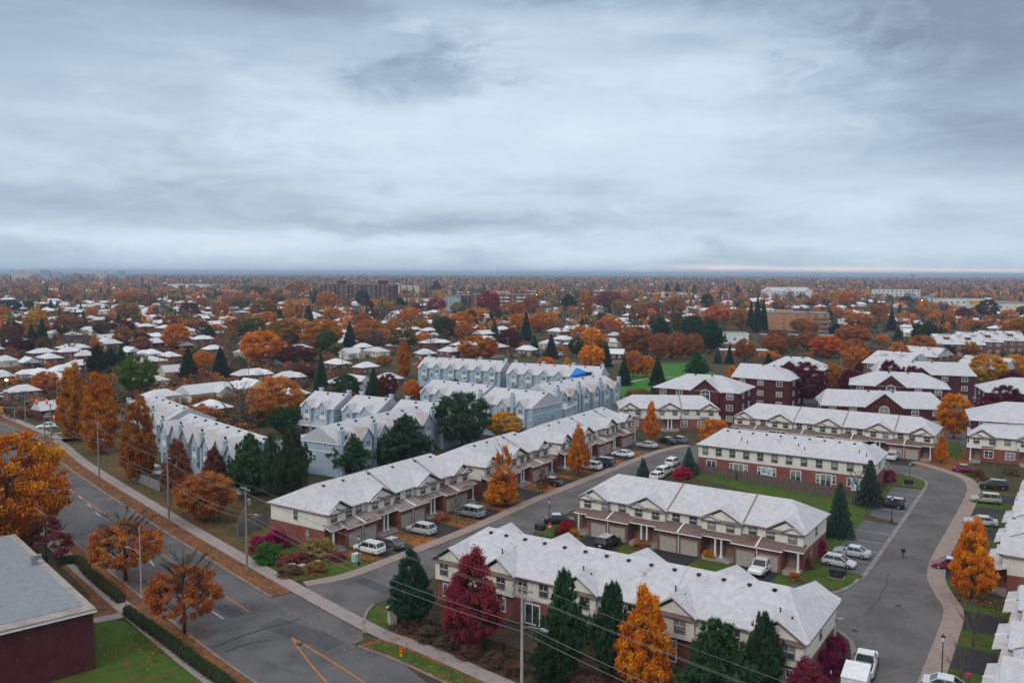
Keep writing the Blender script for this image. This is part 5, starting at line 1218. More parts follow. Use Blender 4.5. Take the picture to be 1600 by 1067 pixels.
slabblock('wide white school with long flat roofs on the left horizon', (262, 452), R(-4), 105, 40, 10, 'white_siding', 2, 16, 'school_building', 'building', roof='snow_far')
# high-rises on the left skyline
for k, (x, yb, w_, h, lab, mt) in enumerate(((16, 438, 17, 17, 'broad pale tower, leftmost on the skyline', 'cream_stucco'), (34, 437, 12, 17, 'grey tower just right of the leftmost tower', 'white_siding'), (63, 437, 13, 16, 'wide topped grey tower on the left skyline', 'blue_siding'),
        (82, 437, 12, 13, 'stepped grey tower behind the brown blocks', 'blue_siding'), (110, 441, 13, 14, 'brown brick tower block on the left skyline', 'brown_brick'), (95, 441, 14, 9, 'lower brown block left of the brown tower', 'brown_brick'), (151, 437, 13, 15, 'pale grey tower right of the brown block', 'cream_stucco'), (183, 437, 10, 15, 'dark slim tower, rightmost on the left skyline', 'blue_siding'))):
    yb += 2; dep = pix(P(x, yb))[2]; slabblock(lab, (x, yb), R(8), w_*dep/FPX, 22, h*dep/FPX, mt, 12, 5, 'tower_block', 'tower block', fr='white_trim', ww=4, wh=3, back=True, pent=((w_*dep/FPX*.3, w_*dep/FPX*.7, 3),), grp='towers on the left skyline')
# ---------------------------------------------------------------- bungalows
HOUSE = {}
def house_proto(key, L, D, ze, rise, wall, wing=None, hip=True, gar=False):
    b = MB(); b.box(0, L, 0, D, 0, ze)
    if wing: b.box(wing[0], wing[1], -wing[2], -.004, 0, ze-.004)
    if not hip:
        sl = rise/(D/2+.5)
        for x in (0, L): f = [(x, 0, ze), (x, D, ze), (x, D/2, ze+sl*D/2)]; b.face(f if x else f[::-1])
    r = MB(); q = D/2 if hip else 0; hip_roof(r, -.5, L+.5, -.5, D+.5, ze, ze+rise, q+.5 if hip else 0, q+.5 if hip else 0, .22)
    if wing:
        x0, x1, w = wing; xm = (x0+x1)/2; h = rise*.78; sl = rise/(D/2+.5)
        for sg in (-1, 1):
            p = [(xm+sg*((x1-x0)/2+.45), -w-.5, ze+.01), (xm, -w-.5+(2 if hip else 0), ze+h), (xm, h/sl-.5, ze+h), (xm+sg*((x1-x0)/2+.45), -.3, ze+.01)]
            if (Vector(p[1])-Vector(p[0])).cross(Vector(p[2])-Vector(p[0])).z < 0: p = p[::-1]
            r.slab(p, .2, 0, 1)
        if hip: r.slab([(x0-.45, -w-.5, ze+.01), (x1+.45, -w-.5, ze+.01), (xm, -w+1.5, ze+h)], .2, 0, 1)
        else: b.face([(x0, -w, ze-.1), (x1, -w, ze-.1), (xm, -w, ze-.1+h*.85)])
    c = MB(); c.box(-.35, .35, -.35, .35, ze, ze+rise+.7); c.box(-.4, .4, -.4, .4, ze+rise+.7, ze+rise+.8)
    HOUSE[key] = (b.mesh('wall', wall), r.mesh('roof', ['snow_far', 'white_trim' if gar else 'taupe_trim']), c.mesh('chimney', 'brown_brick'), L, D, ze, wing)
house_proto(0, 12.5, 8.5, 3.0, 2.1, 'brown_brick')
house_proto(1, 13.5, 8.5, 3.0, 2.2, 'brown_brick', (8, 13, 3.5))
house_proto(2, 12, 8, 3.0, 2.4, 'dark_brick', None, False)
house_proto(3, 11.5, 8, 5.2, 2.2, 'brown_brick', None, True, True)
house_proto(4, 14, 8.5, 3.0, 2.0, 'cream_stucco', (.5, 5.5, 3), True, True)
house_proto(5, 13, 8.5, 3.0, 2.6, 'cream_stucco', (7.5, 12, 2.5), False, True)
rs_h = random.Random(3); HOUSES = []; GH = 'snowy roofed houses beyond the townhouses'
def house(key, px, py, rz, detail=True, wpx=None, p=None):
    w, r, c, L, D, ze, wing = HOUSE[key]
    v = P(px, py, ze+1) if p is None else Vector(p); dep = pix(v)[2]
    s = rs_h.uniform(.72, .95) if wpx is None else max(.66, min(1.2, .9*wpx*dep/FPX/(L*.92)))
    ca, sa = math.cos(rz), math.sin(rz)
    o = empty('bungalow' if ze < 4 else 'house', (v.x-(L/2*ca-D/2*sa)*s, v.y-(L/2*sa+D/2*ca)*s), rz); o.scale = (s, s, .86)
    ob('wall', w, o); ob('roof', r, o)
    if detail or random.random() < .5: ob('chimney', c, o, (L*random.choice((.3, .68)), D*.62, 0))
    if detail:
        for x in ((.18, .5, .82) if not wing else ((.2, .42) if wing[0] > 5 else (.6, .85))): window(o, L*x, -.03, 1.55, 1.6, 1.2, 0, 'white_trim', style='double')
        window(o, L+.03, D*.5, 1.55, 1.2, 1.1, PI/2, 'white_trim', style='double')
        if ze > 4:
            for x in (.25, .75): window(o, L*x, -.03, 4.1, 1.2, 1.1, 0, 'white_trim', style='double')
        dm, dh = door_mesh(); q = ob('door', dm, o, (L*.35, -.02, .1)); ob('handle', dh, q)
        if wing:
            gm, gf = garage_mesh(); q = ob('garage_door', gm, o, ((wing[0]+wing[1])/2, -wing[2]-.004, 0)); ob('frame', gf, q)
    HOUSES.append((o, key, (px, py) if p is None else pix(v)[:2])); return o
XF = {'a': (0, 400, 4.0), 'c': (380, 400, 3.81), 'd': (780, 400, 3.81), 'e': (1180, 400, 3.81)}
def xy(k, x, y): q = XF[k]; return q[0]+x/q[2], q[1]+y/q[2]
HL = {'a': [(50,535,90),(40,625,110),(180,640,120),(265,580,150),(310,612,150),(430,575,100),(540,595,140),(490,655,150),(260,705,220),(400,682,120),(20,720,90),(400,750,100),(140,810,150),(330,915,140),(815,575,120),(660,515,60),(705,525,60),(950,585,120),(1060,602,130),(920,632,200),(1085,692,110),(960,742,130),(1000,838,220),(1270,812,280),(1500,785,220),(1540,712,150),(1260,500,90),(1330,560,90),(1310,320,90),(1390,330,60),(1350,412,120),(1220,410,80),(1255,378,90),(940,385,70),(1010,400,60),(630,385,90),(710,350,90),(700,412,90),(520,365,50),(1540,390,100),(1110,360,60),(640,300,60),(1330,905,220)],
 'c': [(560,615,150),(730,635,130),(710,522,90),(800,545,130),(640,556,60),(870,472,100),(1085,558,100),(1225,540,110),(1170,452,110),(960,440,70),(1070,462,90),(1210,345,60),(1455,355,70),(1545,388,70),(1540,422,80),(880,352,60),(780,330,70),(600,330,60),(450,320,50),(70,675,150),(260,692,130),(50,745,110),(20,375,60),(590,440,60),(1000,320,50),(680,722,120),(870,700,140),(570,730,100),(300,785,90),(1450,482,60)],
 'd': [(20,420,70),(30,375,50),(410,375,90),(350,432,120),(430,420,80),(500,415,70),(380,478,120),(490,462,100),(560,432,90),(300,502,110),(165,537,80),(600,338,100),(740,388,90),(800,420,130),(890,407,90),(900,370,60),(980,377,90),(590,297,60),(690,560,100),(770,300,50),(1130,300,40),(1190,298,40),(1330,318,90),(950,265,50),(1110,375,40)],
 'e': [(890,407,80),(980,385,110),(760,287,100),(1190,322,50),(1280,340,70),(1310,372,50),(1420,372,50),(1530,392,100),(1440,417,100),(930,440,60)]}
for k, l in HL.items():
    for i, (x, y, w_) in enumerate(l):
        px, py = xy(k, x, y); key = random.choice((0, 0, 1, 1, 4, 2, 5))
        if (k, x) in (('d', 600), ('c', 1225)): key = 3
        house(key, px, py, R(random.choice((-42, -38, -44, 52, 48)) if k in 'ac' else random.choice((-14, -18, 70, -22, -30))), py > 500, w_/XF[k][2])
TAKEN = [o.matrix_basis.translation.to_2d() for o, _, _ in HOUSES]
# more of the same street grid beyond
BLD = [(o.location.x, o.location.y) for o in SC.objects if o.parent is None and o.type == 'EMPTY' and o.get('category') in ('apartment building', 'building', 'store', 'tower block', 'townhouse row')]
def clear(x, y, r): return all((x-a)**2+(y-b)**2 > r*r for a, b in BLD)
n = 0; rs = random.Random(5)
for row in range(40):
    for k in range(80):
        if n >= 168: break
        g = R(-38); u = (k-40)*21+rs.uniform(-3, 3); vv = 230+row*33+(row % 2)*-7
        x, y = u*math.cos(g)-vv*math.sin(g)-180, u*math.sin(g)+vv*math.cos(g)+60
        if not 280 < y < 1150: continue
        a, b, dep = pix((x, y, 4))
        if not (-20 < a < 1620 and 448 < b < 545): continue
        if a > 1050 and b > 488: continue
        if rs.random() > .78 or not clear(x, y, 55) or min(((x-t.x)**2+(y-t.y)**2 for t in TAKEN)) < 17**2: continue
        house(rs.choice((0, 1, 2, 4)), 0, 0, g+rs.choice((0, PI/2)), False, None, (x, y, 4)); TAKEN.append(Vector((x, y))); n += 1
# ---------------------------------------------------------------- trees of the older streets, placed one by one
TL = {'a': [(1100,592,165,170,'round',(.40,.115,.018)),(230,525,180,150,'round',(.33,.15,.02)),(265,535,150,80,'spruce',DPINE),(200,535,110,70,'spruce',DPINE),(430,510,140,170,'round',BROWN),(885,572,90,120,'round',MAROON),(770,560,120,110,'round',(.24,.09,.03)),(770,490,90,140,'round',MAROON),(590,566,75,64,'cone',ORANGE),(160,600,110,140,'round',(.09,.03,.03)),(610,745,180,140,'pine',(.04,.045,.03)),(690,690,110,90,'pine',DPINE),(760,690,130,90,'spruce',DPINE),(860,862,240,230,'round',(.075,.135,.018)),(290,870,150,160,'round',(.36,.10,.02)),(1010,805,54,90,'round',ORANGE),(1180,775,205,150,'spruce',(.04,.05,.035)),(1380,755,190,130,'spruce',(.028,.055,.04)),(1265,725,130,120,'round',(.42,.12,.02)),(1440,650,200,180,'bare',GREYT),(1580,675,200,150,'round',(.46,.13,.014)),(1180,372,80,115,'round',(.10,.04,.03)),(940,378,62,62,'cone',(.5,.14,.015)),(570,405,86,74,'round',(.44,.12,.03)),(400,284,64,160,'round',RUST),(790,325,100,120,'round',RUST),(900,325,90,150,'round',BROWN),(1350,505,80,95,'round',(.44,.12,.016)),(1530,505,115,150,'round',(.15,.12,.02)),(1430,315,62,120,'round',RUST),(1505,325,74,130,'round',(.2,.1,.03)),(1090,460,90,140,'round',BROWN),(1220,465,64,120,'round',RUST),(810,405,110,120,'round',(.22,.09,.03)),(870,445,80,90,'round',OLIVE),(320,345,74,50,'spruce',DPINE),(360,345,64,44,'spruce',DPINE),(60,345,64,140,'round',(.05,.05,.03)),(180,345,64,60,'round',(.06,.05,.03)),(30,515,95,80,'spruce',DPINE),(100,510,95,100,'round',MAROON),(30,430,110,90,'round',(.36,.11,.02)),(1060,375,50,60,'round',GREEN),(250,400,60,120,'round',(.33,.14,.02)),(640,500,90,110,'round',(.10,.07,.03)),(1150,640,60,80,'round',RUST),(1000,690,60,70,'round',(.2,.03,.03)),(1290,940,70,200,'round',(.22,.08,.03)),(120,930,90,160,'bare',GREYT),(1480,520,130,100,'round',(.14,.07,.04)),(540,555,60,60,'bare',GREYT),(460,560,140,110,'bare',(.2,.12,.08))],
 'c': [(120,655,205,230,'round',(.46,.13,.014)),(250,555,175,220,'round',(.20,.095,.02)),(60,510,140,170,'round',(.10,.10,.02)),(470,565,185,240,'round',(.33,.10,.018)),(500,575,140,120,'round',(.05,.10,.02)),(635,548,165,94,'spruce',DPINE),(755,475,95,155,'round',(.36,.11,.016)),(720,525,90,150,'round',(.26,.09,.03)),(950,565,125,165,'round',(.11,.085,.02)),(1075,538,84,92,'round',(.46,.13,.014)),(320,655,120,230,'round',(.11,.035,.03)),(370,745,90,140,'round',(.12,.04,.035)),(1400,625,150,250,'round',(.33,.085,.016)),(1300,485,150,160,'round',(.38,.11,.018)),(1412,485,94,84,'cone',(.5,.15,.03)),(1375,405,95,135,'round',(.42,.12,.02)),(1150,345,95,115,'round',(.26,.035,.035)),(1465,350,140,140,'round',(.25,.02,.035)),(1050,455,84,120,'round',(.28,.12,.02)),(1000,425,115,150,'round',(.38,.11,.018)),(1180,450,90,110,'round',(.07,.12,.02)),(880,440,115,105,'bare',GREYT),(800,392,74,84,'round',(.07,.03,.03)),(300,385,125,135,'round',(.42,.15,.04)),(392,415,125,84,'spruce',DPINE),(220,388,74,74,'spruce',DPINE),(120,385,125,150,'round',(.2,.08,.03)),(150,405,74,105,'round',(.44,.12,.016)),(430,300,105,54,'spruce',DPINE),(500,335,125,120,'round',(.36,.13,.04)),(710,300,95,84,'round',(.02,.03,.03)),(740,335,74,74,'round',MAROON),(860,335,64,84,'round',(.38,.16,.02)),(935,335,84,95,'pine',DPINE),(1280,350,74,100,'round',(.2,.11,.02)),(1495,485,115,64,'spruce',SPRUCE),(1560,545,95,84,'round',MAROON),(1090,245,44,64,'round',ORANGE),(1150,225,74,64,'pine',DPINE),(610,432,74,74,'round',(.46,.13,.016)),(540,400,90,110,'round',(.36,.12,.03)),(560,590,70,100,'round',(.13,.12,.03)),(840,660,70,100,'round',(.30,.11,.03)),(690,470,60,100,'round',(.28,.1,.03)),(330,240,90,130,'round',(.3,.12,.03)),(90,250,70,150,'round',(.09,.09,.03)),(180,280,60,140,'round',(.2,.09,.03))],
 'd': [(110,455,110,120,'round',(.40,.12,.018)),(160,510,180,84,'spruce',DPINE),(240,455,115,135,'round',(.38,.11,.018)),(310,435,95,95,'round',(.38,.11,.016)),(60,560,125,150,'round',(.09,.03,.03)),(510,405,195,84,'round',(.30,.11,.035)),(190,355,125,100,'round',(.26,.09,.03)),(110,400,120,110,'round',RUST),(660,490,130,180,'round',(.40,.115,.018)),(550,560,130,130,'round',(.54,.165,.012)),(550,685,155,150,'round',(.54,.155,.012)),(640,660,145,74,'spruce',DPINE),(405,685,84,74,'cone',(.5,.19,.014)),(280,675,74,95,'round',(.46,.13,.014)),(810,595,175,205,'round',(.22,.065,.02)),(960,615,155,135,'round',(.23,.065,.02)),(1060,615,155,115,'round',(.22,.07,.025)),(1150,615,150,125,'round',(.21,.07,.025)),(900,365,84,105,'round',(.28,.03,.025)),(830,395,115,115,'round',(.24,.09,.03)),(710,345,84,84,'round',(.22,.13,.02)),(1045,355,105,140,'round',(.26,.10,.04)),(1060,465,125,74,'round',(.10,.075,.02)),(960,490,115,115,'pine',(.025,.06,.025)),(1150,500,145,135,'round',(.03,.055,.022)),(1260,570,180,160,'pine',(.022,.065,.022)),(1300,410,115,165,'round',(.40,.075,.02)),(1440,440,125,135,'round',(.30,.11,.02)),(1496,452,185,62,'spruce',(.02,.045,.025)),(1535,456,215,70,'spruce',(.022,.05,.025)),(1572,452,195,64,'spruce',(.02,.045,.025)),(1460,630,135,125,'round',(.22,.065,.02)),(1000,242,84,64,'spruce',DPINE),(1060,242,84,64,'spruce',DPINE),(1160,246,80,54,'spruce',DPINE),(1420,246,74,64,'spruce',DPINE),(410,335,105,110,'pine',DPINE),(310,610,145,94,'spruce',(.04,.05,.035)),(460,600,115,94,'round',(.06,.07,.02)),(210,565,95,64,'spruce',DPINE),(1240,325,95,74,'round',(.03,.045,.03)),(70,370,90,130,'round',RUST),(560,300,60,120,'round',(.3,.07,.03)),(650,300,90,160,'round',(.24,.05,.03)),(1340,600,60,60,'spruce',DPINE),(1300,640,100,60,'spruce',SPRUCE),(1370,640,110,60,'spruce',DPINE),(750,290,60,120,'round',RUST)],
 'e': [(580,545,135,195,'round',(.28,.08,.022)),(430,605,125,205,'round',(.38,.075,.014)),(590,695,155,145,'round',(.38,.11,.016)),(400,745,115,125,'round',(.32,.11,.03)),(110,585,115,145,'round',(.25,.075,.02)),(220,565,95,84,'round',BROWN),(80,632,64,100,'round',(.46,.13,.014)),(740,405,125,95,'round',(.26,.08,.025)),(620,445,105,165,'round',(.32,.115,.03)),(480,385,84,95,'round',(.36,.13,.03)),(550,305,95,115,'round',(.42,.11,.016)),(480,295,84,95,'round',(.38,.16,.02)),(360,305,55,120,'round',(.26,.06,.03)),(140,325,64,95,'round',RUST),(810,445,135,64,'spruce',DPINE),(850,505,84,64,'spruce',DPINE),(1020,375,105,115,'round',(.40,.15,.016)),(1000,550,165,140,'round',(.022,.05,.03)),(1380,375,115,130,'round',(.06,.055,.03)),(1500,395,74,84,'round',(.38,.12,.016)),(1240,385,74,105,'round',(.14,.03,.035)),(1110,425,84,145,'round',RUST),(1300,435,54,125,'round',RUST),(960,625,95,105,'round',(.44,.13,.016)),(1060,605,74,125,'round',(.13,.04,.03)),(1175,760,160,160,'bare',(.16,.1,.06)),(1170,740,130,150,'sparse',(.18,.08,.03)),(1380,775,190,205,'round',(.38,.16,.014)),(1540,765,180,145,'round',(.42,.16,.014)),(1560,565,185,135,'round',(.25,.08,.025)),(1190,565,74,105,'round',(.28,.09,.025)),(1140,605,84,105,'round',(.04,.05,.03)),(480,475,74,84,'pine',DPINE),(270,455,84,120,'round',(.27,.09,.025)),(340,465,74,84,'round',(.26,.09,.03)),(760,530,60,70,'round',(.46,.13,.014)),(900,300,60,80,'round',DPINE),(980,300,55,90,'round',(.38,.14,.02)),(660,640,90,90,'round',(.26,.04,.03)),(640,700,70,90,'round',(.14,.012,.035)),(540,760,80,110,'round',(.10,.012,.025))]}
FT = []
for k, l in TL.items():
    s = XF[k][2]
    for x, y, h, w_, kind, col in l:
        px, py = xy(k, x, y); FT.append((tree(kind, px, py, h/s, w_/s, tuple(min(.62, c*q) for c, q in zip(col, (1.22, 1.38, 1.3))) if col[0] > col[1]*1.5 and col[1] > .05 else col, z=0), px, py))
TP = [o.location.to_2d() for o, _, _ in FT]
PAL = [(.44, .155, .03), (.34, .125, .04), (.26, .115, .05), (.17, .10, .065), (.50, .17, .025), (.13, .075, .05), (.12, .05, .035), (.30, .16, .05), (.05, .065, .03), (.15, .13, .045), (.36, .11, .04), (.17, .04, .035)]
PW = [9, 11, 12, 13, 6, 11, 5, 7, 10, 6, 6, 3]
def far_col(rs): return rs.choices(PAL, PW)[0]
cnt = 0; tries = 0
while cnt < 150 and tries < 20000:
    tries += 1; px, py = rs.uniform(-10, 1610), rs.uniform(468, 560)
    if px > 1040 and py > 520: continue
    if 640 < px < 1000 and py > 548: continue
    v = P(px, py); q = v.to_2d()
    if not clear(v.x, v.y, 38) or min((q-t).length for t in TAKEN) < 8.5 or min((q-t).length for t in TP) < 9: continue
    dep = pix(v)[2]; H = rs.uniform(6, 13); sp = rs.random() < .16
    tree('spruce' if sp else rs.choice(('round', 'round', 'round', 'sparse', 'tall', 'bare', 'bare')), px, py, H*FPX/dep, (H*.5 if sp else H*rs.uniform(.75, 1.15))*FPX/dep, DPINE if sp else far_col(rs)); TP.append(q); cnt += 1
# ---------------------------------------------------------------- the woods and gardens beyond that read as one mass
def wood(name, d0, d1, ntree, nl, leaf, hmin, hmax, label, mind=0):
    C, Nn, S, Tt, Cc = [], [], [], [], []
    made = 0
    while made < ntree:
        dep = math.exp(rs.uniform(math.log(d0), math.log(d1))); a = rs.uniform(-.66, .66); x, y = dep*a, dep
        if mind and (not clear(x, y, 42) or min((x-t.x)**2+(y-t.y)**2 for t in TAKEN) < 9**2): continue
        if not mind and not clear(x, y, 60): continue
        made += 1; H = rs.uniform(hmin, hmax); W = H*rs.uniform(.7, 1.2); sp = rs.random() < .13
        col = np.array(DPINE if sp else jit(far_col(rs), .15))
        if dep > 1500: col = col*.82+np.array((.12, .075, .05))*.18
        d = unit(nl); rad = NR.random((nl, 1))**.4
        if sp: z = NR.random(nl)**1.5; p = np.stack([d[:, 0]*(1-z)*W*.3, d[:, 1]*(1-z)*W*.3, z*H*1.15+.3], 1)
        else: p = d*rad*np.array([W/2, W/2, H*.42])*(1+.22*np.sin(d[:, :1]*5+made)*np.cos(d[:, 1:2]*4))+np.array([0, 0, H*.56])
        C.append(p+np.array([x, y, 0])); Nn.append(d+np.array([0, 0, .5])+unit(nl)*.7); Tt.append(np.clip(NR.normal(.5, .2, nl), 0, 1)); S.append(np.full(nl, leaf)*NR.uniform(.7, 1.3, nl)); Cc.append(np.repeat(col[None], nl, 0))
    me = leafmesh(name, np.concatenate(C), np.concatenate(Nn), np.concatenate(S), np.concatenate(Tt), 'far_leaves', 1.3, None, np.concatenate(Cc))
    ob(name, me, kind='stuff', label=label, cat='woodland')
wood('woodland', 560, 1250, 1050, 150, 1.0, 5.5, 11, 'autumn garden trees packed between the farther streets', 1)
wood('far_woodland', 1200, 2600, 3000, 60, 2.2, 8, 15, 'brown and orange woods under the horizon')
wood('horizon_woodland', 2600, 9000, 6500, 22, 6.5, 10, 18, 'hazy brown woods along the horizon line')
# low far ridges and a scatter of far pale roofs
m = MB(); n = 0
while n < 620:
    dep = math.exp(rs.uniform(math.log(620), math.log(4000))); x = dep*rs.uniform(-.62, .62)
    if not clear(x, dep, 60) or (dep < 1250 and min((x-t.x)**2+(dep-t.y)**2 for t in TAKEN) < 16**2): continue
    n += 1; big = dep > 1300 and rs.random() < .22; L_, D_ = (rs.uniform(30, 90), 28) if big else (rs.uniform(10, 16), 8.5); h_ = rs.uniform(5, 8) if big else 2.8
    a_ = R(rs.choice((-38, -42, 50, 48, -20))) if not big else R(rs.uniform(-8, 4)); q = MB()
    q.box(0, L_, 0, D_, 0, h_, 0, 1)
    if not big: hip_roof(q, -.5, L_+.5, -.5, D_+.5, h_, h_+2.0, 4.5, 4.5, .2, 1, 0)
    i0 = len(m.v); ca, sa = math.cos(a_), math.sin(a_)
    m.v += [(x+u*ca-v*sa, dep+u*sa+v*ca, z) for u, v, z in q.v]; m.f += [tuple(i0+j for j in f) for f in q.f]; m.m += [2 if (c == 0 and n % 3) else c for c in q.m]
m.build('far_rooftops', ['white_siding', 'snow_far', 'brown_brick'], kind='stuff', label='scatter of tiny snowy roofs among the far woods', cat='rooftops')
# ---------------------------------------------------------------- cars
def paintmat():
    m, nt, N, L, b = nodes('car_paint'); oi = nn(nt, 'ShaderNodeObjectInfo'); v = coord(nt)
    g = nn(nt, 'ShaderNodeNewGeometry'); up = ramp(nt, sep(nt, g.outputs['True Normal'])[2], .75, .95)
    sn = mth(nt, 'MULTIPLY', mth(nt, 'MULTIPLY', up, ramp(nt, sep(nt, v)[2], .95, 1.3)), ramp(nt, noise(nt, v, 2.2, 5, .7), .30, .55))
    L.new(mixc(nt, oi.outputs['Color'], (.66, .68, .72), mth(nt, 'MULTIPLY', sn, .85)), b.inputs['Base Color'])
    b.inputs['Specular IOR Level'].default_value = .5; b.inputs['Roughness'].default_value = .28; b.inputs['Coat Weight'].default_value = .5; b.inputs['Metallic'].default_value = .15
paintmat(); glassmat('car_glass', (.012, .014, .018), .08); simple('tyre_rubber', (.016, .016, .017), None, 3, .9); simple('rim_metal', (.45, .46, .48), None, 3, .3, .8)
simple('lamp_lens', (.75, .77, .8), None, 3, .15); simple('tail_lens', (.32, .01, .012), None, 3, .2); simple('snow', (.74, .75, .78), (.62, .63, .67), 3, .9)
glow('tail_glow', (1, .03, .02), 3.0)
CARS = {
 'sedan': dict(L=4.7, W=1.82, st=[(-2.35, .38, .86, .78), (-2.2, .25, .98, .88), (-1.4, .22, 1.0, .91), (0, .2, .98, .91), (1.0, .22, .95, .91), (1.9, .24, .80, .88), (2.25, .26, .70, .80), (2.35, .34, .58, .70)], gh=(1.05, .25, -1.0, -1.75, 1.45)),
 'suv': dict(L=4.65, W=1.86, st=[(-2.32, .45, 1.0, .82), (-2.22, .32, 1.12, .9), (-1.4, .28, 1.12, .93), (0, .27, 1.08, .93), (1.0, .28, 1.05, .93), (1.9, .3, .95, .9), (2.22, .32, .86, .84), (2.32, .42, .7, .74)], gh=(1.1, .45, -1.85, -2.2, 1.70)),
 'hatch': dict(L=4.15, W=1.78, st=[(-2.07, .42, .9, .8), (-1.98, .28, 1.0, .87), (-1.2, .24, 1.02, .89), (0, .22, .98, .89), (.9, .23, .95, .89), (1.65, .25, .82, .86), (1.98, .27, .72, .78), (2.07, .36, .6, .68)], gh=(1.05, .25, -1.5, -1.95, 1.50)),
 'minivan': dict(L=5.0, W=1.95, st=[(-2.5, .45, 1.02, .86), (-2.42, .3, 1.12, .95), (-1.4, .25, 1.12, .97), (0, .24, 1.08, .97), (1.2, .25, 1.05, .97), (2.0, .27, .92, .94), (2.4, .3, .8, .86), (2.5, .4, .66, .76)], gh=(1.55, .7, -2.1, -2.4, 1.76)),
 'pickup': dict(L=5.6, W=1.98, st=[(-2.8, .5, 1.05, .9), (-2.72, .4, 1.1, .97), (-.7, .36, 1.1, .98), (.2, .34, 1.1, .98), (1.2, .34, 1.1, .98), (2.2, .36, 1.06, .96), (2.65, .4, 1.0, .92), (2.8, .5, .8, .85)], gh=(1.2, .55, -.55, -.75, 1.82))}
def car_meshes(k):
    c = CARS[k]; B = MB(); rings = []
    for x, zb, zt, w in c['st']:
        i = len(B.v); rings.append(i)
        half = [(w*.86, zb), (w, zb+.16), (w, zb+(zt-zb)*.62), (w*.93, zt-.05), (w*.84, zt)]
        B.v += [(x, y, z) for y, z in half]+[(x, -y, z) for y, z in half[::-1]]
    n = 10
    for a, b in zip(rings, rings[1:]):
        for q in range(n): B.f.append((a+q, a+(q+1) % n, b+(q+1) % n, b+q)); B.m.append(0)
    B.f.append(tuple(rings[0]+q for q in range(n))); B.m.append(0); B.f.append(tuple(rings[-1]+q for q in range(n))[::-1]); B.m.append(0)
    xa, xb, xc, xd, H = c['gh']; zb = .95 if k in ('sedan', 'hatch') else 1.05; W = c['W']/2; wb, wt = W*.90, W*.74
    G = MB(); lo = [(xa, -wb, zb), (xa, wb, zb), (xd, wb, zb), (xd, -wb, zb)]; hi = [(xb, -wt, H-.06), (xb, wt, H-.06), (xc, wt, H-.06), (xc, -wt, H-.06)]
    i = len(G.v); G.v += lo+hi
    for f in ((0, 1, 5, 4), (1, 2, 6, 5), (2, 3, 7, 6), (3, 0, 4, 7), (4, 5, 6, 7)): G.f.append(f); G.m.append(0)
    e = .05; B.slab([(xb+e, -wt-.03, H), (xb+e, wt+.03, H), (xc-e, wt+.03, H), (xc-e, -wt-.03, H)][::1], .09, 0)
    for s in (-1, 1):
        for p, q in ((lo[0], hi[0]), (lo[3], hi[3])): B.tube([(p[0], s*abs(p[1])*1.01, p[2]), (q[0], s*abs(q[1])*1.02, q[2]+.02)], .055, 4)
        xm = (xa+xd)/2*.6+(xb+xc)/2*.4
        for dx in ((.0, -.95) if k in ('suv', 'minivan') else (0,)): B.tube([(xm+dx, s*wb*1.005, zb), (xm+dx, s*wt*1.02, H-.04)], .04, 4)
    if k == 'pickup': B.box(-2.6, -.85, -.8, .8, 1.095, 1.115, 1)
    wl = MB(); wl.lathe([(.2, -.1), (.31, -.1), (.33, -.06), (.33, .06), (.31, .1), (.2, .1)], 14); rm = MB(); rm.lathe([(.03, -.09), (.2, -.085), (.21, .085), (.12, .07), (.05, .105)], 10)
    def rot(mb): mb.v = [(x, -z, y) for x, y, z in mb.v]
    rot(wl); rot(rm)
    return dict(body=B.mesh('body', ['car_paint', 'dark_metal']), window=G.mesh('window', 'car_glass'), tyre=wl.mesh('wheel', 'tyre_rubber', True), rim=rm.mesh('rim', 'rim_metal'), c=c)
def lens(nm, mt, w=.3, h=.16):
    m = MB(); m.box(-.05, .05, -w/2, w/2, -h/2, h/2); return m.mesh(nm, mt)
LENS = {}
def car(k, px, py, head, col, label, group='parked cars', glowing=False, full=True, z=0.05):
    M = cached(('car', k), lambda: car_meshes(k)); c = M['c']; v = P(px, py, z)
    o = empty('pickup_truck' if k == 'pickup' else ('parked_suv' if k == 'suv' else ('minivan' if k == 'minivan' else 'parked_car')), v, R(head), label, 'pickup' if k == 'pickup' else 'car', group)
    ob('body', M['body'], o, color=col); ob('window', M['window'], o)
    W = c['W']/2; xs = c['st'][-1][0]; wb = xs*.60
    for x in (wb, -wb*1.02):
        for s in (-1, 1): q = ob('wheel', M['tyre'], o, (x, s*(W-.10), .33)); ob('rim', M['rim'], q, (0, s*.02, 0))
    if full:
        zt = c['st'][-2][2]; zr = c['st'][1][2]
        for s in (-1, 1):
            ob('headlight', cached('hl', lambda: lens('headlight', 'lamp_lens')), o, (c['st'][-2][0]+.02, s*W*.66, zt-.12)); ob('taillight', cached('tg', lambda: lens('taillight', 'tail_glow')) if glowing else cached('tl', lambda: lens('taillight', 'tail_lens')), o, (c['st'][0][0]+.06, s*W*.74, zr-.2))
        for s in (-1, 1): ob('mirror', cached('mir', lambda: (lambda m: (m.box(-.08, .08, -.1, .1, -.07, .07), m.mesh('mirror', 'dark_metal'))[1])(MB())), o, (c['gh'][0]-.25, s*(W+.06), .98))
        ob('number_plate', cached('pl', lambda: lens('number_plate', 'white_trim', .42, .13)), o, (c['st'][0][0]-.0, 0, .62))
    return o
WH, SIL, GRY, DGR, BLK, MAG, BEI, BLU, RD = (.72, .73, .74), (.42, .44, .47), (.22, .24, .26), (.055, .06, .07), (.012, .013, .016), (.20, .008, .05), (.36, .33, .28), (.10, .15, .22), (.35, .02, .02)
GC = 'cars on the townhouse driveways'; HA = 146
car('suv', 577, 863, HA, WH, 'white suv nearest the avenue corner, tail to the lane', GC)
car('sedan', 609, 855, HA, DGR, 'dark grey sedan close beside the corner white suv', GC)
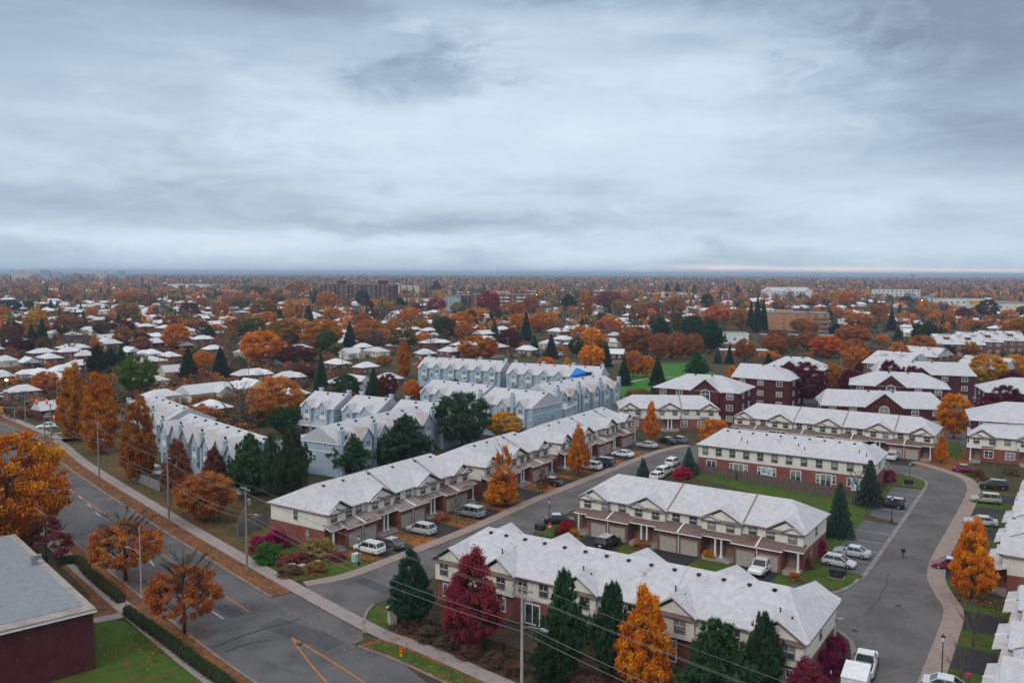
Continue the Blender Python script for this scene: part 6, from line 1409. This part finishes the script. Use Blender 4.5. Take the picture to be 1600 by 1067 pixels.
car('suv', 658, 833, HA, SIL, 'silver suv on the second driveway of the nearest row', GC)
car('minivan', 734, 806, HA, GRY, 'grey wagon on the third driveway beside leaf covered yard', GC)
car('sedan', 860, 757, HA, BLK, 'black sedan in front of the middle townhouse row', GC)
car('suv', 922, 733, HA, WH, 'white suv under the orange pear tree', GC)
car('minivan', 942, 727, HA, (.02, .022, .04), 'black minivan with snowy roof beside the white suv', GC)
car('sedan', 973, 713, HA, WH, 'white sedan with dark windows on the farthest row driveway', GC)
car('sedan', 1011, 699, HA, SIL, 'silver white sedan parked near the end row', GC)
car('sedan', 1042, 692, HA-20, BLK, 'black car left of a pair facing the end row', GC)
car('hatch', 1060, 691, HA-20, BLU, 'blue grey car right of the pair facing the end row', GC)
car('suv', 1051, 727, 60, WH, 'white suv at the far kerb before the fence spruce', GC)
car('suv', 1038, 741, 55, WH, 'white car in front beside the crimson shrub', GC); car('hatch', 1028, 748, 55, WH, 'white car roof just above the garage row ridge', GC)
car('sedan', 873, 817, 4, BLK, 'black sedan across the lane mouth left of the garage row', GC)
car('suv', 950, 853, 55, BLK, 'black suv before the left garage pair', GC)
car('pickup', 1190, 893, 235, WH, 'white pickup with dark windscreen before the right garage pair', GC)
GL = 'cars along the court road'
car('sedan', 1331, 868, 146, SIL, 'silver sedan, farther of the two silver cars in the bays', GL)
car('hatch', 1311, 884, -34, (.48, .50, .53), 'silver hatchback nearest the green lawn corner', GL)
car('suv', 1391, 792, 146, BLK, 'black suv alone in the upper parking bays', GL)
car('minivan', 1395, 717, 56, WH, 'white minivan before the long row garages', GL)
car('sedan', 1508, 737, -20, MAG, 'magenta red sedan before the porch row', GL)
car('suv', 1552, 763, 155, BLK, 'black suv behind the beige suv at the right', GL)
car('suv', 1540, 785, 158, BEI, 'beige suv between black suv and silver sedan', GL)
car('sedan', 1532, 820, 158, SIL, 'silver blue sedan above the large orange tree', GL)
car('hatch', 1482, 888, 158, MAG, 'magenta car half hidden by the large orange tree', GL)
car('pickup', 1352, 1046, 62, WH, 'white pickup with dark open bed at the bottom edge', GL)
car('sedan', 1484, 1082, -30, (.5, .53, .55), 'pale silver car cut by the bottom edge', GL)
t = empty('box_trailer', P(1337, 1080), R(62), 'white box trailer behind the white pickup at the bottom edge', 'trailer')
m = MB(); m.box(-2.2, 1.6, -1.05, 1.05, .5, 2.1); m.build('body', 'white_trim', t); m = MB(); m.box(-2.25, 1.65, -1.1, 1.1, 2.1, 2.16); m.build('roof', 'snow', t)
for s in (-1, 1): m = MB(); m.lathe([(.1, -.1), (.33, -.1), (.33, .1), (.1, .1)], 12); m.v = [(x-.4, -z+s*1.1, y+.33) for x, y, z in m.v]; m.build('wheel', 'tyre_rubber', t)
m = MB(); m.tube([(1.6, 0, .5), (3.0, 0, .5)], .05); m.build('drawbar', 'dark_metal', t)
GF = 'cars in the back streets and lots'
for x, y, h, k, c, lb in ((74, 669, 200, 'sedan', WH, 'white car waiting at the stop line of the cross street'), (244, 742, -45, 'suv', SIL, 'silver car behind the wooden fence by the rust tree'),
    (1468, 620, 60, 'suv', WH, 'white suv in the lot right of the brick roofs'), (1444, 629, -15, 'sedan', SIL, 'silver car in the lot by the purple trees'), (1457, 627, -15, 'hatch', GRY, 'grey car right of the silver car in the lot'),
    (1493, 667, -15, 'sedan', DGR, 'dark car under the round orange lot tree'), (1495, 599, 0, 'sedan', SIL, 'snowy roofed silver car by the far lot hedge'), (1220, 627, -10, 'sedan', SIL, 'silver car below the large purple tree'), (1198, 628, -10, 'hatch', DGR, 'dark car in the brick court left of the silver one'),
    (1365, 530, 20, 'sedan', WH, 'white car at left of the small far lot'), (1376, 528, 20, 'suv', SIL, 'silver suv in the middle of the small far lot'), (1388, 526, 20, 'sedan', BLU, 'blue car at the right of the small far lot'), (1372, 534, 20, 'hatch', SIL, 'pale hatchback in the front row of the small far lot'),
    (462, 662, 10, 'sedan', WH, 'white car under the balconies of the blue grey row'), (560, 575, -10, 'sedan', SIL, 'silver car by the long snowy roofs'), (700, 518, 0, 'sedan', WH, 'white car on the far side street'), (430, 570, 0, 'sedan', WH, 'white car beside the peach orange tree'), (880, 556, 20, 'suv', WH, 'white suv near the tarp roof street'), (957, 560, 20, 'suv', WH, 'white suv by the orange park trees'), (10, 622, 40, 'minivan', WH, 'white van on the road at the left edge')):
    car(k, x, y, h, c, lb, GF, full=False)
car('suv', 1522, 630, 80, DGR, 'dark suv with glowing red tail lights in the lot', GF, True)
# ---------------------------------------------------------------- utility poles, lamps, wires
def upole(px, py, h, label, lamp=0, arms=(.97,), r=.16, conc=False, ang=R(45), tf=False):
    v = P(px, py); t = empty('utility_pole', v, ang, label, 'utility pole', 'utility poles'); m = MB(); m.tube([(0, 0, 0), (0, 0, h)], [r, r*.62], 9); m.build('pole', 'pole_concrete' if conc else 'pole_wood', t)
    for a in arms:
        m = MB(); m.box(-.06, .06, -1.2, 1.2, h*a-.06, h*a+.06); m.build('crossarm', 'pole_wood', t)
        for y in (-1.1, -.4, .4, 1.1): m = MB(); m.lathe([(.05, .06), (.07, .14), (.04, .24)], 6, (0, y, h*a)); m.build('insulator', 'grey_metal', t)
    if lamp:
        m = MB(); z = h*.66; m.tube([(0, 0, z), (-.0, lamp*1.0, z+.45), (0, lamp*2.3, z+.6)], .045, 6); q = m.build('lamp_arm', 'grey_metal', t)
        m = MB(); m.box(-.16, .16, lamp*2.2, lamp*3.0, z+.54, z+.68); m.box(-.1, .1, lamp*2.3, lamp*2.8, z+.49, z+.54, 1); m.build('lamp_head', ['grey_metal', 'lamp_lens'], q)
    if tf: m = MB(); m.lathe([(.05, 0), (.24, .03), (.24, .75), (.1, .82)], 10, (.42, 0, h*.78)); m.build('transformer', 'grey_metal', t)
    return v, h
PW_ = [((35.5, 39.5, 0), 11)]
for px, py, h, lb, lp in ((815, 1110, 11.2, 'tall pale utility pole with a cobra lamp before the crimson tree', -1), (386, 893, 11.0, 'utility pole with a lamp arm at the lane corner', -1), (264, 815, 10.2, 'utility pole between the dull red tree and the rust tree', 0), (155, 746, 10.4, 'utility pole beside the tall rust brown tree', -1), (81, 699, 9.5, 'utility pole nearest the traffic lights', 0)):
    PW_.append(upole(px, py, h, lb, lp, conc=px == 815, arms=(.97,) if px != 815 else (.97, .9), tf=px == 386))
def wire(p, q, sag, label, r=.022):
    m = MB(); p, q = Vector(p), Vector(q); n = 14; m.tube([p.lerp(q, k/n)-Vector((0, 0, sag*4*(k/n)*(1-k/n))) for k in range(n+1)], r, 4); m.build('overhead_wire', 'wire', label=label, cat='wire', group='overhead wires along the avenue')
NMS = ['big pale pole to the bottom right', 'lane corner pole to the big pale pole', 'lane corner pole to the next pole', 'rust tree pole to the dull red tree pole', 'traffic light pole to the rust tree pole']
seq = PW_+[(Vector((-150, 245, 0)), 9.5)]
for i in range(len(seq)-1):
    (a, ha), (b, hb) = seq[i], seq[i+1]; a, b = Vector(a), Vector(b); dr = (b-a).normalized(); nv = Vector((-dr.y, dr.x, 0)); nm = NMS[min(i, 4)] if i < 5 else 'traffic light pole running off left'
    for zf, off, hh, lb in ((.985, -1.0, .6, 'upper outer wire'), (.985, 1.0, .6, 'upper inner wire'), (.93, .1, .6, 'second wire'), (.70, .15, .9, 'thick lower cable'), (.64, .1, 1.0, 'lowest cable')):
        wire(a+Vector((0, 0, ha*zf))+nv*off, b+Vector((0, 0, hb*zf))+nv*off, hh, f'{lb}, span from the {nm}', (.024 if 'cable' in lb else .015))
for px, py, h, lb in ((793, 561, 9.5, 'thin pole by the street behind the blue grey rows'), (845, 562, 10, 'tall thin pole left of the bright orange trees'), (1015, 560, 9, 'thin pole among the rust brown trees'), (1313, 592, 10, 'pale lamp pole between orange trees and brick halls'), (389, 606, 9, 'thin pole above the peach orange tree'), (91, 655, 10, 'thin pole left of the golden avenue tree'), (535, 580, 8, 'thin pole by the long snowy roofs'), (572, 580, 8, 'second thin pole by the long snowy roofs'), (250, 592, 9, 'thin pole among the left bungalows'), (238, 560, 8, 'thin pole near the maroon trees on the left')):
    upole(px, py, h, lb, 0, arms=(.96,), r=.13)
def streetlight(px, py, h, label, ang):
    t = empty('street_lamp', P(px, py), ang, label, 'street lamp', 'street lamps'); m = MB(); m.lathe([(.2, 0), (.2, .3), (.1, .34)], 8); m.tube([(0, 0, .3), (0, 0, h)], [.10, .06], 8); m.build('pole', 'pole_concrete', t)
    m = MB(); m.tube([(0, 0, h*.62), (1.0, 0, h*.66), (2.0, 0, h*.67)], .035, 6); q = m.build('lamp_arm', 'grey_metal', t); m = MB(); m.box(1.9, 2.6, -.14, .14, h*.66, h*.66+.13); m.build('lamp_head', 'grey_metal', q)
streetlight(221, 935, 8.6, 'grey metal lamp pole between the two half bare trees', R(150))
def lantern(px, py, h, label):
    t = empty('lamp_post', P(px, py), 0, label, 'lamp post', 'black lantern posts'); m = MB(); m.lathe([(.16, 0), (.14, .5), (.06, .6), (.045, h-.6), (.07, h-.55)], 10); m.build('post', 'dark_metal', t)
    m = MB(); m.lathe([(.09, h-.55), (.17, h-.15), (.17, h-.12)], 8); m.build('lantern', 'lamp_lens', t); m = MB(); m.lathe([(.24, h-.12), (.2, h-.06), (.05, h+.08), (.03, h+.16)], 8); m.build('cap', 'dark_metal', t)
for px, py, h, lb in ((858, 822, 4.1, 'black lantern post at the lane corner by the black sedan'), (561, 884, 4.0, 'black lantern post in front of the corner white suv'), (1393, 816, 4.0, 'black lantern post before the black suv'), (1421, 752, 3.6, 'black lantern post at the bend of the court road'), (1321, 898, 3.9, 'black lantern post beside the silver hatchback'), (1471, 1062, 4.3, 'black lantern post at the bottom right'), (1002, 738, 3.6, 'black lantern post above the tiny spruce')): lantern(px, py, h, lb)
for px, py, hpx, lb in ((778, 450, 37, 'thin radio mast on the far horizon'), (1425, 473, 42, 'tall light mast with a wide head above the stores')):
    v = P(px, py); d = pix(v)[2]; h = hpx*d/FPX; t = empty('mast', v, 0, lb, 'mast'); m = MB(); m.tube([(0, 0, 0), (0, 0, h)], [.7, .45], 6); m.build('pole', 'grey_metal', t)
    if px > 1000: m = MB(); m.box(-4, 4, -.6, .6, h-.6, h+.9); m.build('head', 'pole_concrete', t)
# ---------------------------------------------------------------- traffic lights
simple('signal_yellow', (.62, .27, .02), (.55, .22, .02), 2, .5); glow('red_lamp', (1, .04, .015), 6); glow('amber_lamp', (1, .30, .02), 5)
def signal(px, py, ang, label, lens_='red_lamp'):
    t = empty('traffic_light', P(px, py), R(ang), label, 'traffic light', 'traffic lights at the cross street'); m = MB(); m.tube([(0, 0, 0), (0, 0, 6.0)], [.13, .1], 8); m.build('pole', 'grey_metal', t)
    m = MB(); m.tube([(0, 0, 5.7), (2.6, 0, 5.95), (5, 0, 6.0)], [.08, .06, .05], 6); m.build('arm', 'grey_metal', t)
    for x in (2.7, 4.9):
        m = MB(); m.box(x-.22, x+.22, -.22, .2, 4.7, 5.95); 
        for z in (4.95, 5.32, 5.7): m.lathe([(.15, -.0), (.17, .12)], 8, (x, -.25, z), 0)
        h = m.build('signal_head', 'signal_yellow', t)
        for z, mt in ((5.7, lens_), (5.32, 'dark_metal'), (4.95, 'dark_metal')):
            m = MB(); m.box(x-.13, x+.13, -.26, -.22, z-.12, z+.12); m.build('lens', mt, h)
signal(24, 674, 200, 'yellow traffic light at the left edge of the cross street', 'amber_lamp'); signal(70, 690, -10, 'yellow traffic light on the near side beside the avenue'); signal(40, 662, 20, 'red lit traffic light on the far side of the crossing')
# ---------------------------------------------------------------- fences and hedges
def fence(name, a, b, h, label, matl='wood_fence', board=.15, gap=.01, px=True, cat='fence', post=2.4, rails=True):
    a = P(*a) if px else Vector((*a, 0)); b = P(*b) if px else Vector((*b, 0)); d = b-a; L = d.length; t = empty(name, a, math.atan2(d.y, d.x), label, cat)
    m = MB(); n = int(L/(board+gap)); rs2 = random.Random(int(L*10))
    for k in range(n): x = k*(board+gap); m.box(x, x+board, -.02, .02, .05, h*(1+rs2.uniform(-.012, .012)))
    m.build('board_panel' if board > .1 else 'picket_panel', matl, t)
    if rails:
        m = MB(); 
        for z in (.3, h-.25): m.box(0, L, .022, .07, z, z+.08)
        m.build('rail', matl, t)
    k = 0
    while k <= L: m = MB(); m.box(k-.06, k+.06, -.08, .075, 0, h+.08); m.build('post', matl, t); k += post
fence('wooden_fence', (1086, 738), (1303, 777), 1.8, 'weathered brown board fence behind the cream backed row')
fence('privacy_fence', (1143, 728), (1149, 751), 1.7, 'short board divider in the back yards, left one'); fence('privacy_fence', (1232, 744), (1240, 765), 1.7, 'short board divider in the back yards, right one')
fence('wooden_fence', (1286, 841), (1299, 821), 1.9, 'short board fence at the right end of the garage row')
fence('iron_fence', (620, 974), (1010, 1100), 1.5, 'black iron picket fence along the avenue verge', 'iron_fence', .03, .10)
fence('iron_fence', (620, 974), (640, 950), 1.5, 'short return of black iron fence at the lane corner', 'iron_fence', .03, .10)
fence('wooden_fence', (208, 750), (250, 768), 1.8, 'grey board fence under the tall rust brown tree', 'grey_fence'); fence('mesh_fence', (371, 838), (421, 820), 1.9, 'grey slatted fence beside the brick end wall', 'grey_fence', .06, .05); fence('mesh_fence', (371, 838), (384, 808), 1.9, 'grey slatted fence running back from the lane corner pole', 'grey_fence', .06, .05)
def hedge(pts, w, h, label, col=(.034, .055, .022)):
    line = cat([W2(*p) for p in pts], 5); C, Nn = [], []
    m = MB(); strip(m, line, -w/2+.12, w/2-.12, h-.1, h-.1); 
    for i in range(len(line)-1):
        p, q = line[i], line[i+1]; l = (q-p).length; n = Vector((-(q-p).y, (q-p).x)).normalized(); k = int(l*420)
        for _ in range(k):
            s = p.lerp(q, random.random()); f = random.choice((0, 0, 1, 2)); j = random.gauss(0, .05)
            if f == 0: C.append((s.x+n.x*random.uniform(-w/2, w/2), s.y+n.y*random.uniform(-w/2, w/2), h+j)); Nn.append((0, 0, 1))
            else: sg = 1 if f == 1 else -1; C.append((s.x+n.x*sg*(w/2+j), s.y+n.y*sg*(w/2+j), random.uniform(.05, h))); Nn.append((n.x*sg, n.y*sg, .2))
    C = np.array(C); Nn = np.array(Nn)+unit(len(C))*.7
    t = empty('hedge', (0, 0), 0, label, 'hedge'); m.build('stems', 'bark', t); ob('foliage', leafmesh('foliage', C, Nn, np.full(len(C), .13), NR.random(len(C)), 'leaves'), t, color=col)
hedge([(88, 884), (108, 881), (124, 882), (138, 899), (162, 920), (190, 943)], .9, 1.05, 'clipped dark hedge bending round the leaf bed', (.05, .055, .022)); hedge([(198, 960), (224, 980), (260, 1006), (304, 1040), (344, 1068), (390, 1105)], .9, 1.05, 'clipped dark hedge along the near lawn')
# ---------------------------------------------------------------- small street things
t = empty('fire_hydrant', P(627, 1026), 0, 'yellow fire hydrant with red cap on the grass verge', 'fire hydrant'); simple('hydrant_yellow', (.75, .36, .02), None, 3, .5); simple('hydrant_red', (.55, .04, .02), None, 3, .5)
m = MB(); m.lathe([(.2, 0), (.2, .08), (.15, .1), (.15, .72), (.19, .74), (.19, .8)], 12); m.build('barrel', 'hydrant_yellow', t)
m = MB(); m.lathe([(.19, .8), (.17, .95), (.06, 1.03), (.05, 1.1)], 12); m.build('cap', 'hydrant_red', t)
for s in (-1, 1): m = MB(); m.tube([(0, s*.12, .55), (0, s*.3, .55)], .09, 8); m.build('nozzle', 'hydrant_red', t)
t = empty('gate_pillar', P(613, 974), R(30), 'stone gate pillar with a white ball cap at the lane corner', 'pillar'); m = MB(); m.box(-.4, .4, -.4, .4, 0, 1.7); m.build('shaft', 'stone', t); m = MB(); m.box(-.5, .5, -.5, .5, 1.7, 1.82); m.lathe([(.1, 1.82), (.32, 1.95), (.38, 2.15), (.3, 2.36), (.08, 2.46)], 10); m.build('cap', 'white_trim', t)
simple('box_green', (.03, .06, .045), None, 3, .6); simple('pale_green', (.42, .56, .50), None, 3, .6)
for px, py, w_, h, mt, lb in ((1307, 902, 1.6, 1.0, 'dark_metal', 'dark utility box on the green lawn corner'), (1420, 757, 1.5, .9, 'dark_metal', 'dark utility box on the grass at the road bend'), (556, 878, .7, 1.1, 'pale_green', 'pale green utility box beside the corner lantern post'), (844, 829, 1.4, .9, 'dark_metal', 'dark utility box under the lane corner lantern')):
    t = empty('utility_box', P(px, py), CX, lb, 'utility box'); m = MB(); m.box(-w_/2, w_/2, -.45, .45, .08, h); m.build('cabinet', mt, t); m = MB(); m.slab([(-w_/2-.05, -.5, h+.07), (w_/2+.05, -.5, h+.07), (w_/2+.05, .5, h+.1), (-w_/2-.05, .5, h+.1)], .07); m.build('lid', mt, t); m = MB(); m.box(-w_/2-.15, w_/2+.15, -.6, .6, 0, .08); m.build('base', 'concrete_step', t); m = MB(); m.box(.1, .16, -.5, -.45, h*.45, h*.62); m.build('handle', 'grey_metal', t)
t = empty('sign_post', P(859, 838), R(-20), 'small red and white sign on a post at the lane corner', 'sign'); m = MB(); m.tube([(0, 0, 0), (0, 0, 1.9)], .035, 6); m.build('post', 'grey_metal', t); m = MB(); m.box(-.32, .32, -.05, -.03, 1.3, 1.95); m.build('panel', 'hydrant_red', t); m = MB(); m.box(-.2, .2, -.06, -.05, 1.42, 1.6); m.build('stripe', 'white_trim', t)
m = MB()
for k, (px, py, s) in enumerate(((452, 884, 1.5), (470, 886, 1.3), (497, 880, 1.1), (440, 882, .9))):
    v = P(px, py, .1); m = MB(); m.lathe([(s*.42, 0), (s*.5, .12), (s*.46, .32), (s*.3, .4)], 7); o = m.build('garden_stone', 'stone', loc=v, rz=k, label=('flat pale garden stone in the corner bed, left', 'flat pale garden stone in the corner bed, middle', 'small pale garden stone nearest the porch', 'small pale garden stone at the bed edge')[k], cat='stone'); o.scale = (1.3, .7, .9)
for px, py, lb in ((1282, 850, 'white pipe post beside the magenta shrub'), (1298, 1062, 'white marker post before the purple shrub')): m = MB(); m.lathe([(.07, 0), (.07, .9), (.05, .95)], 8); m.build('marker_post', 'white_trim', loc=P(px, py), label=lb, cat='post')
v = P(1512, 1080); t = empty('planter_pot', v, 0, 'pink ornament on a stake by the bottom right bare tree', 'ornament'); m = MB(); m.tube([(0, 0, 0), (0, 0, 1.4)], .03, 5); m.build('stake', 'dark_metal', t); m = MB(); m.lathe([(.05, 1.3), (.25, 1.4), (.25, 1.7), (.05, 1.8)], 8); simple('pink_plastic', (.45, .03, .12), None, 3, .5); m.build('lamp_shade', 'pink_plastic', t)
m = MB(); strip(m, [Vector(W2(1428, 1005)), Vector(W2(1460, 1008))], -1.2, 1.2, .04); m.build('road_patch', 'lot_asphalt', kind='structure', label='dark square patch in the court road')
# ---------------------------------------------------------------- the person crossing the court road
def skin(name, pts, edges, rad, matl, par, root=0):
    me = bpy.data.meshes.new(name); me.from_pydata(pts, edges, []); me.materials.append(MT[matl]); o = ob(name, me, par)
    o.modifiers.new('skin', 'SKIN'); sv = me.skin_vertices[0] if me.skin_vertices else None
    if sv is None: bpy.context.view_layer.objects.active = o; bpy.context.view_layer.update(); sv = me.skin_vertices[0]
    for i, r in enumerate(rad): sv.data[i].radius = (r, r) if not hasattr(r, '__len__') else r; sv.data[i].use_root = i == root
    s = o.modifiers.new('smooth', 'SUBSURF'); s.levels = 2; s.render_levels = 2; return o
simple('skin_tone', (.36, .19, .13), None, 3, .6); simple('jacket_cloth', (.018, .018, .022), None, 6, .9); simple('trouser_cloth', (.13, .105, .10), None, 6, .9); simple('hair', (.02, .014, .01), None, 6, .8); simple('shoe', (.3, .29, .28), None, 3, .7)
pt = empty('person', P(1411, 873, .034), R(200), 'person in a dark jacket walking along the court road', 'person')
pts = [(0, 0, .93), (0, 0, 1.15), (.02, 0, 1.38), (.03, 0, 1.47), (.04, 0, 1.55), (.05, 0, 1.66), (.0, .10, .90), (.18, .10, .50), (.10, .11, .09), (.27, .11, .05), (0, -.10, .90), (-.06, -.10, .50), (-.30, -.10, .16), (-.22, -.10, .04),
       (.02, .19, 1.36), (-.10, .24, 1.12), (.02, .25, .90), (.06, .25, .82), (.02, -.19, 1.36), (.10, -.24, 1.12), (.26, -.23, .95), (.33, -.22, .89)]
ed = [(0, 1), (1, 2), (2, 3), (3, 4), (4, 5), (0, 6), (6, 7), (7, 8), (8, 9), (0, 10), (10, 11), (11, 12), (12, 13), (2, 14), (14, 15), (15, 16), (16, 17), (2, 18), (18, 19), (19, 20), (20, 21)]
skin('body', pts, ed, [.13, .13, .14, .06, .085, .095, .085, .06, .042, .035, .085, .06, .042, .035, .06, .045, .034, .028, .06, .045, .034, .028], 'skin_tone', pt)
skin('jacket', [pts[0], pts[1], pts[2], (.03, 0, 1.45), pts[14], pts[15], pts[16], pts[18], pts[19], pts[20], (0, 0, .80)], [(0, 1), (1, 2), (2, 3), (2, 4), (4, 5), (5, 6), (2, 7), (7, 8), (8, 9), (0, 10)], [.165, .16, .165, .085, .08, .062, .05, .08, .062, .05, .175], 'jacket_cloth', pt)
skin('trousers', [pts[0], pts[6], pts[7], pts[8], pts[10], pts[11], pts[12]], [(0, 1), (1, 2), (2, 3), (0, 4), (4, 5), (5, 6)], [.14, .10, .075, .058, .10, .075, .058], 'trouser_cloth', pt)
skin('hair', [(.03, 0, 1.60), (.04, 0, 1.69)], [(0, 1)], [.105, .10], 'hair', pt)
for a, b in ((8, 9), (12, 13)): p0, p1 = Vector(pts[a]), Vector(pts[b]); skin('shoe', [tuple(p0+Vector((-.03, 0, -.04))), tuple(p1)], [(0, 1)], [.055, .05], 'shoe', pt)
m = MB(); 
for s in (-1, 1): m.lathe([(.012, -.012), (.014, 0), (.008, .012)], 6, (.148, s*.035, 1.63))
m.build('eyes', 'hair', pt); m = MB(); m.box(.13, .165, -.012, .012, 1.585, 1.62); m.box(.125, .142, -.03, .03, 1.548, 1.556, 1); m.build('nose', ['skin_tone', 'tail_lens'], pt)
for s in (-1, 1):
    b = Vector(pts[17 if s > 0 else 21]); 
    for k in range(4): skin('finger', [tuple(b+Vector((-.02+.014*k, 0, -.01))), tuple(b+Vector((-.02+.014*k+.01, 0, -.055-.01*(k in (1, 2))))), tuple(b+Vector((-.02+.014*k+.025, -s*.01, -.085-.01*(k in (1, 2)))))], [(0, 1), (1, 2)], [.009, .008, .006], 'skin_tone', pt)
    skin('thumb', [tuple(b+Vector((.02, -s*.01, .0))), tuple(b+Vector((.045, -s*.02, -.03)))], [(0, 1)], [.009, .007], 'skin_tone', pt)
# shrubs, twigs and garden growth between the older houses
C, Nn, S_, Tt, Cc = [], [], [], [], []
TK = np.array([t for t in TAKEN]); made = 0
STR = cat([W2(*p) for p in ((640, 570), (790, 556), (850, 548), (910, 530), (985, 517))])
while made < 3200:
    px, py = rs.uniform(-20, 1620), rs.uniform(492, 690); v = P(px, py)
    if px > 170 and py > 640 and not (180 < px < 480 and py < 700): continue
    if px < 200 and py > 655: continue
    if 560 < px < 1050 and py > 560: continue
    if px > 1050 and py > 560: continue
    if 930 < px < 1140 and py > 565: continue
    if not clear(v.x, v.y, 13) or np.min(np.hypot(TK[:, 0]-v.x, TK[:, 1]-v.y)) < 7.5 or min((q-v.to_2d()).length for q in STR) < 7: continue
    made += 1; h = rs.uniform(1.2, 4.2); w_ = h*rs.uniform(.8, 1.6); col = np.array(jit(rs.choice([(.12, .06, .04), (.16, .07, .035), (.10, .06, .045), (.05, .06, .028), (.09, .05, .045), (.30, .10, .025), (.035, .05, .03), (.22, .08, .03)]), .2)); nl = 80
    d = unit(nl); C.append(d*NR.random((nl, 1))**.4*np.array([w_/2, w_/2, h*.5])+np.array([v.x, v.y, h*.45])); Nn.append(d+unit(nl)*.8+np.array([0, 0, .4])); S_.append(NR.uniform(.3, .6, nl)); Tt.append(np.clip(NR.normal(.5, .2, nl), 0, 1)); Cc.append(np.repeat(col[None], nl, 0))
ob('undergrowth', leafmesh('undergrowth', np.concatenate(C), np.concatenate(Nn), np.concatenate(S_), np.concatenate(Tt), 'far_leaves', 1.4, None, np.concatenate(Cc)), kind='stuff', label='brown and green garden growth between the bungalows', cat='undergrowth')

glow('sodium_lamp', (1, .55, .18), 30)
for k, (px, py, lb) in enumerate(((257, 456, 'left of the white school'), (241, 460, 'below the white school'), (390, 452, 'right of the white school'), (505, 446, 'above the long brick slab, left'), (568, 446, 'above the long brick slab, right'), (592, 470, 'at the foot of the long brick slab'), (1200, 466, 'before the gabled white house'), (1440, 480, 'by the light mast stores'), (838, 470, 'right of the dark banded block'), (12, 640, 'at the left edge by the traffic lights'))):
    t = empty('street_lamp', P(px, py), 0, f'lit amber street lamp {lb}', 'street lamp', 'lit street lamps'); m = MB(); m.tube([(0, 0, 0), (0, 0, 8)], .09, 6); m.build('pole', 'grey_metal', t); m = MB(); m.lathe([(.1, 8), (.34, 8.1), (.34, 8.4), (.1, 8.5)], 8); m.build('lamp_head', 'sodium_lamp', t)
# ---------------------------------------------------------------- a label for every bungalow and every farther tree
LM = [('the long brick slab', 555, 462), ('the dark banded block', 770, 480), ('the orange brick block', 1240, 512), ('the far blue grey row', 720, 585), ('the park lawn', 1020, 605), ('the leafless tree', 375, 655), ('the golden avenue trees', 135, 650),
      ('the left skyline towers', 100, 440), ('the wide white school', 310, 452), ('the brown brick halls', 1420, 560), ('the light mast', 1425, 474), ('the gabled white house', 1235, 462), ('the traffic lights', 40, 665), ('the blue roof tarp', 910, 590), ('the dark brick blocks', 1200, 580), ('the columnar orange tree', 631, 592), ('the low snowy hall', 1240, 532), ('the wide green maple', 215, 612), ('the peach orange tree', 432, 650), ('the red maple', 764, 488), ('the bright orange pair', 925, 570), ('the right edge stores', 1560, 485), ('the big blue spruce', 1185, 520), ('the pale grey block', 635, 462)]
def cname(c):
    import colorsys
    h, s, v = colorsys.rgb_to_hsv(*c[:3]); h *= 360
    if s < .45: return 'grey brown'
    if 60 < h < 170: return 'dark green' if v < .075 else 'green'
    if h >= 170: return 'blue green' if h < 250 else 'crimson'
    if h > 330 or h < 7: return 'purple red' if v < .14 else 'crimson'
    if 40 <= h <= 60: return 'olive'
    return ('dark brown' if v < .16 else 'rust brown' if v < .25 else 'rust orange' if v < .36 else 'bright orange') if h < 28 else ('olive brown' if v < .2 else 'golden')
def where(px, py, skip=()):
    n, x, y = min(((n, x, y) for n, x, y in LM if n not in skip), key=lambda q: math.hypot((q[1]-px), (q[2]-py)*2.2))
    dx, dy = px-x, (py-y)*2.2
    if abs(dx) > abs(dy): return f"{'left' if dx < 0 else 'right'} of {n}"
    return f"{'beyond' if dy < 0 else 'in front of'} {n}"
todo = []
for o, kind, col, (px, py, h, w_) in TREES:
    if o.get('label'): continue
    sz = 'large' if h > 36 else ('small' if h < 17 else ''); sh = {'round': '', 'cone': 'pointed', 'tall': 'tall', 'sparse': 'thin', 'bare': 'leafless', 'pine': 'ragged', 'spruce': 'conical'}.get(kind, '')
    tag(o, None, 'tree', 'trees in the older streets'); todo.append((o, f"{sz} {cname(col)} {sh} {'pine' if kind == 'pine' else 'spruce' if kind == 'spruce' else 'tree'} {where(px, py)}", px))
WN = {0: 'hip roofed brick bungalow', 1: 'brick bungalow with wing', 2: 'gabled dark bungalow', 3: 'two storey brick house', 4: 'pale garage bungalow', 5: 'pale gabled bungalow'}
for o, key, (px, py) in HOUSES:
    tag(o, None, 'house', GH); todo.append((o, f"snowy {WN[key]} {where(px, py)}", px))
ORD = ['first', 'second', 'third', 'fourth', 'fifth', 'sixth', 'seventh', 'eighth', 'ninth', 'tenth', 'eleventh', 'twelfth', 'thirteenth', 'fourteenth', 'fifteenth', 'sixteenth', 'seventeenth', 'eighteenth', 'nineteenth', 'twentieth']
by = {}
for o, l, px in todo: l = ' '.join(l.split()); by.setdefault(l, []).append((px, o))
for l, q in by.items():
    q.sort(key=lambda t: t[0])
    for k, (px, o) in enumerate(q): o['label'] = l if len(q) == 1 else f"{ORD[min(k, 19)]} from left: {l}"
bpy.context.view_layer.update()
print('objects', len(bpy.data.objects))
